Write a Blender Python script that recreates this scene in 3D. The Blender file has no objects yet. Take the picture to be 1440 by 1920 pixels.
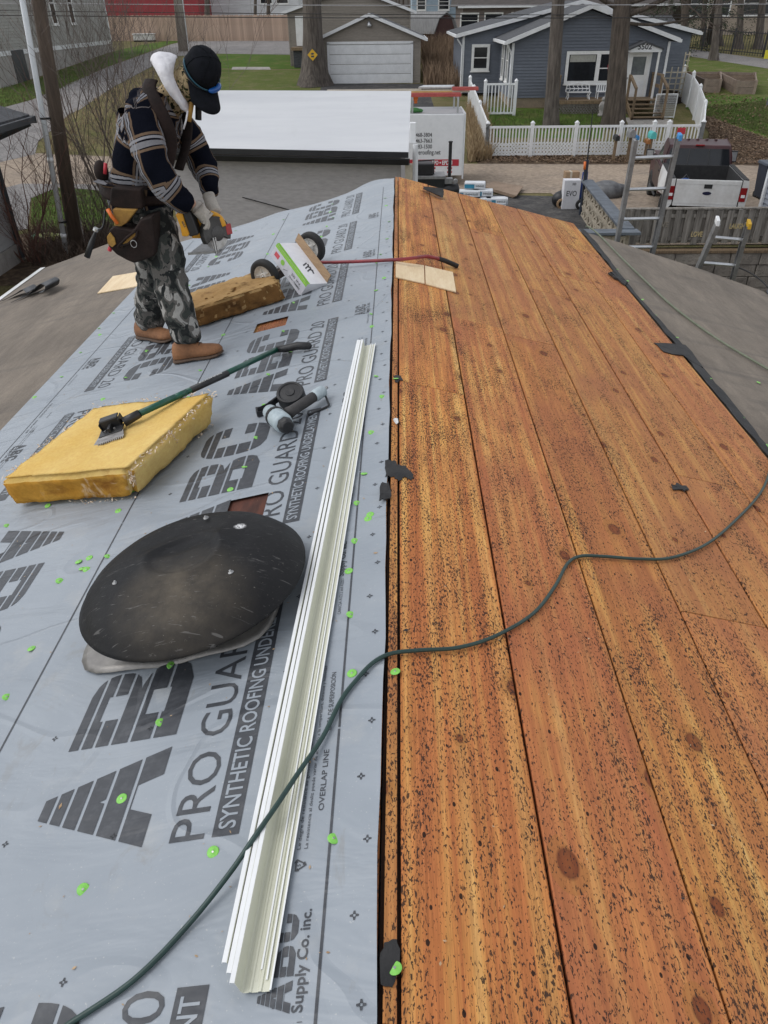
import bpy, bmesh, math, random
import numpy as np
from mathutils import Vector, Matrix, Quaternion

random.seed(7)
SC = bpy.context.scene
COL = SC.collection

# ------------------------------------------------------------------ camera
CAM_H, CAM_X, FPX = 1.5, 0.035, 1370.0          # eye above the ridge, metres; focal length in photo pixels
_up = -Vector(((744-720)/FPX, -(2957-960)/FPX, -1)).normalized()
_fy = Vector(((746-720)/FPX, (960-20)/FPX, -1)); _fy = (_fy - _up*_fy.dot(_up)).normalized()
_xr = _fy.cross(_up)
CR = Matrix((_xr, _fy, _up))                     # camera -> world rotation
CO = Vector((CAM_X, 0, CAM_H))
cam = bpy.data.cameras.new('camera')
cam.sensor_fit = 'VERTICAL'; cam.sensor_height = 36.0; cam.lens = FPX/1920*36.0
cam.clip_start = 0.05; cam.clip_end = 2000
cam_o = bpy.data.objects.new('camera', cam); COL.objects.link(cam_o)
cam_o.matrix_world = Matrix.Translation(CO) @ CR.to_4x4()
SC.camera = cam_o

# ------------------------------------------------------------------ world, sun, exposure (overcast)
SUN_EL, SUN_AZ = math.radians(54), math.radians(268)
W = bpy.data.worlds.new('World'); SC.world = W; W.use_nodes = True
wn = W.node_tree.nodes; wl = W.node_tree.links; wn.clear()
sky = wn.new('ShaderNodeTexSky'); sky.sky_type = 'NISHITA'; sky.sun_disc = False
sky.sun_elevation = SUN_EL; sky.sun_rotation = SUN_AZ
sky.air_density = 1.0; sky.dust_density = 1.0; sky.ozone_density = 1.0
hs = wn.new('ShaderNodeHueSaturation'); hs.inputs['Saturation'].default_value = 0.20   # cloud deck: nearly grey
hs.inputs['Value'].default_value = 1.0
bg = wn.new('ShaderNodeBackground'); bg.inputs['Strength'].default_value = 0.15
wo = wn.new('ShaderNodeOutputWorld')
wl.new(sky.outputs[0], hs.inputs['Color']); wl.new(hs.outputs[0], bg.inputs['Color']); wl.new(bg.outputs[0], wo.inputs['Surface'])
sl = bpy.data.lights.new('sun', 'SUN'); sl.energy = 0.5; sl.angle = math.radians(35); sl.color = (1.0, 0.97, 0.93)
so = bpy.data.objects.new('sun', sl); COL.objects.link(so)
_d = Vector((math.sin(SUN_AZ)*math.cos(SUN_EL), math.cos(SUN_AZ)*math.cos(SUN_EL), math.sin(SUN_EL)))
so.rotation_euler = (-_d).to_track_quat('-Z', 'Y').to_euler(); so.location = (0, 0, 60)
SC.view_settings.view_transform = 'Standard'
SC.view_settings.look = 'None'
SC.view_settings.gamma = 1.0
SC.view_settings.use_curve_mapping = False
SC.view_settings.exposure = 0.56

# ------------------------------------------------------------------ measuring helpers (photo pixel -> place in the world)
SL = 0.25                                         # roof pitch 3 in 12
def ray(px, py): return CR @ Vector(((px-720)/FPX, (960-py)/FPX, -1)).normalized()
def at(px, py, Y):                                # on the upright plane y = Y
    r = ray(px, py); return CO + r*(Y/r.y)
def onL(px, py, h=0.0):                           # on the left roof slope
    r = ray(px, py); n = Vector((-SL, 0, 1)); t = (h - n.dot(CO))/n.dot(r); return CO + r*t
def onR(px, py, h=0.0):
    r = ray(px, py); n = Vector((SL, 0, 1)); t = (h - n.dot(CO))/n.dot(r); return CO + r*t
def onZ(px, py, z):
    r = ray(px, py); return CO + r*((z-CO.z)/r.z)
GY = [-60, 20, 31, 39, 51, 77, 150, 420]
GZ = [-3.6, -3.5, -3.45, -2.4, -2.1, -0.8, 1.2, 3.0]
def gz(Y): return float(np.interp(Y, GY, GZ))
def onG(px, py):
    r = ray(px, py); t = 3.0
    while t < 400:
        p = CO + r*t
        if p.z < gz(p.y): return p
        t += 0.02
    return CO + r*400
def zL(x): return SL*x
def zR(x): return -SL*x

# ------------------------------------------------------------------ mesh builder
class MB:
    def __init__(s): s.v = []; s.f = []
    def add(s, vs, fs):
        o = len(s.v); s.v += [tuple(v) for v in vs]; s.f += [tuple(i+o for i in f) for f in fs]; return s
    def box(s, x0, x1, y0, y1, z0, z1):
        return s.add([(x0,y0,z0),(x1,y0,z0),(x1,y1,z0),(x0,y1,z0),(x0,y0,z1),(x1,y0,z1),(x1,y1,z1),(x0,y1,z1)],
                     [(0,3,2,1),(4,5,6,7),(0,1,5,4),(1,2,6,5),(2,3,7,6),(3,0,4,7)])
    def obox(s, c, ax, ay, az):                   # centre and three half-axes
        c, ax, ay, az = Vector(c), Vector(ax), Vector(ay), Vector(az)
        vs = [c+ax*i+ay*j+az*k for k in (-1,1) for j in (-1,1) for i in (-1,1)]
        f = [(0,2,3,1),(4,5,7,6),(0,1,5,4),(1,3,7,5),(3,2,6,7),(2,0,4,6)]
        if ax.cross(ay).dot(az) < 0: f = [q[::-1] for q in f]
        return s.add(vs, f)
    def hexa(s, b, t):                            # four bottom, four top corners
        return s.add(list(b)+list(t), [(0,3,2,1),(4,5,6,7),(0,1,5,4),(1,2,6,5),(2,3,7,6),(3,0,4,7)])
    def quad(s, a, b, c, d): return s.add([a,b,c,d], [(0,1,2,3)])
    def prism(s, pts, off):                       # polygon extruded by off
        off = Vector(off); n = len(pts); vs = [Vector(p) for p in pts]; vs += [p+off for p in vs]
        return s.add(vs, [tuple(range(n))[::-1], tuple(range(n, 2*n))] + [(i, (i+1)%n, n+(i+1)%n, n+i) for i in range(n)])
    def tube(s, pts, r, n=8, caps=True, flat=1.0, ref=None):
        pts = [Vector(p) for p in pts]; m = len(pts)
        rs = r if isinstance(r, (list, tuple)) else [r]*m
        up = Vector(ref) if ref else None; vs = []; u = None
        for i, p in enumerate(pts):
            t = (pts[min(i+1, m-1)] - pts[max(i-1, 0)]).normalized()
            if u is None:
                u = (up if up else (Vector((0,0,1)) if abs(t.z) < .9 else Vector((1,0,0))))
            u = (u - t*u.dot(t)).normalized(); w = t.cross(u)
            for k in range(n):
                a = 2*math.pi*k/n
                vs.append(p + (u*math.cos(a)*flat + w*math.sin(a))*rs[i])
        fs = [(i*n+k, i*n+(k+1)%n, (i+1)*n+(k+1)%n, (i+1)*n+k) for i in range(m-1) for k in range(n)]
        if caps: fs += [tuple(range(n))[::-1], tuple(range((m-1)*n, m*n))]
        return s.add(vs, fs)
    def cyl(s, a, b, r, r1=None, n=12, caps=True): return s.tube([a, b], [r, r if r1 is None else r1], n, caps)
    def lathe(s, prof, mat=None, n=24):
        mat = mat or Matrix(); vs = []; m = len(prof)
        for (r, z) in prof:
            for k in range(n):
                a = 2*math.pi*k/n; vs.append(mat @ Vector((r*math.cos(a), r*math.sin(a), z)))
        return s.add(vs, [(i*n+k, i*n+(k+1)%n, (i+1)*n+(k+1)%n, (i+1)*n+k) for i in range(m-1) for k in range(n)])
    def ball(s, c, r, nu=12, nv=8, mat=None):
        r = r if isinstance(r, (list, tuple)) else (r, r, r); c = Vector(c); vs = []; R = mat or Matrix.Identity(3)
        for j in range(nv+1):
            th = math.pi*j/nv
            for k in range(nu):
                a = 2*math.pi*k/nu
                vs.append(c + R @ Vector((r[0]*math.sin(th)*math.cos(a), r[1]*math.sin(th)*math.sin(a), -r[2]*math.cos(th))))
        return s.add(vs, [(j*nu+k, j*nu+(k+1)%nu, (j+1)*nu+(k+1)%nu, (j+1)*nu+k) for j in range(nv) for k in range(nu)])
    def build(s, name, mat, parent=None, smooth=False, bevel=0, local=False, weld=False):
        me = bpy.data.meshes.new(name)
        base = Vector((0,0,0))
        if parent is not None and not local: base = origin_of(parent)
        me.from_pydata([tuple(Vector(v)-base) for v in s.v], [], s.f); me.update()
        return finish(name, me, mat, parent, smooth, bevel, weld)
def finish(name, me, mat, parent=None, smooth=False, bevel=0, weld=False):
    if weld:
        b = bmesh.new(); b.from_mesh(me); bmesh.ops.remove_doubles(b, verts=b.verts, dist=1e-5)
        bmesh.ops.recalc_face_normals(b, faces=b.faces); b.to_mesh(me); b.free()
    for m in (mat if isinstance(mat, (list, tuple)) else [mat]): me.materials.append(m)
    if smooth: me.polygons.foreach_set('use_smooth', [True]*len(me.polygons))
    o = bpy.data.objects.new(name, me); COL.objects.link(o)
    if parent is not None: o.parent = parent
    if bevel:
        bm = o.modifiers.new('bevel', 'BEVEL'); bm.width = bevel; bm.segments = 2; bm.limit_method = 'ANGLE'; bm.angle_limit = math.radians(40)
        if not smooth:
            me.polygons.foreach_set('use_smooth', [True]*len(me.polygons)); bm.harden_normals = True
    return o
def origin_of(o):
    p = Vector(o.location)
    while o.parent is not None: o = o.parent; p = p + Vector(o.location)
    return p
def thing(name, label, cat, loc=(0,0,0), group=None, rz=0.0):
    o = bpy.data.objects.new(name, None); COL.objects.link(o); o.empty_display_size = 0.1
    o.location = loc; o.rotation_euler = (0, 0, rz)
    return tag(o, label, cat, group)
def tag(o, label, cat, group=None):
    o['label'] = label; o['category'] = cat
    if group: o['group'] = group
    return o
def kind(o, k): o['kind'] = k; return o
KIDS = None
def copy_tree(o, loc=None, label=None, rz=None):
    def rec(a, par):
        c = a.copy(); COL.objects.link(c)
        if par is not None: c.parent = par
        for ch in list(a.children): rec(ch, c)
        return c
    c = rec(o, None)
    if loc is not None: c.location = loc
    if rz is not None: c.rotation_euler = (0, 0, rz)
    if label: c['label'] = label
    return c

# ------------------------------------------------------------------ materials
def new_mat(name):
    m = bpy.data.materials.new(name); m.use_nodes = True
    nt = m.node_tree; b = nt.nodes['Principled BSDF']; return m, nt, b
def N(nt, t, **kw):
    n = nt.nodes.new(t)
    for k, v in kw.items():
        if k.startswith('in_'): n.inputs[k[3:].replace('_', ' ')].default_value = v
        else: setattr(n, k, v)
    return n
def LK(nt, a, b): nt.links.new(a, b)
def mth(nt, op, a, b=None, c=None, clamp=False):
    n = nt.nodes.new('ShaderNodeMath'); n.operation = op; n.use_clamp = clamp
    for i, x in enumerate((a, b, c)):
        if x is None: continue
        if isinstance(x, (int, float)): n.inputs[i].default_value = x
        else: nt.links.new(x, n.inputs[i])
    return n.outputs[0]
def mixc(nt, f, a, b, mode='MIX'):
    n = nt.nodes.new('ShaderNodeMix'); n.data_type = 'RGBA'; n.blend_type = mode
    for i, x in ((0, f), (6, a), (7, b)):
        if isinstance(x, (int, float)): n.inputs[i].default_value = x
        elif isinstance(x, tuple): n.inputs[i].default_value = (*x[:3], 1)
        else: nt.links.new(x, n.inputs[i])
    return n.outputs[2]
def ramp(nt, f, stops, interp='LINEAR'):
    n = nt.nodes.new('ShaderNodeValToRGB'); cr = n.color_ramp; cr.interpolation = interp
    while len(cr.elements) < len(stops): cr.elements.new(0.5)
    for e, (p, c) in zip(cr.elements, stops):
        e.position = p; e.color = (*(c if isinstance(c, tuple) else (c, c, c)), 1)
    nt.links.new(f, n.inputs[0]); return n.outputs[0]
def coords(nt, scale=(1,1,1), kind='Object', loc=None):
    tc = nt.nodes.new('ShaderNodeTexCoord'); mp = nt.nodes.new('ShaderNodeMapping'); mp.inputs['Scale'].default_value = scale
    nt.links.new(tc.outputs[kind], mp.inputs['Vector'])
    if loc is not None: nt.links.new(loc, mp.inputs['Location'])
    return mp.outputs[0]
def noise(nt, vec, scale=5, detail=4, rough=.55, dist=0.0):
    n = nt.nodes.new('ShaderNodeTexNoise'); n.inputs['Scale'].default_value = scale; n.inputs['Detail'].default_value = detail
    n.inputs['Roughness'].default_value = rough; n.inputs['Distortion'].default_value = dist
    nt.links.new(vec, n.inputs['Vector']); return n.outputs[0]
def bump(nt, b, h, strength=.3, dist=.01):
    n = nt.nodes.new('ShaderNodeBump'); n.inputs['Strength'].default_value = strength; n.inputs['Distance'].default_value = dist
    nt.links.new(h, n.inputs['Height']); nt.links.new(n.outputs[0], b.inputs['Normal'])
def M(name, col, col2=None, rough=.7, scale=6.0, stretch=(1,1,1), metal=0.0, bmp=0.0, bdist=.01, detail=5, lo=.35, hi=.65, rand=0.0, spec=.5, rvar=0.0):
    m, nt, b = new_mat(name)
    b.inputs['Roughness'].default_value = rough; b.inputs['Metallic'].default_value = metal
    b.inputs['Specular IOR Level'].default_value = spec
    if col2 is None: col2 = tuple(c*.82 for c in col)
    v = coords(nt, stretch)
    f = noise(nt, v, scale, detail)
    c = ramp(nt, f, [(lo, col2), (hi, col)])
    f2 = noise(nt, v, scale*7, 3)
    c = mixc(nt, .22, c, ramp(nt, f2, [(.3, .25), (.7, .75)]), 'OVERLAY')
    if rand:
        oi = nt.nodes.new('ShaderNodeObjectInfo')
        hsv = nt.nodes.new('ShaderNodeHueSaturation')
        LK(nt, mth(nt, 'MULTIPLY_ADD', oi.outputs['Random'], rand*2, 1-rand), hsv.inputs['Value'])
        LK(nt, c, hsv.inputs['Color']); c = hsv.outputs[0]
    LK(nt, c, b.inputs['Base Color'])
    if rvar: LK(nt, mth(nt, 'MULTIPLY_ADD', f, rvar, rough-rvar*.5, clamp=True), b.inputs['Roughness'])
    if bmp: bump(nt, b, f2, bmp, bdist)
    return m

m_white = M('white_paint', (.78,.78,.77), (.68,.68,.66), .5, 3)
m_whiteplastic = M('white_vinyl', (.80,.81,.82), (.72,.73,.73), .4, 2)
m_black = M('black_plastic', (.018,.018,.02), (.012,.012,.013), .45, 12, bmp=.1)
m_rubber = M('black_rubber', (.016,.016,.017), (.024,.023,.022), .75, 20, bmp=.2)
m_alu = M('aluminium', (.62,.63,.64), (.5,.51,.52), .38, 8, metal=.85)
m_darkalu = M('weathered_aluminium', (.36,.36,.36), (.24,.24,.24), .5, 8, metal=.6)
m_steel = M('steel', (.5,.5,.5), (.35,.34,.33), .35, 20, metal=.9, bmp=.1)
m_glass = M('dark_window_glass', (.012,.014,.016), (.02,.022,.026), .06, 1)
m_red = M('red_paint', (.38,.035,.04), (.28,.025,.03), .4, 10)
m_ink = M('dark_print', (.045,.048,.055), (.06,.064,.072), .5, 6)
m_lime = M('lime_plastic', (.24,.62,.10), (.20,.54,.09), .5, 20)
m_greywood = M('weathered_grey_wood', (.33,.305,.27), (.16,.145,.125), .9, 2.2, (9,9,.8), bmp=.5, rand=.32)
m_deckwood = M('treated_brown_wood', (.24,.17,.10), (.13,.09,.055), .8, 3, (8,8,2), bmp=.3, rand=.15)
m_concrete = M('concrete', (.36,.34,.32), (.27,.255,.24), .9, 3, bmp=.3)
m_bark = M('bark', (.135,.108,.086), (.06,.048,.04), .95, 2.2, (5,5,.7), bmp=1.0, bdist=.05)
m_bark2 = M('grey_bark', (.17,.145,.125), (.075,.062,.052), .95, 2.0, (5,5,.7), bmp=1.0, bdist=.05)
m_twig = M('twig', (.11,.083,.068), (.06,.045,.04), .9, 4)
m_darkshingle = M('dark_grey_shingle', (.085,.088,.095), (.045,.047,.052), .9, 5, (1,3,3), bmp=.5)
m_needle = M('evergreen_foliage', (.035,.055,.022), (.014,.024,.01), .8, 2)
# ================================================================== OUR ROOF
def wood_mat(name, red=.5, dark=.5, sapc=None, sapw=.03):
    m, nt, b = new_mat(name)
    oi = nt.nodes.new('ShaderNodeObjectInfo'); rnd = oi.outputs['Random']
    cv = nt.nodes.new('ShaderNodeCombineXYZ')
    LK(nt, mth(nt, 'MULTIPLY', rnd, 37.0), cv.inputs[0]); LK(nt, mth(nt, 'MULTIPLY', rnd, 91.0), cv.inputs[1])
    tc = nt.nodes.new('ShaderNodeTexCoord')
    ad = nt.nodes.new('ShaderNodeVectorMath'); LK(nt, tc.outputs['Object'], ad.inputs[0]); LK(nt, cv.outputs[0], ad.inputs[1])
    P = ad.outputs[0]
    def sc(x, y, z=1.0):
        mp = nt.nodes.new('ShaderNodeMapping'); mp.inputs['Scale'].default_value = (x, y, z); LK(nt, P, mp.inputs['Vector']); return mp.outputs[0]
    streak = noise(nt, sc(21, .22), 1, 4, .62, .2)
    base = ramp(nt, streak, [(.28, (.29,.098,.030)), (.43, (.42,.165,.045)), (.52, (.52,.245,.062)), (.60, (.59,.33,.090)), (.72, (.68,.45,.150))])
    patch = noise(nt, sc(2.6, 1.1), 1, 4, .6, .6)
    base = mixc(nt, ramp(nt, patch, [(.36, 0.0), (.66, min(.9, .75*red*2))]), base, (.31,.105,.042))
    grain = noise(nt, sc(95, 2.6), 1, 5, .6, 1.2)
    base = mixc(nt, .62, base, ramp(nt, grain, [(.3, .26), (.5, .5), (.72, .72)]), 'OVERLAY')
    fine = noise(nt, sc(420, 14), 1, 2, .5)
    base = mixc(nt, .25, base, ramp(nt, fine, [(.3, .3), (.7, .7)]), 'OVERLAY')
    # plank to plank
    hsv = nt.nodes.new('ShaderNodeHueSaturation'); LK(nt, base, hsv.inputs['Color'])
    LK(nt, mth(nt, 'MULTIPLY_ADD', rnd, .22, 1.05), hsv.inputs['Value']); hsv.inputs['Saturation'].default_value = 1.0
    LK(nt, mth(nt, 'MULTIPLY_ADD', rnd, -.014, .505), hsv.inputs['Hue'])
    base = mixc(nt, .10+.34*max(0, red-.38)/.52, hsv.outputs[0], (.42,.185,.092))
    # knots
    vo = nt.nodes.new('ShaderNodeTexVoronoi'); vo.voronoi_dimensions = '2D'; vo.inputs['Scale'].default_value = 1.0; LK(nt, sc(3.0, 2.0), vo.inputs['Vector'])
    sep = nt.nodes.new('ShaderNodeSeparateColor'); LK(nt, vo.outputs['Color'], sep.inputs[0])
    krad = mth(nt, 'MULTIPLY_ADD', sep.outputs[0], .065, .028)
    kn = mth(nt, 'DIVIDE', vo.outputs['Distance'], krad)
    kon = mth(nt, 'GREATER_THAN', sep.outputs[1], .28)
    kmask = mth(nt, 'MULTIPLY', ramp(nt, kn, [(.78, 1.0), (1.0, 0.0)]), kon)
    base = mixc(nt, mth(nt, 'MULTIPLY', ramp(nt, kn, [(.8, .0), (.98, .55), (1.0, .5)]), mth(nt, 'MULTIPLY', kon, mth(nt, 'LESS_THAN', kn, 1.7))), base, (.36,.15,.045))
    base = mixc(nt, mth(nt, 'MULTIPLY', kmask, .85), base, ramp(nt, kn, [(.2, (.20,.055,.022)), (.7, (.15,.042,.02)), (.95, (.06,.02,.012))]))
    # felt residue: dark dashes along the grain, dense in drifts
    dens = noise(nt, sc(8, 1.6), 1, 5, .68, .8)
    s1 = noise(nt, sc(205, 80), 1, 2.0, .6, .6)
    th = mth(nt, 'MULTIPLY_ADD', dens, -.44, .792 + .05*(1-dark*2))
    sp = mth(nt, 'MULTIPLY', mth(nt, 'SUBTRACT', s1, th), 40.0, clamp=True)
    s2 = noise(nt, sc(70, 40), 1, 4, .7, 1.4)
    sp2 = mth(nt, 'MULTIPLY', mth(nt, 'SUBTRACT', s2, mth(nt, 'ADD', th, .060)), 16.0, clamp=True)
    spm = mth(nt, 'MAXIMUM', sp, sp2)
    base = mixc(nt, mth(nt, 'MULTIPLY', spm, .90), base, (.030,.023,.022))
    # nail holes
    v2 = nt.nodes.new('ShaderNodeTexVoronoi'); v2.voronoi_dimensions = '2D'; v2.inputs['Scale'].default_value = 1.0; LK(nt, sc(15, 9), v2.inputs['Vector'])
    sp3 = nt.nodes.new('ShaderNodeSeparateColor'); LK(nt, v2.outputs['Color'], sp3.inputs[0])
    nh = mth(nt, 'MULTIPLY', mth(nt, 'LESS_THAN', v2.outputs['Distance'], mth(nt, 'MULTIPLY_ADD', sp3.outputs[1], .035, .030)), mth(nt, 'GREATER_THAN', sp3.outputs[0], .62))
    base = mixc(nt, mth(nt, 'MULTIPLY', nh, .93), base, (.012,.010,.010))
    # scratches across the grain
    mp = nt.nodes.new('ShaderNodeMapping'); mp.inputs['Rotation'].default_value = (0,0,.95); mp.inputs['Scale'].default_value = (2.2, 70, 1); LK(nt, P, mp.inputs['Vector'])
    scn = noise(nt, mp.outputs[0], 1, 2, .5, .2)
    base = mixc(nt, mth(nt, 'MULTIPLY', ramp(nt, scn, [(.735, 0.0), (.76, 1.0)]), .5), base, (.05,.025,.015))
    LK(nt, base, b.inputs['Base Color'])
    LK(nt, mth(nt, 'MULTIPLY_ADD', spm, .25, .60), b.inputs['Roughness'])
    b.inputs['Specular IOR Level'].default_value = .12
    h = mth(nt, 'SUBTRACT', mth(nt, 'MULTIPLY', grain, .6), mth(nt, 'MAXIMUM', mth(nt, 'MULTIPLY', spm, -.25), mth(nt, 'MULTIPLY', nh, 1.5)))
    bump(nt, b, h, .35, .004)
    return m
m_wood = [wood_mat('old_pine_deck_a', .38, .66), wood_mat('old_pine_deck_b', .62, .54), wood_mat('old_pine_deck_c', .9, .36)]
m_paleply = M('fresh_pale_plywood', (.80,.64,.42), (.70,.53,.32), .65, 2, (6,1,1), bmp=.1)
m_felt = M('old_grey_brown_felt', (.215,.180,.144), (.150,.126,.102), .93, 1.6, (2.5,.6,1), bmp=.25, bdist=.004, detail=7)
def felt_more(m):
    nt = m.node_tree; b = nt.nodes['Principled BSDF']; src = b.inputs['Base Color'].links[0].from_socket
    v = coords(nt, (.5, 5, 1)); f = noise(nt, v, 1.2, 5, .6, 1.0)
    c = mixc(nt, ramp(nt, f, [(.52, 0.0), (.7, .45)]), src, (.085,.078,.072))
    f2 = noise(nt, coords(nt), 160, 2); c = mixc(nt, .35, c, ramp(nt, f2, [(.3,.2),(.7,.8)]), 'OVERLAY')
    LK(nt, c, b.inputs['Base Color'])
felt_more(m_felt)
m_wallgrey = M('grey_house_wall', (.30,.30,.30), None, .8, 3)
m_tar = M('black_tar_paper', (.016,.016,.017), (.035,.034,.034), .8, 9, bmp=.5, bdist=.006)
m_sheet, nt, b = new_mat('blue_grey_underlayment')
v = coords(nt); f = noise(nt, v, 2.2, 5); f2 = noise(nt, coords(nt, (1.2, 3.5, 1)), 1.3, 4, .55, .8)
c = ramp(nt, f, [(.3, (.272,.304,.340)), (.7, (.320,.352,.386))])
c = mixc(nt, ramp(nt, noise(nt, v, 5.5, 6, .65), [(.56, 0.0), (.80, .42)]), c, (.46,.45,.42))
LK(nt, c, b.inputs['Base Color']); b.inputs['Roughness'].default_value = .42; b.inputs['Specular IOR Level'].default_value = .42
scf = ramp(nt, noise(nt, coords(nt, (3.5,1.6,1)), 2.2, 6, .7, 1.2), [(.60, 0.0), (.70, .38)]); c = mixc(nt, scf, c, (.235,.225,.205)); c = mixc(nt, ramp(nt, noise(nt, v, 150, 2), [(.68, 0.0), (.74, .5)]), c, (.52,.52,.50)); LK(nt, c, b.inputs['Base Color'])
wv = nt.nodes.new('ShaderNodeTexWave'); wv.inputs['Scale'].default_value = 150; LK(nt, v, wv.inputs['Vector'])
hh = mth(nt, 'ADD', mth(nt, 'MULTIPLY', f2, 5.0), mth(nt, 'MULTIPLY', noise(nt, coords(nt, (7, 2.2, 1)), 1.0, 2, .4, .6), .5))
rg = ramp(nt, mth(nt, 'ABSOLUTE', mth(nt, 'SUBTRACT', noise(nt, coords(nt, (1.0,1.5,1)), 1.15, 2, .4, .5), .5)), [(0.0, 1.0), (.022, 0.0)]); hh = mth(nt, 'ADD', hh, mth(nt, 'MULTIPLY', rg, 1.1))
bump(nt, b, hh, .42, .009)
m_sheetink, nt, b = new_mat('underlayment_print')
v = coords(nt); LK(nt, ramp(nt, noise(nt, v, 30, 5, .7), [(.25, (.085,.09,.10)), (.5, (.052,.056,.064)), (.8, (.045,.048,.055))]), b.inputs['Base Color'])
b.inputs['Roughness'].default_value = .42; b.inputs['Specular IOR Level'].default_value = .42
f2 = noise(nt, coords(nt, (1.2, 3.5, 1)), 1.3, 4, .55, .8)
hh = mth(nt, 'ADD', mth(nt, 'MULTIPLY', f2, 5.0), mth(nt, 'MULTIPLY', noise(nt, coords(nt, (7, 2.2, 1)), 1.0, 2, .4, .6), .5))
rg = ramp(nt, mth(nt, 'ABSOLUTE', mth(nt, 'SUBTRACT', noise(nt, coords(nt, (1.0,1.5,1)), 1.15, 2, .4, .5), .5)), [(0.0, 1.0), (.022, 0.0)]); hh = mth(nt, 'ADD', hh, mth(nt, 'MULTIPLY', rg, 1.1))
bump(nt, b, hh, .42, .009)

# ---- the house under the roof
house = thing('house', 'low gabled house in the foreground with its roof half stripped to old planks', 'house', (0, 0, 0))
Y0, YE = -1.2, 8.72
XR, XD = 3.95, 2.045                 # right eave; end of the bare planks
XLE = -4.40
TH = .025
edges = [.0395, .3715, .7030, 1.0345, 1.3660, 1.6980, 2.0300]
joints = [[3.36], [-.4, 4.50], [4.42, 7.1], [1.95, 5.6], [3.0, 6.2], [2.72, 7.4]]
far = lambda x: 8.74 - .10*math.sin(x*1.3)*0.5
rp = random.Random(3)
for i in range(6):
    ys = [Y0] + [j for j in joints[i] if j > Y0] + [far(edges[i])]
    for a, c in zip(ys[:-1], ys[1:]):
        x0, x1 = edges[i] + .0034, edges[i+1] - .0030
        lift = rp.uniform(-.0022, .0020); tl = rp.uniform(-.001, .001)
        mb = MB(); ns = 6
        t = []; 
        P = [(x0, a+.0015), (x1, a+.0015), (x1, c-.0015), (x0, c-.0015)]
        ch = .004
        inner = [(x0+ch, a+.0025), (x1-ch, a+.0025), (x1-ch, c-.0025), (x0+ch, c-.0025)]
        bot = [Vector((x, y, zR(x)-TH)) for x, y in P]
        mid = [Vector((x, y, zR(x)-.005+lift)) for x, y in P]
        top = [Vector((x, y, zR(x)+lift+(tl if k in (1,2) else -tl))) for k, (x, y) in enumerate(inner)]
        mb.add(bot+mid+top, [(3,2,1,0)] + [(k, (k+1)%4, 4+(k+1)%4, 4+k) for k in range(4)] + [(4+k, 4+(k+1)%4, 8+(k+1)%4, 8+k) for k in range(4)] + [(8,9,10,11)])
        mb.build('plank', m_wood[0 if i == 0 else (rp.choice([0,1,1,2]) if i < 3 else rp.choice([2,2,1]))], house)
# narrow ridge strip beside the underlayment, in lengths
for a, c in ((Y0, .56), (.564, 3.355), (3.36, 6.02), (6.024, 8.70)):
    mb = MB(); x0, x1 = .0085, .0345
    z = -.002 if a < 0 else 0
    mb.hexa([(x0,a,zR(x0)-TH),(x1,a,zR(x1)-TH),(x1,c,zR(x1)-TH),(x0,c,zR(x0)-TH)], [(x0,a,zR(x0)-.001+z),(x1,a,zR(x1)-.001+z),(x1,c,zR(x1)-.001+z),(x0,c,zR(x0)-.001+z)])
    mb.build('ridge_strip', m_wood[1], house, bevel=.0015)
# dark board under the joints and the whole deck
m_under = M('dark_underside_wood', (.055,.026,.014), (.025,.013,.008), .9, 4, (8,1,1))
mb = MB()
mb.hexa([(.0,Y0,-.10),(XD,Y0,zR(XD)-.10),(XD,8.66,zR(XD)-.10),(.0,8.66,-.10)], [(.0,Y0,-.027),(XD,Y0,zR(XD)-.027),(XD,8.66,zR(XD)-.027),(.0,8.66,-.027)])
mb.build('rafter_deck', m_under, house)
# left sheathing under the underlayment: boards
mb = MB()
mb.hexa([(-2.30,Y0,zL(-2.30)-.10),(-.004,Y0,-.10),(-.004,8.55,-.10),(-2.30,8.25,zL(-2.30)-.10)],
        [(-2.30,Y0,zL(-2.30)-.012),(-.004,Y0,-.010),(-.004,8.55,-.010),(-2.30,8.25,zL(-2.30)-.012)])
mb.build('sheathing', m_wood[1], house)
# lower roof surfaces in old felt
def wavy_sheet(x0, x1, n, m, yf, z, rs):
    rr = random.Random(rs); mb = MB(); vs = []
    for j in range(m+1):
        for i in range(n+1):
            x = x0 + (x1-x0)*i/n; ye = yf(x); y = Y0 + (ye-Y0)*j/m
            vs.append((x, y, z(x) + .004*math.sin(y*2.1+x*3) + rr.uniform(-.0025, .0025)))
    mb.add(vs, [(j*(n+1)+i, j*(n+1)+i+1, (j+1)*(n+1)+i+1, (j+1)*(n+1)+i) for j in range(m) for i in range(n)]); return mb
wavy_sheet(XLE, -2.2, 14, 50, lambda x: float(np.interp(x, [-4.4,-4.0,-3.7,-3.2,-2.3], [9.18,9.36,9.67,9.83,9.85])), lambda x: zL(x)-.014, 1).build('felt_surface', m_felt, house, smooth=True)
wavy_sheet(XD-.06, XR, 14, 50, lambda x: float(np.interp(x, [2.0,2.43,2.98,3.43,3.95], [8.55,8.50,8.24,8.10,7.85])), lambda x: zR(x)-.030, 2).build('felt_surface', m_felt, house, smooth=True)
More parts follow.
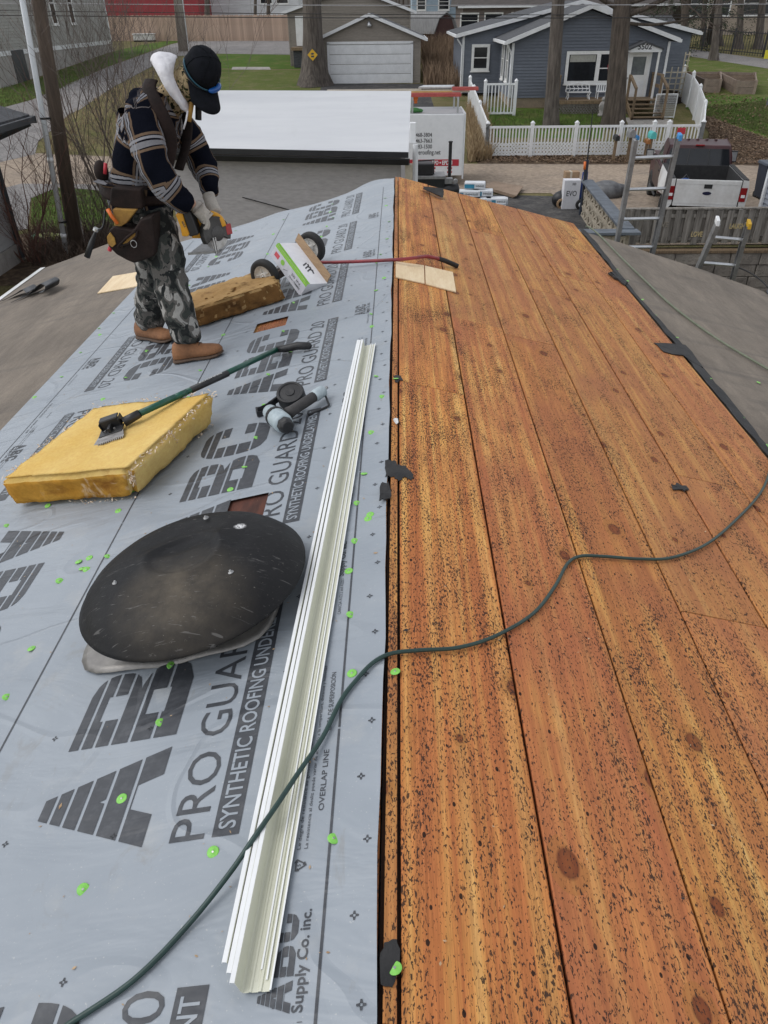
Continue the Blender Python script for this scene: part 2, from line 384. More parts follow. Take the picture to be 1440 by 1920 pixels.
# black tar strip and splinter edge along the bottom of the planks
rr = random.Random(5); mb = MB(); vs = []
n = 90
for j in range(n+1):
    y = Y0 + (8.5-Y0)*j/n
    a = XD - .012 + rr.uniform(-.008, .012); bq = XD + .085 + .02*math.sin(y*1.7) + rr.uniform(-.01, .01)
    for x, h in ((a, .006), ((a+bq)/2, .004+rr.uniform(0,.006)), (bq, -.022)): vs.append((x, y, zR(x)+h))
mb.add(vs, [(j*3+i, j*3+i+1, (j+1)*3+i+1, (j+1)*3+i) for j in range(n) for i in range(2)])
mb.build('tar_strip', m_tar, house, smooth=True)
# body of the house
mb = MB()
mb.add([(-4.1,Y0,-4.6),(3.65,Y0,-4.6),(3.65,Y0,-1.02),(0,Y0,-.13),(-4.1,Y0,-1.15),(-4.1,8.3,-4.6),(3.65,7.7,-4.6),(3.65,7.7,-1.02),(0,8.3,-.13),(-4.1,8.3,-1.15)],
       [(0,1,2,3,4),(9,8,7,6,5),(0,5,6,1),(1,6,7,2),(4,9,5,0),(2,7,8,3),(3,8,9,4)])
mb.build('wall', m_wallgrey, house)
# fascia at both ends, white drip metal on the left eave and gutter on the right eave
m_gut = M('white_aluminium', (.76,.76,.75), (.6,.6,.58), .35, 4)
mb = MB(); mb.hexa([(XLE-.03,Y0,zL(XLE)-.12),(XLE,Y0,zL(XLE)-.12),(XLE,9.2,zL(XLE)-.12),(XLE-.03,9.2,zL(XLE)-.12)], [(XLE-.03,Y0,zL(XLE)-.03),(XLE,Y0,zL(XLE)-.03),(XLE,9.2,zL(XLE)-.03),(XLE-.03,9.2,zL(XLE)-.03)])
mb.build('fascia', m_gut, house)
mb = MB(); mb.quad((XLE-.035,Y0,zL(XLE)-.010),(XLE+.03,Y0,zL(XLE)-.001),(XLE+.03,9.2,zL(XLE)-.001),(XLE-.035,9.2,zL(XLE)-.010)); mb.build('drip_metal', m_gut, house)
def gutter(mb, x, y0, y1, z, w=.11, d=.09):
    P = [(x,z),(x,z-d),(x+w*.8,z-d),(x+w,z-.02),(x+w,z),(x+w-.012,z),(x+w-.012,z-.02),(x+w*.78,z-d+.008),(x+.006,z-d+.008),(x+.006,z)]
    mb.prism([(px, y0, pz) for px, pz in P], (0, y1-y0, 0))
mb = MB(); gutter(mb, XR+.005, Y0, 7.84, zR(XR)-.05); mb.build('gutter', m_gut, house)

# ================================================================== UNDERLAYMENT
_tc = {}
def text2d(body, bold=0.0, res=2):
    k = (body, bold, res)
    if k in _tc: return _tc[k]
    cu = bpy.data.curves.new('t', 'FONT'); cu.body = body; cu.size = 1; cu.offset = bold; cu.resolution_u = res+1; cu.fill_mode = 'FRONT'
    o = bpy.data.objects.new('t', cu); COL.objects.link(o)
    me = o.evaluated_get(bpy.context.evaluated_depsgraph_get()).to_mesh()
    v = np.array([w.co[:2] for w in me.vertices]); f = [tuple(p.vertices) for p in me.polygons]
    bpy.data.objects.remove(o); bpy.data.curves.remove(cu)
    v = (v - v.min(0))/(v.max(0)-v.min(0)); _tc[k] = (v, f); return _tc[k]
def put_text(mb, body, w, h, fn, bold=0.0, res=2):     # fn(a along reading, b up) -> world point
    v, f = text2d(body, bold, res); mb.add([fn(a*w, b*h) for a, b in v], f)
STRIPES = [(0,.21),(.24,.42),(.45,.60),(.63,.75),(.78,.88),(.91,1.0)]
def letter_iv(ch, y):
    if ch == 'A':
        L, Rr, s = .40*y, 1-.40*y, .30
        if y < .20 or (.42 < y < .68 and Rr-L > 2*s): return [(L, L+s), (Rr-s, Rr)]
        return [(L, Rr)]
    if ch == 'B':
        q = (y-.25)/.25 if y < .5 else (y-.75)/.25
        R_ = .72 + .28*math.sqrt(max(0, 1-abs(q)**2.6)); R_ -= .05*(y > .5)
        if .19 < y < .37 or .63 < y < .81: return [(0, .32), (.64, R_)]
        return [(0, R_)]
    q = (y-.5)*2; o = .30*(1-math.sqrt(max(0, 1-abs(q)**2.8)))
    if .24 < y < .76:
        if .39 < y < .61: return [(o, .34)]
        return [(o, .34), (.66, 1-o)]
    return [(o, 1-o)]
def striped_abc(mb, w, h, fn, sub=3):
    lw = w*.305; gap = w*.0425
    for k, ch in enumerate('ABC'):
        x0 = k*(lw+gap)
        for a, c in STRIPES:
            ed = sorted({a, c} | {a+(c-a)*i/sub for i in range(1, sub)} | {t for t in (.19,.2,.24,.37,.39,.42,.61,.63,.68,.76,.81) if a < t < c})
            for y0, y1 in zip(ed[:-1], ed[1:]):
                e = 1e-4; p, q = letter_iv(ch, y0+e), letter_iv(ch, y1-e)
                if len(p) != len(q): q = p
                for (l0, r0), (l1, r1) in zip(p, q):
                    mb.quad(fn(x0+l0*lw, y0*h), fn(x0+r0*lw, y0*h), fn(x0+r1*lw, y1*h), fn(x0+l1*lw, y1*h))
def sheet_course(name, label, x0, x1, h, ynear, yfar, holes, wob):
    root = thing(name, label, 'underlayment', (0, 0, 0), 'underlayment courses on the left roof slope')
    xs = np.linspace(x0, x1, 15).tolist() + [v for hh in holes for v in hh[:2]]
    ys = np.linspace(ynear, 8.3, 60).tolist() + [v for hh in holes for v in hh[2:]]
    xs = sorted(set(xs)); ys = sorted(set(ys)) + [8.45, 8.6, 8.8, 9.0]
    vs = []; fs = []
    for y in ys:
        for x in xs:
            yy = y; z = zL(x) + h; xx = x
            if y > 8.3:
                yy = 8.3 + (y-8.3)*(yfar(x)-8.3)/.7
                z -= .09*((y-8.3)/.7)**2*(1+.6*math.sin(x*6))
            if x == x1 and wob: xx += .003*math.sin(y*5)+.002*math.sin(y*13)
            vs.append((xx, yy, z))
    n = len(xs)
    for j in range(len(ys)-1):
        for i in range(n-1):
            cx, cy = (xs[i]+xs[i+1])/2, (ys[j]+ys[j+1])/2
            if any(a < cx < b_ and c < cy < d for a, b_, c, d in holes): continue
            fs.append((j*n+i, j*n+i+1, (j+1)*n+i+1, (j+1)*n+i))
    mb = MB(); mb.add(vs, fs); mb.build('membrane', m_sheet, root, smooth=True)
    return root
hole1 = (-.905, -.690, 4.565, 4.735)      # cut-out showing new wood
hole2 = (-.655, -.490, 2.15, 2.50)       # opening behind the vent cap
c1 = sheet_course('underlayment_sheet', 'upper course of blue-grey printed underlayment running along the ridge', -1.215, -.004, .004, Y0, lambda x: 9.06+.3*x, [hole1, hole2], True)
c2 = sheet_course('underlayment_sheet', 'lower course of blue-grey printed underlayment next to the brown felt', -2.40, -1.16, .0015, Y0, lambda x: 8.95+.2*x, [], False)
Q = .0012
f1 = lambda xb, y0: (lambda a, b_: (xb-b_, y0+a, zL(xb-b_)+.004+Q))
f1h = lambda xb, y0, q: (lambda a, b_: (xb-b_, y0+a, zL(xb-b_)+.004+q))
f2 = lambda xb, y0: (lambda a, b_: (-2.305-xb+b_, y0-a, zL(-2.305-xb+b_)+.0015+Q))
f2h = lambda xb, y0, q: (lambda a, b_: (-2.305-xb+b_, y0-a, zL(-2.305-xb+b_)+.0015+q))
PER = 1.27
def outside(y0, y1, holes): return True
def rect(mb, fn, a0, a1, b0, b1, n=1):
    for i in range(n):
        u, w = a0+(a1-a0)*i/n, a0+(a1-a0)*(i+1)/n
        mb.quad(fn(u, b0), fn(w, b0), fn(w, b1), fn(u, b1))
SMALL = ['La resistencia al desliz puede variar de acuerdo a la temperatura, distancia y humedad', 'Le degre de resistance au glissement peut varier en fonction de la temperature']
def cross_mark(mb, fn, r=.0085):
    for k in range(4):
        a = k*math.pi/2
        ca, sa = math.cos(a), math.sin(a)
        g = lambda u, w: fn(u*ca-w*sa, u*sa+w*ca)
        mb.quad(g(r*.35, -r*.35), g(r*1.1, -r*.22), g(r*1.1, r*.22), g(r*.35, r*.35))
        mb.quad(g(r*.3, -r*.42), g(r*.45, -r*.2), g(r*.45, r*.2), g(r*.3, r*.42))
def print_course(root, F, FH, blocks, near, yl0, yl1, lines, mirror):
    ink = MB()
    for y0 in blocks:
        pale = MB()
        nearby = 0.2 < y0 < 4.5
        striped_abc(ink, .95, .32, F(-.575, y0))
        put_text(ink, 'PRO GUARD 20', .95, .088, F(-.420, y0), -.004 if not nearby else 0.0)
        rect(ink, F(-.335, y0), 0, .95, 0, .066)
        put_text(pale, 'SYNTHETIC ROOFING UNDERLAYMENT', .915, .043, FH(-.3465, y0+(.0175), .0021), .012)
        pale.build('band_lettering', m_sheet, root)
        ys = y0-.385 if not mirror else y0-.30
        striped_abc(ink, .185, .066, F(-.166, ys), 2)
        put_text(ink, 'Supply Co. inc.', .19, .029, F(-.1345, ys), .018)
        if y0 < 4.6:
            put_text(ink, 'OVERLAP LINE', .17, .0135, F(-.136, y0+.03), .008, 1)
            put_text(ink, 'L\u00cdNEA DE SUPERPOSICI\u00d3N', .20, .0165, F(-.136, y0+.26), .008, 1)
            put_text(ink, 'CAN/CSA A123.2 and A220.1', .17, .010, F(-.140, y0+.70), 0, 1)
            for i, t in enumerate(SMALL): put_text(ink, t, .55, .0105, F(-.162-.0165*i, y0-.06), 0, 1)
            put_text(ink, 'Fire Rated', .07, .0105, F(-.20, y0+.1), 0, 1)
            # recycling mark: three bent arrows
            g = F(-.173, y0-.115)
            for k in range(3):
                a = math.radians(90+120*k); c_, s_ = math.cos(a), math.sin(a)
                T = lambda u, w: g(.018+u*s_+w*c_, .006-u*c_+w*s_)
                ink.quad(T(-.013, .006), T(.009, .006), T(.009, .0095), T(-.013, .0095))
                ink.add([T(.006, .003), T(.014, .0078), T(.006, .0125)], [(0,1,2)])
            put_text(ink, '5', .005, .008, F(-.176, y0-.100), 0.01, 1)
    for xl in lines:
        y = yl0
        while y < yl1:
            rect(ink, F(xl, 0) if not mirror else F(xl, 0), *( (y, min(y+PER-.006, yl1)) if not mirror else (-min(y+PER-.006, yl1), -y) ), -.003, .003, 3)
            y += PER
    i = 0; y = .43
    while y < 6.5:
        for xo in (-.028, -.052):
            pass
        cross_mark(ink, F(-.031 if i % 2 else -.052, y if not mirror else -y))
        if i % 2 == 0:
            for xo in (-.285, -.66, -.96):
                cross_mark(ink, F(xo, (y+.07*math.sin(xo*40)) if not mirror else -(y+.06)), .008)
        y += .163; i += 1
    if not mirror:
        ink.f = [f for f in ink.f if not any(a-.002 < sum(ink.v[i][0] for i in f)/len(f) < b_+.002 and c-.002 < sum(ink.v[i][1] for i in f)/len(f) < d+.002 for a, b_, c, d in (hole1, hole2))]
    ink.build('lettering', m_sheetink, root)
print_course(c1, f1, f1h, [.975+PER*k for k in range(-1, 6)], None, Y0+.05-.43+.28, 8.25, [-.115, -1.13], False)
print_course(c2, f2, f2h, [2.66+PER*k for k in range(-2, 5)], None, Y0+.05, 8.2, [-.115], True)

mb = MB(); a_, b_, c_, d_ = hole2; mb.add([(x, y, zL(x)-.0085) for x, y in ((a_-.02,c_-.02),(b_+.02,c_-.02),(b_+.02,d_+.02),(a_-.02,d_+.02))], [(0,1,2,3)]); mb.build('hole_shade_sheet', M('dark_red_hole_shade', (.11,.035,.02), (.05,.018,.012), .85, 6, (4,1,1)), house)  # flat dark red quad: shade inside the attic hole painted with its red wood
# cap nails: each a part of its sheet
capb = MB()
capb.lathe([(.0001,.0022),(.004,.0022),(.0045,.0017),(.0115,.0015),(.0140,.0010),(.0146,.0)], None, 14)
_cap = None
def cap_nail(root, x, y, z, slope):
    global _cap
    if _cap is None:
        o = capb.build('cap_nail', m_lime, root, local=True, smooth=True); _cap = o
        d = MB(); d.lathe([(.0001,.0028),(.0026,.0027),(.0032,.0022)], None, 8)
        hd = d.build('nail_head', m_steel, o, local=True)
    else:
        o = _cap.copy(); COL.objects.link(o); o.parent = root
        h = _cap.children[0].copy(); COL.objects.link(h); h.parent = o
    o.location = Vector((x, y, z)) - origin_of(root); o.rotation_euler = (0, -math.atan(slope), random.uniform(0, 6))
NP = [(157,1670),(400,1600),(626,1575),(229,1500),(302,1357),(322,1250),(660,1265),(658,1155),(654,1073),(666,1017),(694,967),(432,920),(670,946),(683,890),(690,975),(655,794),(203,1045)]
NP2 = [(60,1218),(14,1309),(112,1091),(148,1055),(168,1048),(155,1068),(163,1070),(90,950),(222,960)]
for p in NP:
    q = onL(*p); cap_nail(c1, q.x, q.y, q.z+.0056, SL)
for p in NP2:
    q = onL(*p); cap_nail(c2 if q.x < -1.215 else c1, q.x, q.y, q.z+.0056, SL)
rn = random.Random(11)
y = 2.75
while y < 8.1:
    for xx in (-.085, -.64, -1.17):
        if rn.random() < .8:
            x_, y_ = xx+rn.uniform(-.05,.05), y+rn.uniform(-.08,.08)
            if not (hole1[0]-.02 < x_ < hole1[1]+.02 and hole1[2]-.02 < y_ < hole1[3]+.02): cap_nail(c1, x_, y_, zL(x_)+.0056, SL)
    for xx in (-1.72, -2.33):
        if rn.random() < .8:
            x_ = xx+rn.uniform(-.05,.04); cap_nail(c2, x_, y+rn.uniform(-.1,.1), zL(x_)+.0032, SL)
    y += .33
for p in [(742,711),(741,1261),(740,1817)]:
    q = onR(*p); cap_nail(house, q.x, q.y, q.z+.004, -SL)
for k in range(9):
    x_ = XD+.06+rn.uniform(-.02,.02); cap_nail(house, x_, 3.6+k*.43+rn.uniform(-.1,.1), zR(x_)-.004, -SL)
cap_nail(house, 2.55, 4.75, zR(2.55)-.024, -SL)
# ================================================================== THINGS ON THE ROOF
def spline(pts, n=8):
    pts = [Vector(p) for p in pts]; out = []
    for i in range(len(pts)-1):
        p0, p1, p2, p3 = pts[max(i-1,0)], pts[i], pts[i+1], pts[min(i+2, len(pts)-1)]
        for k in range(n):
            t = k/n
            out.append(.5*((2*p1)+(p2-p0)*t+(2*p0-5*p1+4*p2-p3)*t*t+(3*p1-p0-3*p2+p3)*t**3))
    out.append(pts[-1]); return out
# ---- vent cap
m_hood, nt, b = new_mat('black_painted_vent_steel')
v = coords(nt)
c = ramp(nt, noise(nt, v, 4, 6, .6), [(.3, (.009,.009,.010)), (.7, (.019,.019,.020))])
tc = nt.nodes.new('ShaderNodeTexCoord')
def spot(x, y, r0, r1, sy=1.0):
    sub = nt.nodes.new('ShaderNodeVectorMath'); sub.operation = 'SUBTRACT'; LK(nt, tc.outputs['Object'], sub.inputs[0]); sub.inputs[1].default_value = (x, y, 0)
    mu = nt.nodes.new('ShaderNodeVectorMath'); mu.operation = 'MULTIPLY'; LK(nt, sub.outputs[0], mu.inputs[0]); mu.inputs[1].default_value = (1, sy, 0)
    ln = nt.nodes.new('ShaderNodeVectorMath'); ln.operation = 'LENGTH'; LK(nt, mu.outputs[0], ln.inputs[0])
    return ramp(nt, ln.outputs['Value'], [(r0, 1.0), (r1, 0.0)])
dust = mth(nt, 'MULTIPLY', spot(.04, -.20, .02, .24), mth(nt, 'MULTIPLY', ramp(nt, noise(nt, v, 13, 5, .65), [(.3, .3), (.7, 1.0)]), .55))
c = mixc(nt, dust, c, (.20,.165,.12))
spk = ramp(nt, noise(nt, coords(nt, (1,1,1)), 110, 3, .7), [(.66, 0.0), (.74, .6)])
c = mixc(nt, mth(nt, 'MULTIPLY', spk, ramp(nt, noise(nt, v, 5, 2), [(.45, 0.0), (.65, 1.0)])), c, (.30,.28,.25))
sc_ = ramp(nt, noise(nt, coords(nt, (14, 90, 1)), 1, 3, .6, 1.5), [(.64, 0.0), (.70, .55)])
c = mixc(nt, mth(nt, 'MULTIPLY', sc_, .5), c, (.28,.27,.26))
drop = mth(nt, 'MULTIPLY', spot(.165, .125, .010, .022), ramp(nt, noise(nt, v, 120, 3, .7), [(.42, 0.0), (.5, 1.0)]))
c = mixc(nt, drop, c, (.8,.8,.8)); LK(nt, c, b.inputs['Base Color'])
LK(nt, ramp(nt, noise(nt, v, 7, 5, .65), [(.3, .40), (.7, .60)]), b.inputs['Roughness']); b.inputs['Specular IOR Level'].default_value = .14
bump(nt, b, mth(nt, 'ADD', noise(nt, v, 60, 4, .6), mth(nt, 'MULTIPLY', noise(nt, v, 4.5, 2), 5.0)), .22, .004)
hc = Vector((-.636, 1.851, zL(-.636)+.118))
hn = Vector((-.186, .04, 1)).normalized(); hx = Vector((1,0,.186)); hx = (hx - hn*hx.dot(hn)).normalized(); hy = hn.cross(hx)
HM = Matrix((hx, hy, hn)).transposed()
vent = thing('roof_vent', 'large round black metal vent cap standing on the printed underlayment', 'roof vent', (hc.x, hc.y, zL(hc.x)+.006))
prof = [(.0005,.112),(.05,.1118),(.09,.111),(.108,.112),(.122,.119),(.134,.118),(.150,.111),(.19,.105),(.24,.094),(.29,.076),(.33,.052),(.356,.028),(.370,.009),(.378,.002),(.3765,-.004),(.374,-.0075),(.366,-.0065),(.33,.008),(.2,.03)]
mb = MB(); mb.lathe(prof, None, 72)
R4 = HM.to_4x4()
hood = mb.build('hood', m_hood, vent, smooth=True, local=True); hood.matrix_basis = Matrix.Translation(hc - Vector(vent.location)) @ R4
# dent pressed into the crown
for vv in hood.data.vertices:
    p = vv.co; d = math.hypot(p.x+.04, p.y-.13)
    if p.z > 0: p.z -= .026*max(0, 1-(d/.15)**2)
for a in (205, 325, 85):
    ca, sa = math.cos(math.radians(a)), math.sin(math.radians(a)); q = MB()
    q.lathe([(.0003,.009),(.0036,.0085),(.004,.003),(.009,.002),(.010,0)], Matrix.Translation((.225*ca, .225*sa, .0965)) @ Matrix.Rotation(.12,4,(sa,-ca,0)), 12)
    o = q.build('bolt', m_darkalu, vent, smooth=True, local=True); o.matrix_basis = hood.matrix_basis
m_galv = M('dull_galvanised_steel', (.30,.285,.265), (.20,.19,.18), .45, 6, metal=.55, bmp=.15)
fl = MB(); fc = Vector((-.675, 1.90, 0)); ring = []
rr = random.Random(2)
prof2 = [(.18,.115),(.165,.06),(.20,.022),(.36,.012),(.385,.004)]
vs = []
for (r, z) in prof2:
    for k in range(48):
        a = 2*math.pi*k/48; sq = 1/ max(abs(math.cos(a))**5+abs(math.sin(a))**5, .2)**.2 if r > .3 else 1
        x, y = fc.x + r*.86*sq*math.cos(a), fc.y + r*.82*sq*math.sin(a)
        vs.append((x, y, zL(x)+.006+z+(.006*math.sin(5*a)+.004*math.sin(9*a) if r > .3 else 0)))
fl.add(vs, [(i*48+k, i*48+(k+1)%48, (i+1)*48+(k+1)%48, (i+1)*48+k) for i in range(len(prof2)-1) for k in range(48)])
fo = fl.build('flashing', m_galv, vent, smooth=True)
sm = fo.modifiers.new('thickness', 'SOLIDIFY'); sm.thickness = .002

# ---- nested drip edge lengths
m_drip, nt, b = new_mat('cream_white_coil_metal')
c = ramp(nt, noise(nt, coords(nt, (1,.3,1)), 6, 4), [(.3, (.60,.60,.48)), (.7, (.66,.66,.55))])
c = mixc(nt, ramp(nt, noise(nt, coords(nt), 70, 4, .7), [(.7, 0.0), (.8, .35)]), c, (.25,.22,.18)); LK(nt, c, b.inputs['Base Color'])
b.inputs['Roughness'].default_value = .38
m_dripw = M('white_coil_metal', (.84,.85,.85), (.78,.79,.79), .35, 4)
A0 = Vector((-.2075, .628)); A1 = Vector((-.0870, 3.83))
def drip(label, off, hh, y_ext, far_ext):
    root = thing('drip_edge', label, 'drip edge', (A0.x, A0.y, zL(A0.x)+.006), 'lengths of white metal drip edge')
    inner = [(0,.010),(.001,.004),(.016,.003),(.018,.006),(.022,.006),(.024,.003),(.036,.003),(.038,.0055),(.041,.0055),(.043,.003),(.053,.003),(.058,.010),(.0655,.047)]
    lip = [(.0655,.047),(.0745,.049),(.0750,.044)]
    d = (A1-A0).normalized()
    def sweep(P, nm, mt):
        mb = MB(); m = 14; vs = []
        for j in range(m+1):
            t = -y_ext + (1+far_ext+y_ext)*j/m; q = A0 + (A1-A0)*t
            sg = .0025*math.sin(t*4+off*90)
            for a, h in P:
                x = q.x - (a+off)*d.y + sg; y = q.y + (a+off)*d.x
                vs.append((x, y, zL(x)+.0065+h+hh))
        n = len(P); mb.add(vs, [(j*n+i, j*n+i+1, (j+1)*n+i+1, (j+1)*n+i) for j in range(m) for i in range(n-1)])
        o = mb.build(nm, mt, root); s = o.modifiers.new('thickness', 'SOLIDIFY'); s.thickness = .0009; return o
    sweep(inner, 'channel', m_drip); sweep(lip, 'lip', m_dripw); sweep([(-.003,.010),(0,.010),(0,.004)], 'hem', m_dripw)
drip('innermost of the nested white drip edge lengths, its cream channel open to view', 0.0, .0015, 0.0, 0.0)
drip('middle white lip of the nested drip edge lengths', .0135, -.001, -.006, .002)
drip('outermost white drip edge lip on the left of the nested stack', .0265, -.0005, -.012, .004)

# ---- air hoses
m_hose = M('dark_green_rubber_hose', (.020,.052,.045), (.016,.042,.036), .42, 10)
m_hose2 = M('faded_olive_hose', (.17,.19,.13), (.12,.14,.09), .6, 10)
hp = [onL(95,1945,.012)]+[onL(x,y,h+.007) for x,y,h in [(130,1920,.006),(250,1838,.006),(350,1737,.008),(430,1638,.03),(478,1568,.052),(520,1508,.052),(560,1448,.03),(605,1382,.012),(640,1312,.008),(668,1275,.007),(700,1242,.007)]]
hp += [onR(x,y,.012) for x,y in [(735,1225),(790,1219),(860,1214),(930,1192),(1000,1150),(1040,1100),(1064,1057),(1088,1043),(1130,1043),(1200,1048),(1262,1045),(1330,1017),(1390,965),(1425,925),(1441,890),(1452,840),(1475,800),(1540,780)]]
mb = MB(); mb.tube(spline(hp, 8), .0062, 10); tag(mb.build('air_hose', m_hose, None, smooth=True), 'dark green air hose snaking over the drip edge and the bare planks', 'hose')
hp = [onR(x,y,-.010) for x,y in [(1098,424),(1108,428),(1125,442),(1160,478),(1200,517),(1260,573),(1340,632),(1440,692),(1560,760)]]
mb = MB(); mb.tube(spline(hp, 8), .0085, 10); tag(mb.build('air_hose', m_hose2, None, smooth=True), 'faded olive hose lying on the lower right felt roof', 'hose')
hp = [onR(x,y,.01) for x,y in [(1325,492),(1345,492),(1370,497),(1400,508),(1425,524),(1445,545),(1470,580)]]
mb = MB(); mb.tube(spline(hp, 6), .008, 8); tag(mb.build('power_cable', m_rubber, None, smooth=True), 'black cable lying along the right eave by the ladder', 'cable')

# ---- insulation batts
def batt(name, label, bot, h, lean, mat, rough, seed, sub=22, rnd=.02, fluff=None):
    B = [Vector(p) for p in bot]; c = sum(B, Vector())/4
    root = thing(name, label, 'insulation', c, 'loose insulation batts')
    bm = bmesh.new(); nx = sub; nz = 8; rr = random.Random(seed)
    from mathutils import noise as mn
    def P(u, v, w):
        p = B[0].lerp(B[1], u).lerp(B[3].lerp(B[2], u), v)
        return p + Vector((0,0,h))*w + (p-c)*lean*w
    verts = {}
    def V(i, j, k):
        if (i,j,k) not in verts:
            u, v, w = i/nx, j/nx, k/nz
            p = P(u, v, w)
            e = lambda t: min(t, 1-t)
            q = P(.5, .5, .5); edge = (e(u) < .001)+(e(v) < .001)+(e(w) < .001)
            if edge >= 2: p = p + (q-p).normalized()*rnd*(edge-1)
            d = mn.fractal(p*9, 1.0, 2.0, 4)*rough + mn.fractal(p*42, 1.0, 2.0, 3)*rough*.35
            if w > 0: p = p + (p-q).normalized()*d
            else: p.z = max(p.z, p.z)
            verts[(i,j,k)] = bm.verts.new(p-c)
        return verts[(i,j,k)]
    for i in range(nx):
        for j in range(nx):
            bm.faces.new((V(i,j,nz),V(i+1,j,nz),V(i+1,j+1,nz),V(i,j+1,nz)))
        for k in range(nz):
            bm.faces.new((V(i,0,k),V(i+1,0,k),V(i+1,0,k+1),V(i,0,k+1))); bm.faces.new((V(i+1,nx,k),V(i,nx,k),V(i,nx,k+1),V(i+1,nx,k+1)))
            bm.faces.new((V(0,i+1,k),V(0,i,k),V(0,i,k+1),V(0,i+1,k+1))); bm.faces.new((V(nx,i,k),V(nx,i+1,k),V(nx,i+1,k+1),V(nx,i,k+1)))
    me = bpy.data.meshes.new(name); bm.to_mesh(me); bm.free()
    o = finish('batt', me, mat, root, smooth=True)
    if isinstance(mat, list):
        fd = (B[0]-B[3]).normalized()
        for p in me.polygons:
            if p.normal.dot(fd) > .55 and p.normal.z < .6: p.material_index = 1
    return root, B, c
def batt_mat(name, a, bcol, stain, stop, wisp):
    m, nt, b = new_mat(name); v = coords(nt)
    c = ramp(nt, noise(nt, v, 3.0, 5, .6), [(.3, bcol), (.7, a)])
    c = mixc(nt, ramp(nt, noise(nt, coords(nt,(1,1,2.5)), 3.3, 6, .65, .6), [stop, (stop[0]+.16, .85)]), c, stain)
    c = mixc(nt, .25, c, ramp(nt, noise(nt, v, 55, 5, .7), [(.3, .25), (.7, .75)]), 'OVERLAY')
    if wisp: c = mixc(nt, ramp(nt, noise(nt, coords(nt,(1.4,1,1)), 3.1, 4, .55, 1.6), [(.60, 0.0), (.66, .55)]), c, (.74,.58,.40))
    LK(nt, c, b.inputs['Base Color']); b.inputs['Roughness'].default_value = .95; b.inputs['Specular IOR Level'].default_value = .1
    bump(nt, b, noise(nt, v, 38, 6, .7), .35, .006); return m
m_yel = batt_mat('yellow_fibreglass', (.72,.52,.20), (.64,.41,.115), (.40,.20,.05), (.57, 0.0), False)
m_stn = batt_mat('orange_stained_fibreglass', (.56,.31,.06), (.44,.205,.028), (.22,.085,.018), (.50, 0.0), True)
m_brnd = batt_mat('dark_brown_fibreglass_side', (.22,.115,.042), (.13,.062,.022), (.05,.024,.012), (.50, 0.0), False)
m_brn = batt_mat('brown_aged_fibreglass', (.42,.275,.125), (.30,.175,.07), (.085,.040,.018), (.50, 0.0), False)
b1, b2, b3 = onL(30,950,.006), onL(255,935,.006), onL(398,795,.006); b4 = b1 + (b3-b2)
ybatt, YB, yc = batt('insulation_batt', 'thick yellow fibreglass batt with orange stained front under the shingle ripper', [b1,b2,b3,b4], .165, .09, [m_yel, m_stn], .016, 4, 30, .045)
m_wisp = M('white_torn_fibre', (.78,.66,.50), (.72,.56,.42), .95, 30)
rr = random.Random(9); mb = MB()
def fluff(p0, p1, n, r):
    ed_ = (Vector(p1)-Vector(p0)).normalized()
    for i in range(int(n*.7)):
        t = rr.random(); p = Vector(p0).lerp(Vector(p1), t) + Vector((rr.gauss(0,r), rr.gauss(0,r), rr.gauss(0,r*.7)))*(.4+1.2*abs(math.sin(t*17+n)))
        d = (ed_*rr.choice((-1,1))*1.2+Vector((rr.gauss(0,1), rr.gauss(0,1), rr.gauss(0,.7)))*.7).normalized()
        s = rr.uniform(.005, .013); w = rr.uniform(.0015,.005)
        e = d.cross(Vector((rr.gauss(0,1),rr.gauss(0,1),rr.gauss(0,1)))).normalized()
        mb.quad(p-d*s-e*w*.4, p-d*s*.2-e*w, p+d*s, p+e*w)
T = lambda p: p + Vector((0,0,.160)) + (p-yc)*.075
fluff(T(b2), T(b3), 150, .007); fluff(T(b4), T(b3), 140, .010); fluff(T(b1), T(b4), 120, .010)
fluff(T(b2), b2*.6+T(b2)*.4, 60, .005); fluff(T(b2).lerp(T(b3), .45), b2.lerp(b3,.5)*.45+T(b2).lerp(T(b3),.5)*.55, 60, .005)
fluff(b1.lerp(b2,.45), b2, 60, .006); fluff(b3, b2.lerp(b3,.8), 40, .008)
kind(mb.build('torn_fibre', m_wisp, ybatt), 'stuff')
c1_, c2_, c3_ = onL(362,617,.006), onL(540,565,.006), onL(498,505,.006)
c2_ = Vector((-.775, 5.10, zL(-.775)+.006)); c1_ = Vector((-1.43, 4.98, zL(-1.43)+.006))
c3_ = c2_ + Vector((-.17,.52,-.045)); c4_ = c1_ + Vector((-.17,.52,-.045))
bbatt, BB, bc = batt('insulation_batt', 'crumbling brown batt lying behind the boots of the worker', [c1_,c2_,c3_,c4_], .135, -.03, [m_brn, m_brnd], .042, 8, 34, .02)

# ---- shingle ripper
m_green = M('green_fibreglass_handle', (.008,.085,.055), (.006,.065,.042), .35, 8)
m_blade = M('worn_steel_blade', (.34,.33,.32), (.20,.19,.185), .45, 20, (1,4,1), metal=.6, bmp=.2)
sh = thing('shingle_ripper', 'green handled shingle ripper with a toothed blade resting on the yellow batt', 'roofing shovel', onL(300,760,.15))
g0, g1, g2, g3 = onL(584,648,.032), onL(520,655,.045), onL(350,735,.185), onL(262,775,.215)
mb = MB(); mb.tube([g1+(g1-g2)*.03, g2], .0155, 14); mb.build('handle', m_green, sh, smooth=True)
mb = MB(); mb.tube([g2, g2.lerp(g3,.28)], .0158, 14); mb.build('handle', m_green, sh, smooth=True)
mb = MB(); mb.tube([g2.lerp(g3,-.95), g2.lerp(g3,-.1)], .0172, 14); sl_ = mb.build('sleeve', m_black, sh, smooth=True)
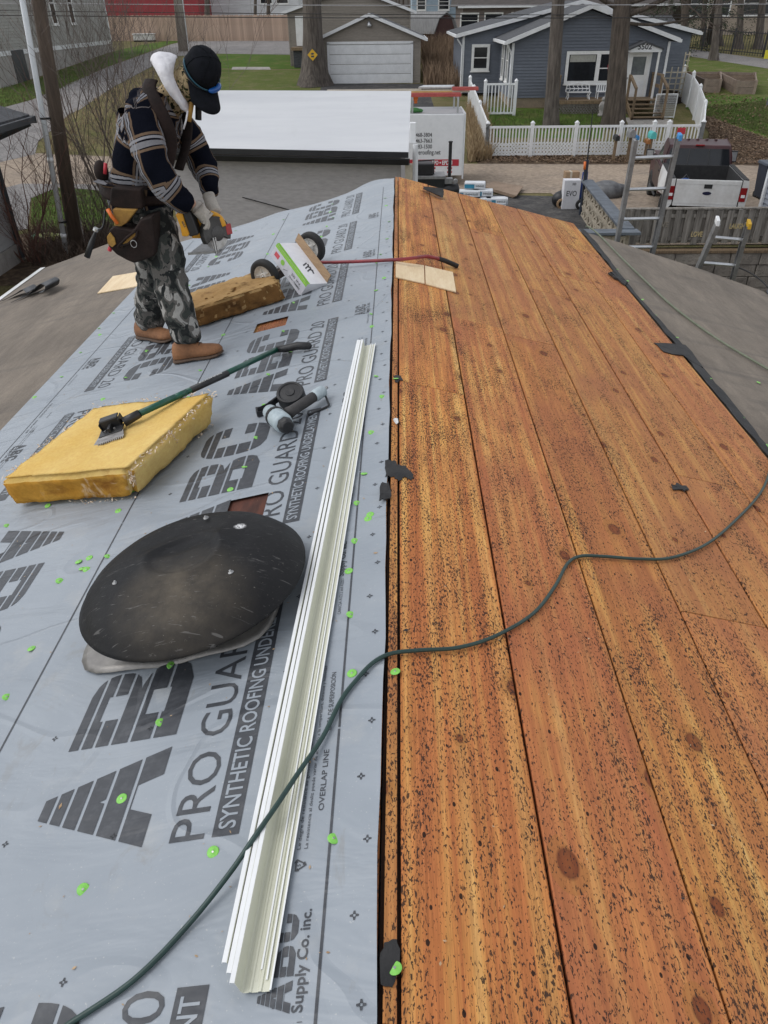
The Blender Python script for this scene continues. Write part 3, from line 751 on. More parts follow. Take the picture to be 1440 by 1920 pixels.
mb = MB(); mb.tube([g2.lerp(g3,.25), g3], [.016,.0165], 14); mb.build('lower_shaft', m_green, sh, smooth=True)
mb = MB(); mb.tube([g1+(g1-g2)*.06, g1, g1.lerp(g0,.25), g1.lerp(g0,.6)+Vector((0,0,.008)), g1.lerp(g0,.95), g0], [.015,.019,.022,.024,.021,.008], 14); mb.build('grip', m_black, sh, smooth=True)
ax = (g3-g2).normalized(); sd = Vector((ax.y, -ax.x, 0)).normalized(); upv = sd.cross(ax); 
if upv.z < 0: upv = -upv
# printed white maker's strip on the sleeve and shaft
m_pale = M('pale_print', (.62,.64,.62), (.5,.5,.5), .5, 40)
mb = MB(); q0 = g2.lerp(g3,-.82); q1 = g2.lerp(g3,-.30)
put_text(mb, 'ROOFING', (q1-q0).length, .015, lambda a, b_: q1 + (q0-q1).normalized()*a + upv*(.0176*math.cos((b_-.0075)*40)) - sd*(-.0176*math.sin((b_-.0075)*40)) + Vector((0,0,.0006)), .02)
mb.build('lettering', m_pale, sh)
h0 = onL(232,792,.205); 
mb = MB(); mb.tube([g3, h0], [.020,.024], 12); mb.build('socket', m_black, sh, smooth=True)
fw = Vector((-.42,-.86,0)).normalized(); sdw = Vector((.86,-.42,0)).normalized()
fw = (onL(195,838,.170)-onL(212,790,.20)).normalized(); sdw = (onL(235,800,.20)-onL(190,800,.20)); sdw = (sdw-fw*sdw.dot(fw)).normalized(); nn = sdw.cross(fw); nn = nn if nn.z > 0 else -nn
hb = onL(212,800,.195)
mb = MB(); mb.obox(hb+nn*.018, sdw*.048, fw*.010, nn*.028); mb.obox(hb-fw*.012+nn*.045, sdw*.048, fw*.020, nn*.004); mb.obox(hb+fw*.035, sdw*.062, fw*.030, nn*.004); mb.obox(hb+fw*.02+nn*.014, sdw*.008, fw*.034, nn*.012)
mb.obox(hb-fw*.01-sdw*.05+nn*.02, sdw*.003, fw*.03, nn*.02); mb.obox(hb-fw*.01+sdw*.05+nn*.02, sdw*.003, fw*.03, nn*.02)
mb.build('blade_holder', m_black, sh, bevel=.003)
mb = MB(); w0, w1 = .066, .080; L0, L1 = .055, .112; nT = 15
A_ = hb+fw*L0; 
mb.hexa([A_-sdw*w0-nn*.003, A_+sdw*w0-nn*.003, hb+fw*L1+sdw*w1-nn*.005, hb+fw*L1-sdw*w1-nn*.005], [A_-sdw*w0, A_+sdw*w0, hb+fw*L1+sdw*w1-nn*.002, hb+fw*L1-sdw*w1-nn*.002])
for k in range(nT):
    u = -w1 + 2*w1*(k+.1)/nT; u2 = u + 2*w1*.62/nT
    a_, b_, c_ = hb+fw*L1+sdw*u-nn*.004, hb+fw*L1+sdw*u2-nn*.004, hb+fw*(L1+.017)+sdw*(u+u2)/2-nn*.0055
    mb.add([a_, b_, c_, a_+nn*.002, b_+nn*.002, c_+nn*.001], [(0,2,1),(3,4,5),(0,1,4,3),(1,2,5,4),(2,0,3,5)])
mb.build('toothed_blade', m_blade, sh)
for u in (-.03, .02):
    mb = MB(); mb.cyl(hb+fw*.035+sdw*u, hb+fw*.035+sdw*u+nn*.011, .006, n=6); mb.build('bolt', m_steel, sh)

# ---- coil nail gun
m_gungrey = M('pale_blue_grey_casting', (.43,.50,.53), (.36,.43,.46), .38, 6)
ng = thing('nail_gun', 'blue-grey and black coil nail gun lying on the underlayment', 'nail gun', onL(550,765,.0))
GL = lambda x, y, h: onL(x, y, h+.006)
a_, b_ = GL(506,772,.055), GL(534,796,.055)
mb = MB(); mb.tube([a_.lerp(b_,-.1), a_, a_.lerp(b_,.35), a_.lerp(b_,.4), a_.lerp(b_,.85), b_], [.026,.036,.042,.047,.048,.042], 18); mb.build('body', m_gungrey, ng, smooth=True)
mb = MB(); mb.tube([b_.lerp(a_,.05), b_+(b_-a_)*.14, b_+(b_-a_)*.2], [.040,.036,.026], 8); mb.build('exhaust_cap', m_black, ng, bevel=.002)
mb = MB(); mb.tube([a_.lerp(b_,.36), a_.lerp(b_,.48)], .0495, 18); mb.build('rubber_band', m_rubber, ng, smooth=True)
h0_, h1_ = GL(545,772,.060), GL(588,744,.052)
mb = MB(); mb.tube([h0_.lerp(h1_,-.1), h0_.lerp(h1_,.1), h1_], [.030,.026,.0255], 16); mb.build('handle', M('dark_grey_grip', (.06,.055,.054), (.045,.042,.041), .7, 30, bmp=.2), ng, smooth=True)
mb = MB(); mb.tube([h1_, h1_.lerp(h0_,-.12), h1_.lerp(h0_,-.42), h1_.lerp(h0_,-.46)], [.027,.031,.029,.018], 14); mb.build('handle_cap', m_gungrey, ng, smooth=True)
mb = MB(); mb.cyl(h1_.lerp(h0_,-.42), h1_.lerp(h0_,-.62)+Vector((0,0,.004)), .008); mb.build('air_fitting', m_steel, ng, smooth=True)
mb = MB(); mb.tube(spline([GL(603,728,.035), GL(607,735,.03), GL(616,757,.012), GL(612,763,.006), GL(592,772,.004), GL(578,778,.004)], 5), .0055, 8); mb.build('hang_hook', m_black, ng, smooth=True)
mb = MB(); cc = GL(546,742,.05); axn = Vector((-.10,-.42,.9)).normalized(); q = axn.to_track_quat('Z','Y').to_matrix().to_4x4(); CM = Matrix.Translation(cc) @ q
mb.lathe([(.001,.030),(.022,.031),(.024,.026),(.052,.025),(.056,.031),(.066,.031),(.070,.024),(.071,-.03),(.06,-.034),(.001,-.034)], CM, 28); mb.build('nail_canister', m_black, ng, smooth=False, bevel=.0015)
mb = MB(); mb.obox(GL(518,750,.04), (GL(540,738,.04)-GL(510,760,.04))*.42, Vector((.01,.006,0)), Vector((0,0,.016))); mb.obox(GL(500,764,.03), (GL(515,757,.03)-GL(488,770,.03))*.5, Vector((.010,.008,0)), Vector((0,0,.020))); mb.obox(GL(486,772,.018), Vector((.014,.004,0)), Vector((-.008,.026,0)), Vector((0,0,.016)))
mb.build('nose', m_black, ng, bevel=.003)
mb = MB(); mb.obox(GL(556,766,.03), (h1_-h0_)*.22, Vector((.002,.004,-.018)), Vector((.004,.003,0))); mb.build('trigger', m_black, ng)

# ---- two-wheeled magnetic sweeper with a carton leaning on it
m_rim = M('dirty_white_plastic_rim', (.66,.64,.60), (.52,.50,.46), .55, 8)
w1c, w2c = at(497,517,5.38), at(584,464,5.92)
axd = (w2c-w1c).normalized()
swp = thing('magnetic_sweeper', 'two-wheeled magnetic sweeper with white rims and a red push handle over the ridge', 'magnetic sweeper', (w1c+w2c)/2)
for wc, s in ((w1c, -1), (w2c, -1)):
    q = Matrix.Translation(wc) @ axd.to_track_quat('Z','Y').to_matrix().to_4x4()
    w = MB(); w.lathe([(.079,-.026),(.096,-.031),(.112,-.027),(.119,-.018),(.121,0),(.119,.018),(.112,.027),(.096,.031),(.079,.026),(.079,-.026)], q, 40)
    tyre = w.build('wheel', m_rubber, swp, smooth=True)
    r_ = MB(); r_.lathe([(.079,-.024),(.076,-.026),(.072,-.016),(.030,-.010),(.026,-.022),(.012,-.024),(.011,-.019),(.0005,-.019)], q, 30)
    for k in range(5):
        a = 2*math.pi*k/5; u = q.to_3x3() @ Vector((math.cos(a), math.sin(a), 0)); t2 = q.to_3x3() @ Vector((-math.sin(a), math.cos(a), 0)); z2 = q.to_3x3() @ Vector((0,0,1))
        r_.obox(wc+u*.05-z2*.014, u*.024, t2*.002, z2*.006)
    r_.lathe([(.079,.024),(.072,.018),(.03,.016),(.0005,.018)], q, 30)
    r_.build('rim', m_rim, tyre, smooth=True)
    hb_ = MB(); hb_.cyl(wc-axd*.028, wc-axd*.018, .011, n=10); hb_.build('hub', m_steel, tyre, smooth=True)
mb = MB(); mb.cyl(w1c, w2c, .008); mb.build('axle', m_steel, swp)
mc = (w1c+w2c)/2
m_brownsteel = M('brown_primer_steel', (.12,.085,.065), (.09,.065,.05), .6, 10)
mb = MB(); mb.obox(mc+Vector((.0,0,-.035)), axd*.23, Vector((.035,-.016,0)), Vector((0,0,.03))); mb.build('magnet_bar', m_brownsteel, swp, bevel=.004)
hd_pts = [mc+Vector((.02,0,.0)), at(612,492,5.60), onR(742,487,.030), onR(796,481,.060), onR(808,482,.060), onR(826,486,.050)]
mb = MB(); mb.tube(spline(hd_pts,4), .0125, 10); mb.build('push_handle', M('scuffed_red_tube', (.30,.035,.045), (.17,.03,.035), .45, 12), swp, smooth=True)
mb = MB(); mb.tube([onR(822,485,.052), onR(835,489,.040), onR(858,499,.016)], [.016,.0175,.0175], 10); mb.build('rubber_grip', m_rubber, swp, smooth=True)
m_carton = M('white_printed_card', (.74,.74,.76), (.68,.68,.71), .6, 3)
m_cardgrey = M('lilac_grey_printed_card', (.50,.50,.54), (.46,.46,.50), .6, 3)
m_leaf = M('bright_green_print', (.22,.48,.04), (.18,.40,.03), .6, 6)
m_kraft = M('brown_cardboard', (.36,.24,.14), (.29,.19,.11), .85, 10, (1,1,6))
m_redprint = M('red_print', (.50,.03,.05), (.45,.03,.045), .55, 6)
cO = at(577,533,5.14); cL = at(520,456,5.52); cD = at(560,552,5.16); cR = at(601,514,5.32)
eL, eD, eR = cL-cO, cD-cO, cR-cO
eR = eR - eL*(eR.dot(eL)/eL.length_squared); eD = eD - eL*(eD.dot(eL)/eL.length_squared)
box = thing('carton', 'white and green printed carton leaning on the magnetic sweeper', 'box', cO+(eL+eD+eR)/2)
def bp(u, v, w, d=0.0): return cO + eL*u + eD*v + eR*w
mb = MB(); mb.hexa([bp(0,1,0),bp(1,1,0),bp(1,1,1),bp(0,1,1)], [bp(0,0,0),bp(1,0,0),bp(1,0,1),bp(0,0,1)]); mb.build('box_body', m_carton, box)
nD = -(eL.cross(eD)).normalized(); 
if nD.dot(CO-cO) < 0: nD = -nD
nR = (eL.cross(eR)).normalized()
if nR.dot(CO-cO) < 0: nR = -nR
def pD(u, v, h=.0012): return bp(u, v, 0) + nD*h
def pR(u, w, h=.0012): return bp(u, 0, w) + nR*h
mb = MB(); mb.quad(pD(.0,.0,.0008), pD(1,0,.0008), pD(1,1,.0008), pD(0,1,.0008)); mb.build('side_print', m_cardgrey, box)
mb = MB(); mb.quad(pD(0,.0), pD(1,.0), pD(1,.24), pD(0,.24)); mb.quad(pR(0,0), pR(1,0), pR(1,.12), pR(0,.12)); mb.build('green_stripe', m_leaf, box)
mb = MB(); mb.quad(pD(.80,.42,.0018), pD(.93,.42,.0018), pD(.93,.72,.0018), pD(.80,.72,.0018)); mb.build('red_label', m_redprint, box)
mb = MB()
pts = [pD(.68+.055*math.cos(a), .55+.17*math.sin(a), .0018) for a in np.linspace(0, 2*math.pi, 14)[:-1]]; mb.add(pts, [tuple(range(13))]); mb.build('green_badge', m_leaf, box)
mb = MB()
put_text(mb, '20 IN.', .30*eL.length, .16*eD.length, lambda a, b_: pD(.40-a/eL.length, .58-b_/eD.length, .0018), .02)
put_text(mb, '22mm TRIMMER', .34*eL.length, .13*eD.length, lambda a, b_: pD(.42-a/eL.length, .80-b_/eD.length, .0018), .02)
mb.add([pD(.60,.80,.002),pD(.50,.62,.002),pD(.49,.63,.002),pD(.59,.82,.002)], [(0,1,2,3)])
for k in range(3):
    u0 = .42-.07*k
    mb.quad(pR(u0,.45), pR(u0+.03,.45), pR(u0+.09,.72), pR(u0+.06,.72)); mb.quad(pR(u0-.05,.70), pR(u0+.05,.78), pR(u0+.05,.70), pR(u0-.04,.64))
mb.build('lettering', m_ink, box)
f0, f1_ = bp(.02,0,1.0), bp(1.06,0,1.0)
mb = MB(); mb.hexa([f0, f1_, f1_+nR*.06+eR.normalized()*.012, f0+nR*.06+eR.normalized()*.012], [q+eR.normalized()*.006 for q in (f0, f1_, f1_+nR*.06+eR.normalized()*.012, f0+nR*.06+eR.normalized()*.012)]); mb.build('flap', m_kraft, box)

# ---- sawdust, splinters and grit lying about
rr = random.Random(21); mb = MB(); mb2 = MB()
for k in range(900):
    y = .4+7.6*rr.random()**1.3; L_ = rr.random() < .5; x = rr.uniform(-2.2,-.02) if L_ else rr.uniform(.05,1.95)
    z = (zL(x) if L_ else zR(x))+.0065; a = rr.uniform(0,6.28); s = rr.uniform(.0015,.006)*(2.0 if rr.random() < .06 else 1); u = Vector((math.cos(a), math.sin(a), rr.uniform(-.1,.3)))*s; w = Vector((-math.sin(a), math.cos(a), .1))*s*rr.uniform(.2,.6); p = Vector((x,y,z)); (mb if L_ or rr.random() < .5 else mb2).add([p-u, p-w, p+u, p+w], [(0,1,2,3)])
kind(mb.build('wood_debris', M('pale_splinters', (.55,.40,.25), (.35,.22,.12), .9, 40)), 'stuff'); kind(mb2.build('tar_grit', m_tar), 'stuff')
# ---- scraps and patches
def slab(name, label, cat, pts, fn, mat, h=.006, th=.004, group=None, wob=0.0, seed=0):
    rr = random.Random(seed); P = [fn(*p, h) for p in pts]; o = sum(P, Vector())/len(P)
    mb = MB(); mb.prism([p+Vector((0,0,rr.uniform(0,wob))) for p in P], (0,0,th))
    root = mb.build(name, mat, None); 
    for vv in root.data.vertices: vv.co -= o
    root.location = o; return tag(root, label, cat, group)
slab('plywood_patch', 'pale new plywood square nearer the ridge on the old planks', 'plywood', [(742,492),(795,499),(796,533),(742,521)], onR, m_paleply, .002, .007, 'pale plywood patches')
slab('plywood_patch', 'pale new plywood square farther down the planks beside its twin', 'plywood', [(797,500),(849,512),(855,549),(798,534)], onR, m_paleply, .002, .008, 'pale plywood patches')
slab('plywood_patch', 'pale plywood patch on the felt roof left of the worker', 'plywood', [(183,551),(212,519),(300,504),(300,530)], onL, m_paleply, -.010, .008, 'pale plywood patches')
def torn(name, label, cat, pts, fn, mat, h, seed, curl=.0, k=3, group='torn bits of tar paper'):
    rr = random.Random(seed); P = []
    n = len(pts)
    for i in range(n):
        a, b2_ = pts[i], pts[(i+1)%n]
        for j in range(k):
            t = j/k; P.append((a[0]+(b2_[0]-a[0])*t+rr.uniform(-2.2,2.2)*(j>0), a[1]+(b2_[1]-a[1])*t+rr.uniform(-3,3)*(j>0)))
    W3 = [fn(*p, h) for p in P]; o = sum(W3, Vector())/len(W3)
    mb = MB(); m = len(W3)
    top = [p-o+Vector((0,0,.0015+rr.random()*curl)) for p in W3]; mb.add(top+[Vector((0,0,.002+curl*.4))]+[p-o for p in W3], [(i, (i+1)%m, m) for i in range(m)]+[(m+1+i, m+1+(i+1)%m, (i+1)%m, i) for i in range(m)])
    ob = mb.build(name, mat, None); ob.location = o; return tag(ob, label, cat, group)
torn('felt_scrap', 'black torn tar paper stuck to the first plank halfway along', 'felt scrap', [(722,864),(739,863),(744,873),(760,874),(776,891),(772,901),(758,894),(747,902),(738,893),(722,895)], onR, m_tar, .0012, 1, .0008, 4)
torn('felt_scrap', 'black flap of tar paper hanging over the underlayment edge', 'felt scrap', [(714,908),(728,905),(734,930),(722,938),(711,940)], onR, m_tar, .006, 2, .004)
torn('felt_scrap', 'grey-black tar paper scrap under the nearest lime cap', 'felt scrap', [(720,1768),(744,1762),(750,1790),(747,1822),(735,1852),(714,1846),(712,1800)], onR, m_tar, .0015, 3, .001)
torn('felt_scrap', 'black tar flap reaching up over the lower plank edge', 'felt scrap', [(1226,644),(1285,648),(1318,690),(1290,668),(1245,660)], onR, m_tar, .004, 4, .006)
torn('felt_scrap', 'small dark chip lying on the planks at the right', 'felt scrap', [(1258,910),(1268,907),(1292,918),(1284,923),(1266,919)], onR, m_tar, .004, 5, .006)
torn('felt_scrap', 'black strap of felt at the lower plank edge far along', 'felt scrap', [(1140,514),(1150,512),(1178,530),(1172,536),(1150,522)], onR, m_tar, .006, 6, .02)
torn('felt_scrap', 'small black square under the lime cap on the ridge strip', 'felt scrap', [(737,706),(752,705),(756,714),(740,716)], onR, m_tar, .0015, 7, .001)
torn('paint_chip', 'tiny white chip lying by the ridge strip', 'chip', [(737,786),(741,785),(747,793),(743,796)], onR, m_white, .004, 8, .006, 2)
# curled felt at the far end of the planks
p0, p1 = onR(790,355,.006), onR(828,372,.006)
mb = MB(); vs = []; m = 10
for j in range(m+1):
    p = p0.lerp(p1, j/m); wv_ = .035+.05*j/m
    for k in range(7):
        a = -1.0+k*.55; vs.append(p + Vector((.02*math.sin(a)*1.2, wv_*(k-3)/3*.8, .004+.05*(1-math.cos(a*.8))*j/m+.02*abs(k-3)/3)))
mb.add(vs, [(j*7+k, j*7+k+1, (j+1)*7+k+1, (j+1)*7+k) for j in range(m) for k in range(6)])
tag(mb.build('curled_felt', m_tar, None, smooth=True), 'curled black felt strip at the far end of the planks', 'felt scrap', 'torn bits of tar paper')
# rubber strips on the left felt roof
m_epdm = M('grey_black_rubber_strip', (.045,.047,.052), (.028,.03,.034), .5, 6)
def ribbon(name, label, cpts, w, dirw):
    P = spline(cpts, 6); mb = MB(); vs = []
    for p in P: vs += [p+Vector(dirw)*w, p-Vector(dirw)*w]
    mb.add(vs, [(2*i, 2*i+1, 2*i+3, 2*i+2) for i in range(len(P)-1)])
    o = mb.build(name, m_epdm, None, smooth=True); s = o.modifiers.new('thickness', 'SOLIDIFY'); s.thickness = .004; return tag(o, label, 'rubber strip', 'rubber strips on the left roof')
ribbon('rubber_strip', 'grey rubber strip with a rolled end, right of the pair on the left felt', [onL(34,560,.0), onL(62,548,.0), onL(76,536,.04), onL(88,526,.10), onL(98,530,.09), onL(96,540,.035), onL(86,543,.03)], .10, (.45,.85,.1))
ribbon('rubber_strip', 'grey rubber strip lying left of the rolled one on the left felt', [onL(0,566,.0), onL(20,556,.0), onL(40,545,.03), onL(52,538,.07), onL(60,544,.05)], .08, (.45,.85,.1))
# ================================================================== THE ROOFER
def skin(name, joints, edges, root_j, mat, parent, sub=2, k=1.25, uv=False, disp=0.0, dscale=9, smooth=True):
    """joints: {key: (point, radius)}; grows one continuous surface along the edges."""
    base = origin_of(parent) if parent is not None else Vector((0,0,0))
    keys = list(joints); idx = {q: i for i, q in enumerate(keys)}
    me = bpy.data.meshes.new(name)
    me.from_pydata([tuple(Vector(joints[q][0])-base) for q in keys], [(idx[a], idx[b_]) for a, b_ in edges], []); me.update()
    o = bpy.data.objects.new(name, me); COL.objects.link(o)
    md = o.modifiers.new('skin', 'SKIN'); md.use_smooth_shade = True; md.branch_smoothing = .3
    for q in keys:
        sv = me.skin_vertices[0].data[idx[q]]; r = joints[q][1]; sv.radius = (r*k, r*k) if not isinstance(r, tuple) else (r[0]*k, r[1]*k)
        sv.use_root = (q == root_j)
    ss = o.modifiers.new('sub', 'SUBSURF'); ss.levels = sub; ss.render_levels = sub
    ev = o.evaluated_get(bpy.context.evaluated_depsgraph_get())
    m2 = bpy.data.meshes.new_from_object(ev); bpy.data.objects.remove(o)
    m2.name = name
    from mathutils import noise as mn
    if disp:
        m2.update(); nrm = [v.normal.copy() for v in m2.vertices]
        for v, n_ in zip(m2.vertices, nrm):
            q = v.co; f = mn.fractal(Vector((q.x*dscale, q.y*dscale, q.z*dscale*1.6)), 1.0, 2.0, 3) + .6*abs(mn.noise(Vector((q.x*dscale*.8+7, q.y*dscale*.8, q.z*dscale*2.3))))
            v.co = q + n_*f*disp
    if uv:
        segs = [(Vector(joints[a][0])-base, Vector(joints[b_][0])-base) for a, b_ in edges]
        offs = {}; acc = []
        # distance along the chain from the root
        dist = {root_j: 0.0}; todo = [root_j]
        while todo:
            c = todo.pop()
            for a, b_ in edges:
                for p, q in ((a, b_), (b_, a)):
                    if p == c and q not in dist: dist[q] = dist[c] + (Vector(joints[p][0])-Vector(joints[q][0])).length; todo.append(q)
        at_ = m2.attributes.new('weave', 'FLOAT_VECTOR', 'POINT')
        for i, v in enumerate(m2.vertices):
            best = None
            for (a, b_), (p, q) in zip(edges, segs):
                d = q-p; L = d.length; t = max(0, min(1, (v.co-p).dot(d)/(L*L))); dd = (v.co-(p+d*t)).length/(1 if True else 1)
                r = joints[a][1]*(1-t)+joints[b_][1]*t if not isinstance(joints[a][1], tuple) else .1
                dd -= r
                if best is None or dd < best[0]: best = (dd, a, b_, p, d, L, t, r)
            dd, a, b_, p, d, L, t, r = best
            dn_ = d.normalized(); ref = Vector((0,-1,0)) - dn_*dn_.dot(Vector((0,-1,0))); ref.normalize(); w = dn_.cross(ref)
            rel = v.co-(p+d*t); ang = math.atan2(rel.dot(w), rel.dot(ref))
            along = dist[a] + (dist[b_]-dist[a])*((v.co-p).dot(d)/(L*L))
            at_.data[i].vector = (ang*max(r,.05), along, 0)
    return finish(name, m2, mat, parent, smooth)
def attr_coord(nt, scale):
    a = nt.nodes.new('ShaderNodeAttribute'); a.attribute_name = 'weave'; s = nt.nodes.new('ShaderNodeSeparateXYZ'); LK(nt, a.outputs['Vector'], s.inputs[0]); return s
m_plaid, nt, b = new_mat('black_grey_tan_flannel_plaid')
s = attr_coord(nt, 1)
BANDS = [(0.0, (.006,.007,.012)), (.40, (.16,.11,.075)), (.46, (.007,.007,.011)), (.48, (.28,.28,.30)), (.53, (.007,.007,.011)), (.56, (.22,.22,.235)), (.64, (.008,.008,.012)), (.665, (.16,.11,.075)), (.72, (.006,.007,.012))]
def band(x, per, ph): return ramp(nt, mth(nt, 'FRACT', mth(nt, 'MULTIPLY_ADD', x, 1/per, ph)), BANDS, 'CONSTANT')
ca = band(s.outputs[1], .235, .12); cb = band(s.outputs[0], .215, .30)
wv1 = nt.nodes.new('ShaderNodeTexNoise'); wv1.inputs['Scale'].default_value = 300
c = mixc(nt, .80, ca, cb, 'LIGHTEN')
c = mixc(nt, .35, c, ramp(nt, wv1.outputs[0], [(.3,.3),(.7,.7)]), 'OVERLAY')
LK(nt, c, b.inputs['Base Color']); b.inputs['Roughness'].default_value = 1; b.inputs['Specular IOR Level'].default_value = .03
bump(nt, b, noise(nt, coords(nt), 22, 4), .6, .016)
def camo(name, cols, scale, stops):
    m, nt, b = new_mat(name); v = coords(nt, (1,1,.72))
    n1 = noise(nt, v, scale, 2, .45, .9)
    c = ramp(nt, n1, list(zip(stops, cols)), 'CONSTANT')
    v2 = coords(nt, (1,1,.8), loc=None)
    n2 = noise(nt, v2, scale*1.35, 2, .45, 1.1)
    c = mixc(nt, ramp(nt, n2, [(0,0.0),(.585,1.0)], 'CONSTANT'), c, cols[0])
    c = mixc(nt, .3, c, ramp(nt, noise(nt, v, 120, 2), [(.3,.3),(.7,.7)]), 'OVERLAY')
    LK(nt, c, b.inputs['Base Color']); b.inputs['Roughness'].default_value = .92; b.inputs['Specular IOR Level'].default_value = .15
    bump(nt, b, noise(nt, coords(nt,(1,1,1.5)), 24, 4), .45, .015); return m
m_camo = camo('grey_black_camouflage_cloth', [(.022,.024,.024), (.050,.054,.050), (.115,.108,.100), (.32,.31,.29)], 12.5, [0, .40, .50, .60])
m_gaiter = camo('tan_green_camouflage_knit', [(.015,.017,.010), (.07,.075,.03), (.38,.29,.17), (.44,.34,.21)], 26, [0, .30, .40, .60])
m_hoodie = M('white_grey_sweat_cloth', (.72,.71,.73), (.62,.61,.64), .95, 8, bmp=.3)
m_cap = M('black_cap_cloth', (.011,.012,.016), (.007,.008,.010), .95, 30, bmp=.2, spec=.1)
m_leather = M('dark_brown_tool_leather', (.026,.016,.014), (.013,.009,.008), .75, 10, bmp=.3, spec=.2)
m_suede = M('tan_suede_lining', (.42,.24,.05), (.28,.15,.035), .85, 12, bmp=.2)
m_boot = M('tan_nubuck_boot', (.30,.135,.058), (.19,.085,.038), .8, 9, bmp=.3)
m_sole = M('brown_rubber_sole', (.10,.060,.038), (.07,.042,.028), .8, 10)
m_glove = M('pale_grey_work_glove', (.47,.43,.38), (.36,.33,.29), .85, 14, bmp=.3)
m_skin = M('skin', (.48,.28,.20), (.42,.24,.17), .55, 12)
m_yellowtool = M('yellow_tool_plastic', (.70,.33,.012), (.60,.27,.01), .45, 8)
m_orange = M('orange_plastic', (.75,.17,.02), (.65,.14,.02), .45, 8)
m_blue = M('blue_lens', (.01,.10,.36), (.01,.06,.25), .2, 8)

PY = 4.62
pb = onL(300, 660, 0); ploc = Vector((-1.45, PY, zL(-1.45)+.006))
man = thing('person', 'stooping roofer in a plaid flannel shirt, black cap and grey camouflage trousers', 'person', ploc)
J = {}
def j(k, px, py, Y, r): J[k] = (at(px, py, Y), r)
j('pelvis', 258, 362, 4.62, .10); j('waist', 260, 300, 4.62, .11); j('chest', 290, 236, 4.62, .095); j('neck', 314, 178, 4.62, .055)
j('skull', 352, 150, 4.60, .085); j('face', 372, 170, 4.58, .07)
j('sh_r', 270, 216, 4.50, .035); j('el_r', 302, 335, 4.30, .040); j('wr_r', 366, 387, 4.40, .030)
j('sh_l', 322, 222, 4.78, .035); j('el_l', 383, 316, 4.885, .038); j('wr_l', 391, 366, 4.68, .030)
j('hip_r', 275, 375, 4.53, .088); j('kn_r', 312, 510, 4.42, .060); j('an_r', 342, 640, 4.37, .040)
j('hip_l', 262, 378, 4.74, .088); j('kn_l', 285, 515, 4.85, .060); j('an_l', 283, 600, 5.03, .040)
ED = [('pelvis','waist'),('waist','chest'),('chest','neck'),('neck','skull'),('skull','face'),('chest','sh_r'),('sh_r','el_r'),('el_r','wr_r'),('chest','sh_l'),('sh_l','el_l'),('el_l','wr_l'),
      ('pelvis','hip_r'),('hip_r','kn_r'),('kn_r','an_r'),('pelvis','hip_l'),('hip_l','kn_l'),('kn_l','an_l')]
skin('body', J, ED, 'pelvis', m_skin, man, 2, 1.0)
# shirt
S = {}
def s_(k, px, py, Y, r): S[k] = (at(px, py, Y), r)
s_('tail', 272, 405, 4.62, .185); s_('hem', 266, 374, 4.62, .182); s_('belt', 260, 335, 4.62, .172); s_('waist', 262, 292, 4.62, .165); s_('chest', 282, 230, 4.62, .180); s_('collar', 308, 176, 4.62, .112)
s_('sh_r', 263, 206, 4.43, .100); s_('up_r', 282, 270, 4.37, .092); s_('el_r', 304, 336, 4.33, .082); s_('fo_r', 338, 368, 4.37, .066); s_('wr_r', 364, 385, 4.42, .050)
s_('sh_l', 326, 216, 4.80, .098); s_('up_l', 356, 270, 4.84, .084); s_('el_l', 382, 318, 4.84, .074); s_('fo_l', 390, 345, 4.74, .062); s_('wr_l', 391, 364, 4.67, .050)
SE = [('tail','hem'),('hem','belt'),('belt','waist'),('waist','chest'),('chest','collar'),('chest','sh_r'),('sh_r','up_r'),('up_r','el_r'),('el_r','fo_r'),('fo_r','wr_r'),('chest','sh_l'),('sh_l','up_l'),('up_l','el_l'),('el_l','fo_l'),('fo_l','wr_l')]
shirt = skin('shirt', S, SE, 'waist', m_plaid, man, 3, 1.10, True, .014, 9)
for v in shirt.data.vertices:
    yy = v.co.y + ploc.y - 4.62; v.co.y += yy*.20
# trousers
T_ = {}
def t_(k, px, py, Y, r): T_[k] = (at(px, py, Y), r)
t_('seat', 256, 385, 4.62, .140); t_('hip_r', 282, 408, 4.53, .116); t_('th_r', 305, 455, 4.45, .112); t_('kn_r', 316, 515, 4.42, .096); t_('ca_r', 330, 570, 4.39, .096); t_('cu_r', 346, 622, 4.36, .094); t_('en_r', 352, 648, 4.35, .080)
t_('hip_l', 262, 405, 4.75, .124); t_('th_l', 278, 455, 4.80, .108); t_('kn_l', 288, 515, 4.86, .096); t_('ca_l', 284, 560, 4.95, .102); t_('cu_l', 280, 596, 5.02, .104); t_('en_l', 283, 616, 5.04, .085)
TE = [('seat','hip_r'),('hip_r','th_r'),('th_r','kn_r'),('kn_r','ca_r'),('ca_r','cu_r'),('cu_r','en_r'),('seat','hip_l'),('hip_l','th_l'),('th_l','kn_l'),('kn_l','ca_l'),('ca_l','cu_l'),('cu_l','en_l')]
skin('trousers', T_, TE, 'seat', m_camo, man, 3, 1.08, False, .016, 9)
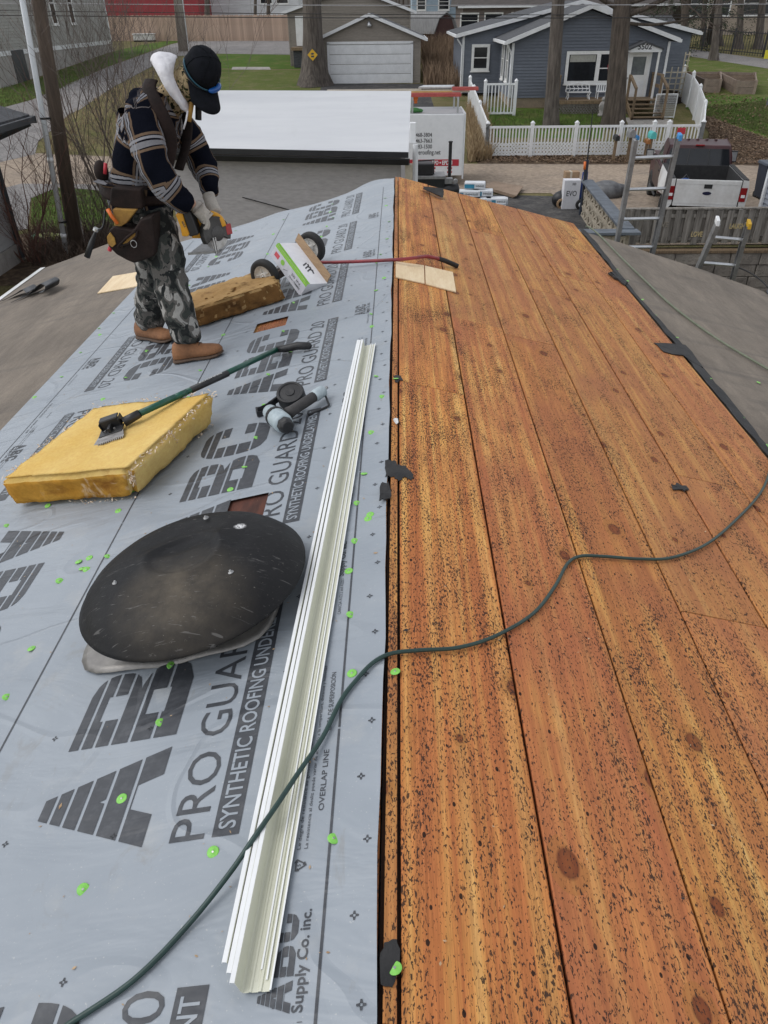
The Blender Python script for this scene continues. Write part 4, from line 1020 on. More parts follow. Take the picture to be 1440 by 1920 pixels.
# boots
def boot(heel, toe, up=.0):
    d = (toe-heel); d.z = 0; L = d.length + .02; d.normalize(); sd = Vector((-d.y, d.x, 0)); heel = heel - d*.01
    def loft(mb, secs, n=14):
        vs = []
        for t, w, h, zb in secs:
            c = heel + d*(t*L)
            for k in range(n):
                a = 2*math.pi*k/n; x = math.cos(a)*w; z = max(math.sin(a), -.55)
                zz = zb + (h-zb)*(z+.55)/1.55
                p = c + sd*x; vs.append(Vector((p.x, p.y, zL(p.x)+.008+zz)))
        m = len(secs); mb.add(vs, [(i*n+k, i*n+(k+1)%n, (i+1)*n+(k+1)%n, (i+1)*n+k) for i in range(m-1) for k in range(n)] + [tuple(range(n))[::-1], tuple(range((m-1)*n, m*n))])
    mb = MB(); loft(mb, [(0,.018,.085,.025),(.03,.034,.125,.022),(.15,.042,.150,.020),(.32,.044,.148,.020),(.45,.043,.120,.020),(.6,.047,.092,.020),(.78,.052,.080,.020),(.92,.044,.068,.022),(.985,.024,.050,.024),(1.0,.008,.036,.026)])
    o = mb.build('boot', m_boot, man, smooth=True)
    mb = MB(); loft(mb, [(-.005,.022,.030,0),(.05,.040,.028,0),(.2,.045,.028,0),(.45,.043,.026,.004),(.6,.050,.026,0),(.8,.055,.026,0),(.95,.046,.027,.004),(1.01,.016,.028,.012)])
    mb.build('sole', m_sole, o)
    mb = MB()
    for k in range(5):
        t = .36+.055*k; c = heel + d*(t*L); z = zL(c.x)+.008+(.150-.013*k)
        mb.tube([Vector((*(c+sd*.022).xy, z-.008)), Vector((*c.xy, z+.003)), Vector((*(c-sd*.022).xy, z-.008))], .003, 5)
    mb.build('lace', m_sole, o)
boot(onL(331,681), onL(415,667)); boot(onL(262,634), onL(322,642))
# head: gaiter over the lower face, cap, glasses
fwd = Vector((.28,-.55,-.80)).normalized(); hup = Vector((.60,-.50,.60)); hup = (hup-fwd*hup.dot(fwd)).normalized(); hsd = fwd.cross(hup)
HR = Matrix((fwd, hsd, hup)).transposed()
hcn = at(354, 158, 4.60)
mb = MB(); mb.ball(hcn, (.092,.084,.105), 24, 18, HR); mb.ball(hcn+fwd*.090-hup*.015, (.020,.016,.028), 10, 8, HR)
mb.tube([hcn-hup*.03-fwd*.02, at(335,175,4.61), at(316,192,4.62)], [.086,.082,.085], 18)
mb.build('gaiter', m_gaiter, man, smooth=True)
for s_ in (-1, 1):
    mb = MB(); mb.ball(hcn+hsd*.086*s_-fwd*.01, (.022,.010,.034), 8, 8, HR); mb.build('ear', m_gaiter, man, smooth=True)
cr = at(379, 130, 4.575)
prof = [(.103,-.030),(.105,.010),(.101,.042),(.086,.073),(.055,.093),(.022,.101),(.0005,.102)]
q = Matrix.Translation(cr) @ HR.to_4x4() @ Matrix.Scale(.90, 4, (0,1,0)); mb = MB(); mb.lathe(prof, q, 32)
mb.ball(cr+hup*.103, (.007,.007,.005), 8, 6)
capo = mb.build('cap', m_cap, man, smooth=True)
for k in range(6):
    a = math.pi*k/3+.52; mb = MB(); mb.tube([q @ Vector((r*1.012*math.cos(a), r*1.012*math.sin(a), z)) for r, z in prof[:-1]], .0022, 5); mb.build('seam', m_cap, capo, smooth=True)
mb = MB(); mb.tube([q @ Vector((.1055*math.cos(a), .1055*math.sin(a), -.024)) for a in np.linspace(0, 6.283, 33)], .0045, 5, caps=False); mb.build('band', m_black, capo, smooth=True)
mb = MB(); vs = []; nu, nv = 16, 6
for a in range(nv+1):
    for k in range(nu+1):
        u = -1+2*k/nu; ang = u*1.10; t = a/nv
        p = cr + fwd*(math.cos(ang)*.098 + .135*t*(1-.15*u*u)) + hsd*(math.sin(ang)*.098*(1+.02*t)) + hup*(-.020 - .026*u*u*(.5+.5*t) - .010*t)
        vs.append(p)
mb.add(vs, [(a*(nu+1)+k, a*(nu+1)+k+1, (a+1)*(nu+1)+k+1, (a+1)*(nu+1)+k) for a in range(nv) for k in range(nu)])
o = mb.build('bill', m_cap, capo, smooth=True); sm = o.modifiers.new('thickness','SOLIDIFY'); sm.thickness = .005
gb = cr - hup*.006
RG = lambda a, r: gb + fwd*(math.cos(a)*r) + hsd*(math.sin(a)*r*.91)
mb = MB(); mb.tube([RG(a,.116) for a in np.linspace(-1.05,-.05,11)], [.004,.012,.016,.017,.017,.016,.016,.016,.014,.011,.004], 8); gl = mb.build('safety_glasses', m_blue, man, smooth=True)
mb = MB(); mb.tube([RG(a,.114)+hup*.006*a for a in np.linspace(.0,1.9,14)], .004, 6); mb.tube([RG(a,.113) for a in np.linspace(-2.0,-1.0,8)], .004, 6)
mb.build('temple', M('teal_plastic', (.01,.08,.12), (.01,.06,.09), .4), gl, smooth=True)
# hood of the sweatshirt lying round the neck
cols = [[(352,214,4.50),(354,210,4.49),(357,202,4.52)],[(330,196,4.465),(335,186,4.44),(340,178,4.50)],[(310,168,4.44),(316,154,4.41),(324,145,4.49)],[(296,140,4.45),(304,122,4.42),(326,124,4.53)],[(285,120,4.53),(292,98,4.52),(332,112,4.56)],[(282,114,4.62),(292,93,4.62),(334,106,4.62)]]
cols = cols + [[(x,y,9.24-Y) for x,y,Y in c] for c in cols[-2::-1]]
mb = MB(); vs = [at(*p) for c in cols for p in c]; nc = len(cols)
mb.add(vs, [(i*3+k, i*3+k+1, i*3+k+4, i*3+k+3) for i in range(nc-1) for k in range(2)])
ho = mb.build('hood', m_hoodie, man, smooth=True); q = ho.modifiers.new('t','SOLIDIFY'); q.thickness = .022; q.offset = 0; q = ho.modifiers.new('s','SUBSURF'); q.levels = 4; q.render_levels = 4; tx = bpy.data.textures.new('folds','CLOUDS'); tx.noise_scale = .055; q = ho.modifiers.new('d','DISPLACE'); q.texture = tx; q.strength = .013; q.mid_level = .5
mb = MB(); mb.tube([at(352,208,4.46), at(349,225,4.44), at(344,242,4.44)], .005, 6); mb.build('drawstring', m_hoodie, man, smooth=True)
# braces (suspenders), belt, pouches
mb = MB(); mb.tube(spline([at(284,150,4.50), at(280,166,4.43), at(294,196,4.375), at(313,234,4.375), at(321,266,4.395), at(314,310,4.40), at(300,350,4.39)], 5), .036, 8, flat=.22, ref=(0,-1,0)); mb.build('suspender', m_leather, man, smooth=True)
mb = MB(); mb.tube(spline([at(346,202,4.72), at(352,235,4.66), at(348,275,4.58), at(335,318,4.50)], 5), .030, 8, flat=.3, ref=(0,-1,0)); mb.build('suspender', m_leather, man, smooth=True)
mb = MB(); mb.tube([at(360,192,4.50), at(354,228,4.48)], .013, 8); mb.build('yellow_strap', m_suede, man, smooth=True)
mb = MB(); mb.tube([at(362,190,4.62)+Vector((.03,0,0)), at(372,225,4.60)], .018, 8); mb.build('chest_radio', m_black, man, smooth=True)
ring = []
for a in np.linspace(0, 2*math.pi, 25): c = at(260,352,4.62); ring.append(c + Vector((.200*math.cos(a), .235*math.sin(a), -.03*math.cos(a))))
mb = MB(); mb.tube(ring, .045, 8, flat=.3, ref=(1,0,0), caps=False); mb.build('tool_belt', m_leather, man, smooth=True)
def pouch(name, pts, Y, th, mat, par=man, bev=.012, lean=0):
    mb = MB(); P = [at(px, py, Y) for px, py in pts]; mb.prism([p+Vector((0,0,0)) for p in P], Vector((0, th, lean)));
    return mb.build(name, mat, par, bevel=bev)
pouch('belt_pad', [(207,352),(266,355),(268,392),(240,396),(205,386)], 4.34, .12, m_leather)
pc = pouch('pouch', [(204,432),(212,425),(250,432),(262,412),(286,405),(292,450),(290,480),(266,490),(250,494),(236,488),(218,478),(202,462)], 4.28, .16, m_leather)
mb = MB(); mb.prism([at(px,py,4.31) for px,py in [(211,392),(256,394),(250,402),(238,418),(222,428),(214,424)]], (0,.05,0)); mb.build('pouch_lining', m_suede, man, bevel=.006)
mb = MB(); P = [(222,462),(236,446),(252,434),(257,432),(254,444),(240,456),(228,464)]; mb.prism([at(px,py,4.272) for px,py in P], (0,.012,0)); mb.build('pocket_lining', m_suede, man, bevel=.003)
mb = MB(); P = [(200,444),(206,436),(214,446),(217,458),(210,464),(202,458)]; mb.prism([at(px,py,4.268) for px,py in P], (0,.012,0)); mb.build('pocket_lining', m_suede, man, bevel=.003)
mb = MB(); mb.tube([at(px,py,4.265) for px,py in [(221,463),(236,447),(256,431)]], .007, 6); mb.tube([at(px,py,4.265) for px,py in [(221,463),(240,457),(255,444),(257,432)]], .006, 6); mb.build('pocket_rim', m_leather, man, smooth=True)
mb = MB(); c = at(251,457,4.262); mb.tube([c+Vector((.017*math.cos(a),-.004,.02*math.sin(a))) for a in np.linspace(0,2*math.pi,15)], .0022, 6, caps=False); mb.build('d_ring', m_steel, man, smooth=True)
mb = MB(); mb.tube([at(202,392,4.30), at(209,405,4.29), at(221,420,4.29)], [.012,.010,.010], 8); mb.build('orange_knife', m_orange, man, smooth=True)
mb = MB(); mb.tube([at(205,470,4.30), at(208,462,4.30)], .012, 8); mb.build('red_marker', m_redprint, man)
mb = MB(); mb.prism([at(px,py,4.40) for px,py in [(268,404),(276,402),(274,414),(266,416)]], (0,-.05,0)); mb.build('buckle', m_steel, man, bevel=.003)
mb = MB(); mb.tube(spline([at(197,395,4.50), at(193,425,4.47), at(180,432,4.47)],4)+[at(172,455,4.46), at(163,482,4.45)], [.006]*9+[.017,.019], 8); mb.build('hammer', m_black, man, smooth=True)
mb = MB(); mb.cyl(at(181,428,4.47), at(179,433,4.47), .016); mb.build('hammer_tip', m_steel, man)
mb = MB(); mb.ball(at(190,322,4.52), (.040,.045,.062), 12, 8); mb.build('tape_pouch', m_leather, man, smooth=True)
mb = MB(); mb.cyl(at(198,306,4.44), at(197,326,4.44), .010); mb.build('red_marker', m_redprint, man, smooth=True)
# gloves: palm, four fingers and a thumb each
def hand(wr, palm, dirf, side, curl, L=.075, par=man):
    wr, palm = Vector(wr), Vector(palm); f = Vector(dirf).normalized(); s = Vector(side); s = (s-f*s.dot(f)).normalized(); dn_ = f.cross(s)*curl
    Jn = {'w': (wr-f*.03, .038), 'w2': (wr, .034), 'p': (wr.lerp(palm,.6), .036), 'k': (palm, .034)}; E_ = [('w','w2'),('w2','p'),('p','k')]
    o = skin('glove', Jn, E_, 'p', m_glove, par, 2, 1.15)
    mb = MB()
    for i, (off, ln) in enumerate(((-.031,.86),(-.010,1.0),(.011,.95),(.031,.78))):
        a = palm + s*off + f*.008; b_ = a + f*(.046*ln) + dn_*.012*ln; c = b_ + f*(.020*ln) + dn_*.030*ln; d = c - f*(.006*ln) + dn_*.024*ln
        fj = {'a': (a-f*.02, .0125), 'b': (a+f*.012, .0125), 'c': (b_, .0115), 'd': (c, .0105), 'e': (d, .0085)}
        skin('finger', fj, [('a','b'),('b','c'),('c','d'),('d','e')], 'a', m_glove, o_wrap(o), 2, 1.15)
    a = wr.lerp(palm,.45) - s*.030; b_ = a - s*.022 + f*.030 + dn_*.012; c = b_ + f*.030 + dn_*.018
    skin('thumb', {'a': (a+s*.015,.0145), 'b': (a,.0145), 'c': (b_,.013), 'd': (c,.010)}, [('a','b'),('b','c'),('c','d')], 'a', m_glove, o_wrap(o), 2, 1.15)
    return o
def o_wrap(o): return o
hand(at(392,370,4.665), at(404,402,4.56), at(416,440,4.52)-at(404,402,4.56), (0,-1,.1), 1)
hand(at(369,389,4.42), at(383,404,4.44), Vector((.55,-.1,-.8)), (.3,-1,.1), 1)

# ---- the circular saw in his hands
saw = thing('circular_saw', 'yellow and black cordless circular saw held low in both gloved hands', 'circular saw', at(390,440,4.5))
m_guard = M('grey_cast_guard', (.085,.082,.08), (.05,.048,.046), .5, 14, metal=.5)
dc = at(404,438,4.46); da = Vector((.75,-.66,.15)).normalized(); q = Matrix.Translation(dc) @ da.to_track_quat('Z','Y').to_matrix().to_4x4()
mb = MB(); mb.lathe([(.0005,.0016),(.088,.0016),(.0885,0),(.088,-.0016),(.0005,-.0016)], q, 40); mb.build('blade', m_steel, saw)
mb = MB(); n = 24; vs = []
R3 = q.to_3x3(); zz = R3 @ Vector((0,0,1)); up_ = (Vector((0,0,1))-zz*zz.z).normalized(); sx = up_.cross(zz)
for k in range(n+1):
    a = -.5+ (math.pi+1.0)*k/n
    u = sx*math.cos(a)+up_*math.sin(a)
    vs += [dc+zz*.022+u*.04, dc+zz*.022+u*.095, dc-zz*.022+u*.095, dc-zz*.022+u*.04]
mb.add(vs, [(k*4+i, k*4+(i+1)%4, k*4+4+(i+1)%4, k*4+4+i) for k in range(n) for i in range(4)] + [(3,2,1,0),(n*4,n*4+1,n*4+2,n*4+3)]); mb.lathe([(.042,.024),(.03,.028),(.0005,.028)], q, 20)
mb.build('blade_guard', m_guard, saw, bevel=.002)
mb = MB(); mb.obox(dc+zz*.01+sx*.085+up_*.01, sx*.02, up_*.03, zz*.015); mb.build('guard_lever', m_red, saw, bevel=.004)
mb = MB(); SP = [at(353,478,4.42), at(386,452,4.66), at(436,452,4.62), at(412,474,4.40)]; mb.prism(SP, (0,0,.004)); mb.prism([SP[0],SP[3],SP[3]+Vector((0,-.004,0)),SP[0]+Vector((0,-.004,0))], (0,0,.014)); mb.build('shoe_plate', m_darkalu, saw)
mb = MB(); mb.obox(dc-up_*.06-sx*.03+zz*.03, sx*.004, up_*.045, zz*.004); mb.obox(dc-up_*.06-sx*.045+zz*.03, sx*.004, up_*.045, zz*.004); mb.build('depth_bracket', m_steel, saw)
mb = MB(); mb.tube(spline([at(380,445,4.50), at(384,425,4.50), at(384,408,4.50), at(396,402,4.50), at(412,410,4.50), at(418,424,4.50)],4), .021, 10); mb.build('handle', m_yellowtool, saw, smooth=True)
mb = MB(); mb.obox(at(372,424,4.5), (at(384,424,4.5)-at(364,424,4.5))*.5, (at(374,404,4.5)-at(374,444,4.5))*.5, Vector((0,.05,0))); mb.build('motor', m_yellowtool, saw, bevel=.012)
bx = (at(372,442,4.4)-at(352,400,4.4)); 
mb = MB(); mb.prism([at(px,py,4.37) for px,py in [(341,400),(356,396),(373,440),(355,445)]], (0,.10,0)); mb.build('battery', m_black, saw, bevel=.010)
mb = MB(); mb.prism([at(px,py,4.36) for px,py in [(328,402),(341,399),(347,420),(355,440),(352,444),(341,444),(337,424)]], (0,.11,0)); bt = mb.build('battery_end', m_yellowtool, saw, bevel=.008)
mb = MB(); put_text(mb, 'MAX', .035, .012, lambda a, b_: at(340,416,4.352)+Vector((.010*0+.35*a+b_*.9, -.0, -.93*a+.3*b_)), .03); mb.build('lettering', m_ink, saw)
# ================================================================== GROUND
def ground_mat(name, a, bcol, c3, sc=.35, fine=14):
    m, nt, b = new_mat(name); v = coords(nt)
    c = ramp(nt, noise(nt, v, sc, 5, .6), [(.32, bcol), (.62, a)])
    c = mixc(nt, ramp(nt, noise(nt, v, sc*3.1, 6, .65), [(.48, 0.0), (.66, .75)]), c, c3)
    c = mixc(nt, .55, c, ramp(nt, noise(nt, v, fine, 4, .7), [(.28, .2), (.72, .8)]), 'OVERLAY')
    LK(nt, c, b.inputs['Base Color']); b.inputs['Roughness'].default_value = .97; b.inputs['Specular IOR Level'].default_value = .1
    bump(nt, b, noise(nt, v, fine, 4, .7), .8, .06); return m
m_dry = ground_mat('dry_spring_grass', (.185,.160,.078), (.135,.118,.058), (.095,.105,.032))
m_green = ground_mat('spring_grass', (.085,.145,.026), (.062,.112,.020), (.150,.148,.055))
m_olive = ground_mat('half_green_lawn', (.115,.138,.038), (.080,.112,.026), (.175,.155,.08))
m_soil = ground_mat('brown_leafy_soil', (.105,.075,.052), (.065,.046,.034), (.19,.14,.095), 1.2, 9)
m_road = ground_mat('sandy_concrete_road', (.36,.29,.225), (.30,.245,.195), (.24,.20,.165), .22, 7)
m_street = ground_mat('grey_asphalt_street', (.27,.255,.245), (.225,.215,.21), (.19,.18,.175), .3, 9)
m_asph = ground_mat('dark_asphalt_drive', (.085,.083,.082), (.058,.057,.058), (.135,.128,.12), .6, 9)
m_conc = ground_mat('pale_concrete_slab', (.40,.375,.345), (.34,.32,.295), (.28,.265,.245), .8, 8)
def patch(name, pts, mat, dz, px=True):
    P = [onG(*p) for p in pts] if px else [Vector((x, y, 0)) for x, y in pts]
    bm = bmesh.new(); vs = [bm.verts.new((p.x, p.y, 0)) for p in P]; f = bm.faces.new(vs)
    bmesh.ops.triangulate(bm, faces=[f])
    for Y in GY[1:-1]: bmesh.ops.bisect_plane(bm, geom=bm.verts[:]+bm.edges[:]+bm.faces[:], plane_co=(0,Y,0), plane_no=(0,1,0))
    for v in bm.verts: v.co.z = gz(v.co.y) + dz
    bmesh.ops.recalc_face_normals(bm, faces=bm.faces[:])
    if bm.faces[:] and sum(f.normal.z for f in bm.faces) < 0: bmesh.ops.reverse_faces(bm, faces=bm.faces[:])
    me = bpy.data.meshes.new(name); bm.to_mesh(me); bm.free()
    return kind(finish(name, me, mat), 'structure')
# base ground with the sunken yard to the right front cut out of it
bm = bmesh.new()
xs = [-300,-60,-30,-12,0,5.95,30,60,300]; ys = [-60,0,10,19.12]+GY[2:]
g = {(i,k): bm.verts.new((x, y, gz(y))) for i, x in enumerate(xs) for k, y in enumerate(ys)}
for i in range(len(xs)-1):
    for k in range(len(ys)-1):
        if xs[i] >= 5.9 and ys[k+1] <= 19.2: continue
        bm.faces.new((g[i,k], g[i+1,k], g[i+1,k+1], g[i,k+1]))
me = bpy.data.meshes.new('ground'); bm.to_mesh(me); bm.free(); kind(finish('ground', me, m_dry), 'structure')
mb = MB(); mb.quad((4.5,-60,-4.7),(300,-60,-4.7),(300,19.4,-4.7),(4.5,19.4,-4.7)); kind(mb.build('yard', m_soil), 'structure')
mb = MB(); mb.quad((5.95,19.12,-3.5),(5.95,-60,-3.6),(5.95,-60,-4.72),(5.95,19.12,-4.72)); kind(mb.build('bank', m_soil), 'structure')
patch('road', [(-140,29.0),(-30,28.2),(-15,27.4),(-8,26.6),(0,25.8),(10,25.5),(60,25.2),(140,25.0),(140,31.0),(30,30.9),(8,30.9),(-6,31.4),(-13,32.6),(-19,33.6),(-40,34.5),(-140,36)], m_road, .012, False)
patch('side_street', [(-260,300),(-260,225),(0,204),(60,188),(130,157),(200,127),(270,102),(320,84),(345,78),(430,77),(548,77),(548,103),(400,101),(330,106),(285,125),(215,162),(150,206),(100,242),(72,266),(66,290),(0,305)], m_street, .018)
patch('lawn', [(-60,215),(-60,140),(60,152),(205,98),(330,74),(345,77),(318,83),(268,101),(198,126),(128,156),(58,187),(0,203)], m_green, .010)
patch('lawn', [(392,104),(430,92),(545,88),(566,100),(575,130),(440,129),(398,128)], m_green, .008)
patch('lawn', [(398,130),(575,132),(600,150),(610,170),(300,170),(330,140)], m_olive, .008)
patch('footpath', [(436,126),(505,126),(508,131),(434,131)], m_conc, .016)
patch('lawn', [(60,372),(110,352),(205,360),(240,372),(260,430),(200,455),(100,440),(58,420)], m_green, .008)
patch('soil', [(-60,470),(40,440),(110,436),(230,440),(330,430),(340,520),(-60,540)], m_soil, .014)
patch('driveway', [(-60,372),(40,345),(205,347),(205,360),(110,351),(58,373),(52,430),(-60,450)], m_street, .016)
patch('lawn', [(925,240),(900,200),(1030,205),(1170,210),(1180,225),(1130,245),(1130,260),(925,258)], m_green, .008)
patch('lawn', [(1262,160),(1262,104),(1330,104),(1440,130),(1620,175),(1620,320),(1440,262),(1380,240),(1320,215)], m_olive, .008)
patch('lawn', [(1285,205),(1300,178),(1440,182),(1620,235),(1620,300),(1440,258),(1380,238),(1320,215)], m_green, .012)
patch('soil', [(895,290),(1320,296),(1330,250),(1300,215),(1330,218),(1440,262),(1620,310),(1620,352),(1440,312),(1330,309),(1100,309),(895,307)], m_soil, .016)
patch('soil', [(876,215),(905,205),(925,300),(876,306)], m_soil, .018)
patch('soil', [(790,90),(866,85),(862,185),(795,175)], m_soil, .010)
patch('driveway', [(860,364),(1095,371),(1150,420),(1150,470),(860,520)], m_asph, .020)
patch('parking_pad', [(5.7,19.3),(17,19.3),(17,25.7),(5.0,25.9)], m_road, .016, False)
patch('driveway', [(604,156),(800,158),(815,205),(590,205)], m_asph, .010)
patch('path', [(1172,222),(1228,219),(1262,226),(1262,240),(1180,240)], m_conc, .022)
patch('far_street', [(1262,86),(1300,93),(1440,112),(1640,146),(1640,168),(1440,129),(1300,107),(1262,100)], m_street, .014)
# scattered leaves, weeds
def in_poly(x, y, P):
    r = False; n = len(P)
    for i in range(n):
        (x0,y0),(x1,y1) = P[i], P[(i+1)%n]
        if (y0 > y) != (y1 > y) and x < (x1-x0)*(y-y0)/(y1-y0)+x0: r = not r
    return r
def scatter(pxpoly, n, rr):
    P = [onG(*p) for p in pxpoly]; P = [(p.x, p.y) for p in P]; x0,x1 = min(p[0] for p in P), max(p[0] for p in P); y0,y1 = min(p[1] for p in P), max(p[1] for p in P)
    out = []; t = 0
    while len(out) < n and t < n*30:
        t += 1; x, y = rr.uniform(x0,x1), rr.uniform(y0,y1)
        if in_poly(x, y, P): out.append((x, y))
    return out
def leaves(name, poly, n, mat, seed, s0=.03, s1=.07):
    rr = random.Random(seed); mb = MB()
    for x, y in scatter(poly, n, rr):
        a = rr.uniform(0, 6.28); s = rr.uniform(s0, s1); z = gz(y)+.03+rr.random()*.05; u = Vector((math.cos(a), math.sin(a), rr.uniform(-.6,.6)))*s; w = Vector((-math.sin(a), math.cos(a), rr.uniform(-.6,.6)))*s*.6
        p = Vector((x, y, z)); mb.quad(p-u, p-w, p+u, p+w)
    return kind(mb.build(name, mat), 'stuff')
def weeds(name, poly, n, h0, h1, mat, seed, w=.012, lean=.25):
    rr = random.Random(seed); mb = MB()
    for x, y in scatter(poly, n, rr):
        h = rr.uniform(h0, h1); a = rr.uniform(0, 6.28); l = rr.gauss(0, lean)*h; l2 = rr.gauss(0, lean)*h; z = gz(y); ww = w*rr.uniform(.6,1.4)
        u = Vector((math.cos(a), math.sin(a), 0))*ww; p = Vector((x,y,z)); q = p+Vector((l*.5,l2*.5,h*.6)); t = p+Vector((l*1.2,l2*1.2,h))
        mb.add([p-u, p+u, q+u*.8, q-u*.8, t], [(0,1,2,3),(3,2,4)])
    return kind(mb.build(name, mat), 'stuff')
m_leafA = M('dead_brown_leaf', (.23,.145,.085), (.12,.075,.05), .9, 1.5); m_leafB = M('dead_tan_leaf', (.34,.25,.16), (.22,.15,.1), .9, 1.7)
m_straw = M('dry_straw', (.42,.32,.19), (.26,.18,.10), .9, 2.0); m_grassb = M('grass_blades', (.075,.115,.026), (.13,.13,.05), .9, .8)
LP = [(895,284),(1320,290),(1330,250),(1310,222),(1335,222),(1440,262),(1440,310),(1330,307),(1100,307),(895,305)]
leaves('leaf_litter', LP, 9000, m_leafA, 1, .02, .045); leaves('leaf_litter', LP, 4200, m_leafB, 2, .02, .045)
leaves('leaf_litter', [(1270,165),(1440,185),(1440,260),(1290,215)], 900, m_leafA, 3)
weeds('dry_weeds', [(877,212),(906,205),(922,300),(878,306)], 5200, .15, .75, m_straw, 4, .014)
weeds('dry_weeds', [(792,95),(864,92),(862,180),(796,172)], 5200, .3, 1.5, M('dry_brown_stalks', (.26,.18,.115), (.13,.085,.055), .95, 1.2), 5, .02, .2)
weeds('grass', [(60,374),(110,354),(205,361),(240,374),(255,430),(200,450),(100,438),(60,420)], 4500, .04, .12, m_grassb, 6, .008)
weeds('grass', [(925,240),(930,210),(1030,207),(1150,212),(1120,245),(930,246)], 4000, .04, .12, m_grassb, 7, .009)
weeds('grass', [(1290,205),(1440,190),(1440,256),(1320,216)], 5000, .04, .12, m_grassb, 8, .012)
weeds('grass', [(0,204),(60,188),(200,127),(205,100),(60,154),(0,165)], 5000, .05, .16, m_grassb, 9, .016)
weeds('dry_weeds', [(100,245),(215,165),(330,110),(400,130),(400,170),(190,285),(85,283)], 5000, .05, .18, m_straw, 10, .012)
weeds('dry_weeds', [(60,440),(330,430),(330,490),(60,500)], 3500, .1, .6, M('brown_undergrowth', (.13,.09,.065), (.07,.05,.04), .95, 1.2), 11, .010, .5)
# overcast hills far off
mb = MB(); rr = random.Random(8)
vs = []; n = 60
for i in range(n+1):
    x = -420+840*i/n; vs += [(x, 330, 0), (x, 335, 16+5*math.sin(i*.5)+rr.uniform(-2,2))]
mb.add(vs, [(2*i, 2*i+2, 2*i+3, 2*i+1) for i in range(n)])
kind(mb.build('wooded_hill', M('far_bare_woods', (.13,.115,.105), (.085,.075,.068), 1, .12, bmp=.5)), 'structure')

# ================================================================== BUILDINGS
def siding(mb, p0, p1, z0, tops, nrm, lap=.125, dep=.034):
    p0, p1, nrm = Vector(p0), Vector(p1), Vector(nrm)
    zt = max(z for _, z in tops)
    def iv(z):
        T = np.linspace(0, 1, 201); Z = np.interp(T, [t for t,_ in tops], [q for _,q in tops]); ok = T[Z >= z-1e-6]
        return (ok[0], ok[-1]) if len(ok) else None
    z = z0
    while z < zt-.005:
        z1 = min(z+lap, zt); a, b_ = iv(z), iv(z1-.001)
        if a is None: break
        if b_ is None: b_ = ((a[0]+a[1])/2,)*2
        A, B, C_, D = [p0.lerp(p1, t) for t in (a[0], a[1], b_[1], b_[0])]
        o = nrm*dep
        mb.quad(Vector((A.x,A.y,z))+o, Vector((B.x,B.y,z))+o, Vector((C_.x,C_.y,z1)), Vector((D.x,D.y,z1)))
        mb.quad(Vector((A.x,A.y,z)), Vector((B.x,B.y,z)), Vector((B.x,B.y,z))+o, Vector((A.x,A.y,z))+o)
        z = z1
def bar(mb, a, b_, w, d, nrm):                      # straight trim from a to b, w wide in the wall plane, d deep along nrm
    a, b_, n_ = Vector(a), Vector(b_), Vector(nrm).normalized(); t = (b_-a); L = t.length; t.normalize(); s = t.cross(n_).normalized()
    mb.obox((a+b_)/2+n_*d/2, t*L/2, s*w/2, n_*d/2)
def window(par, c, u, n_, w, h, fr=.09, split=None, mat=None, pane=None, d=.05):
    c, u, n_ = Vector(c), Vector(u).normalized(), Vector(n_).normalized(); z = Vector((0,0,1)); mb = MB()
    for s in (-1, 1):
        mb.obox(c+u*s*(w/2-fr/2)+n_*d/2, u*fr/2, z*h/2, n_*d/2)
        mb.obox(c+z*s*(h/2-fr/2)+n_*d/2, u*(w/2-fr), z*fr/2, n_*d/2*.98)
    mb.obox(c-z*(h/2+.02)+n_*(d/2+.02), u*(w/2+.04), z*.025, n_*(d/2+.02))
    if split == 'h': mb.obox(c+n_*.018, u*(w/2-fr), z*.022, n_*.012)
    if split == 'v': mb.obox(c+n_*.018, u*.03, z*(h/2-fr), n_*.012)
    f = mb.build('window', mat or m_white, par)
    p = MB(); p.obox(c+n_*.006, u*(w/2-fr*.9), z*(h/2-fr*.9), n_*.005); p.build('pane', pane or m_glass, f)
    return f
def side_mat(name, a, b_): return M(name, a, b_, .75, .8, (1,1,6), bmp=.06)
m_blueside = side_mat('slate_blue_vinyl_siding', (.142,.158,.188), (.122,.136,.164))
m_taupe = side_mat('taupe_vinyl_siding', (.265,.235,.200), (.235,.208,.178))
m_greyside = side_mat('grey_green_siding', (.33,.325,.30), (.29,.285,.265))
m_trim = M('white_trim', (.74,.75,.76), (.66,.67,.68), .5, 3)
X = lambda px, py, Y: at(px, py, Y).x
Z = lambda px, py, Y: at(px, py, Y).z

# ---- slate blue house
bh = thing('blue_house', 'slate blue single-storey house with white trim and front porch behind the picket fence', 'house', (9, 42, gz(42)))
YF = 39.7; xl, xr, xa = X(959,130,YF), X(1246,130,YF), X(1108,14,YF)
ze, zr_, za = Z(956,73,YF), Z(1250,76,YF), Z(1108,15,YF); zb = gz(YF)+.42
ze = zr_ = (ze+zr_)/2
mb = MB(); mb.prism([(xl,YF,zb),(xr,YF,zb),(xr,YF,ze-.02),(xa,YF,za-.06),(xl,YF,ze-.02)], (0,7.5,0)); siding(mb, (xl,YF-.002,0), (xr,YF-.002,0), zb, [(0,ze-.02),((xa-xl)/(xr-xl),za-.06),(1,ze-.02)], (0,-1,0))
siding(mb, (xl-.002,YF+4.6,0), (xl-.002,YF,0), zb, [(0,ze-.05),(1,ze-.05)], (-1,0,0))
mb.build('wall', m_blueside, bh)
mb = MB(); mb.box(xl+.03,xr-.03,YF+.03,YF+7.4,gz(YF)-.3,zb-.002); mb.build('foundation', M('tan_block', (.30,.24,.17), (.24,.19,.14), .9, 4, bmp=.3), bh)
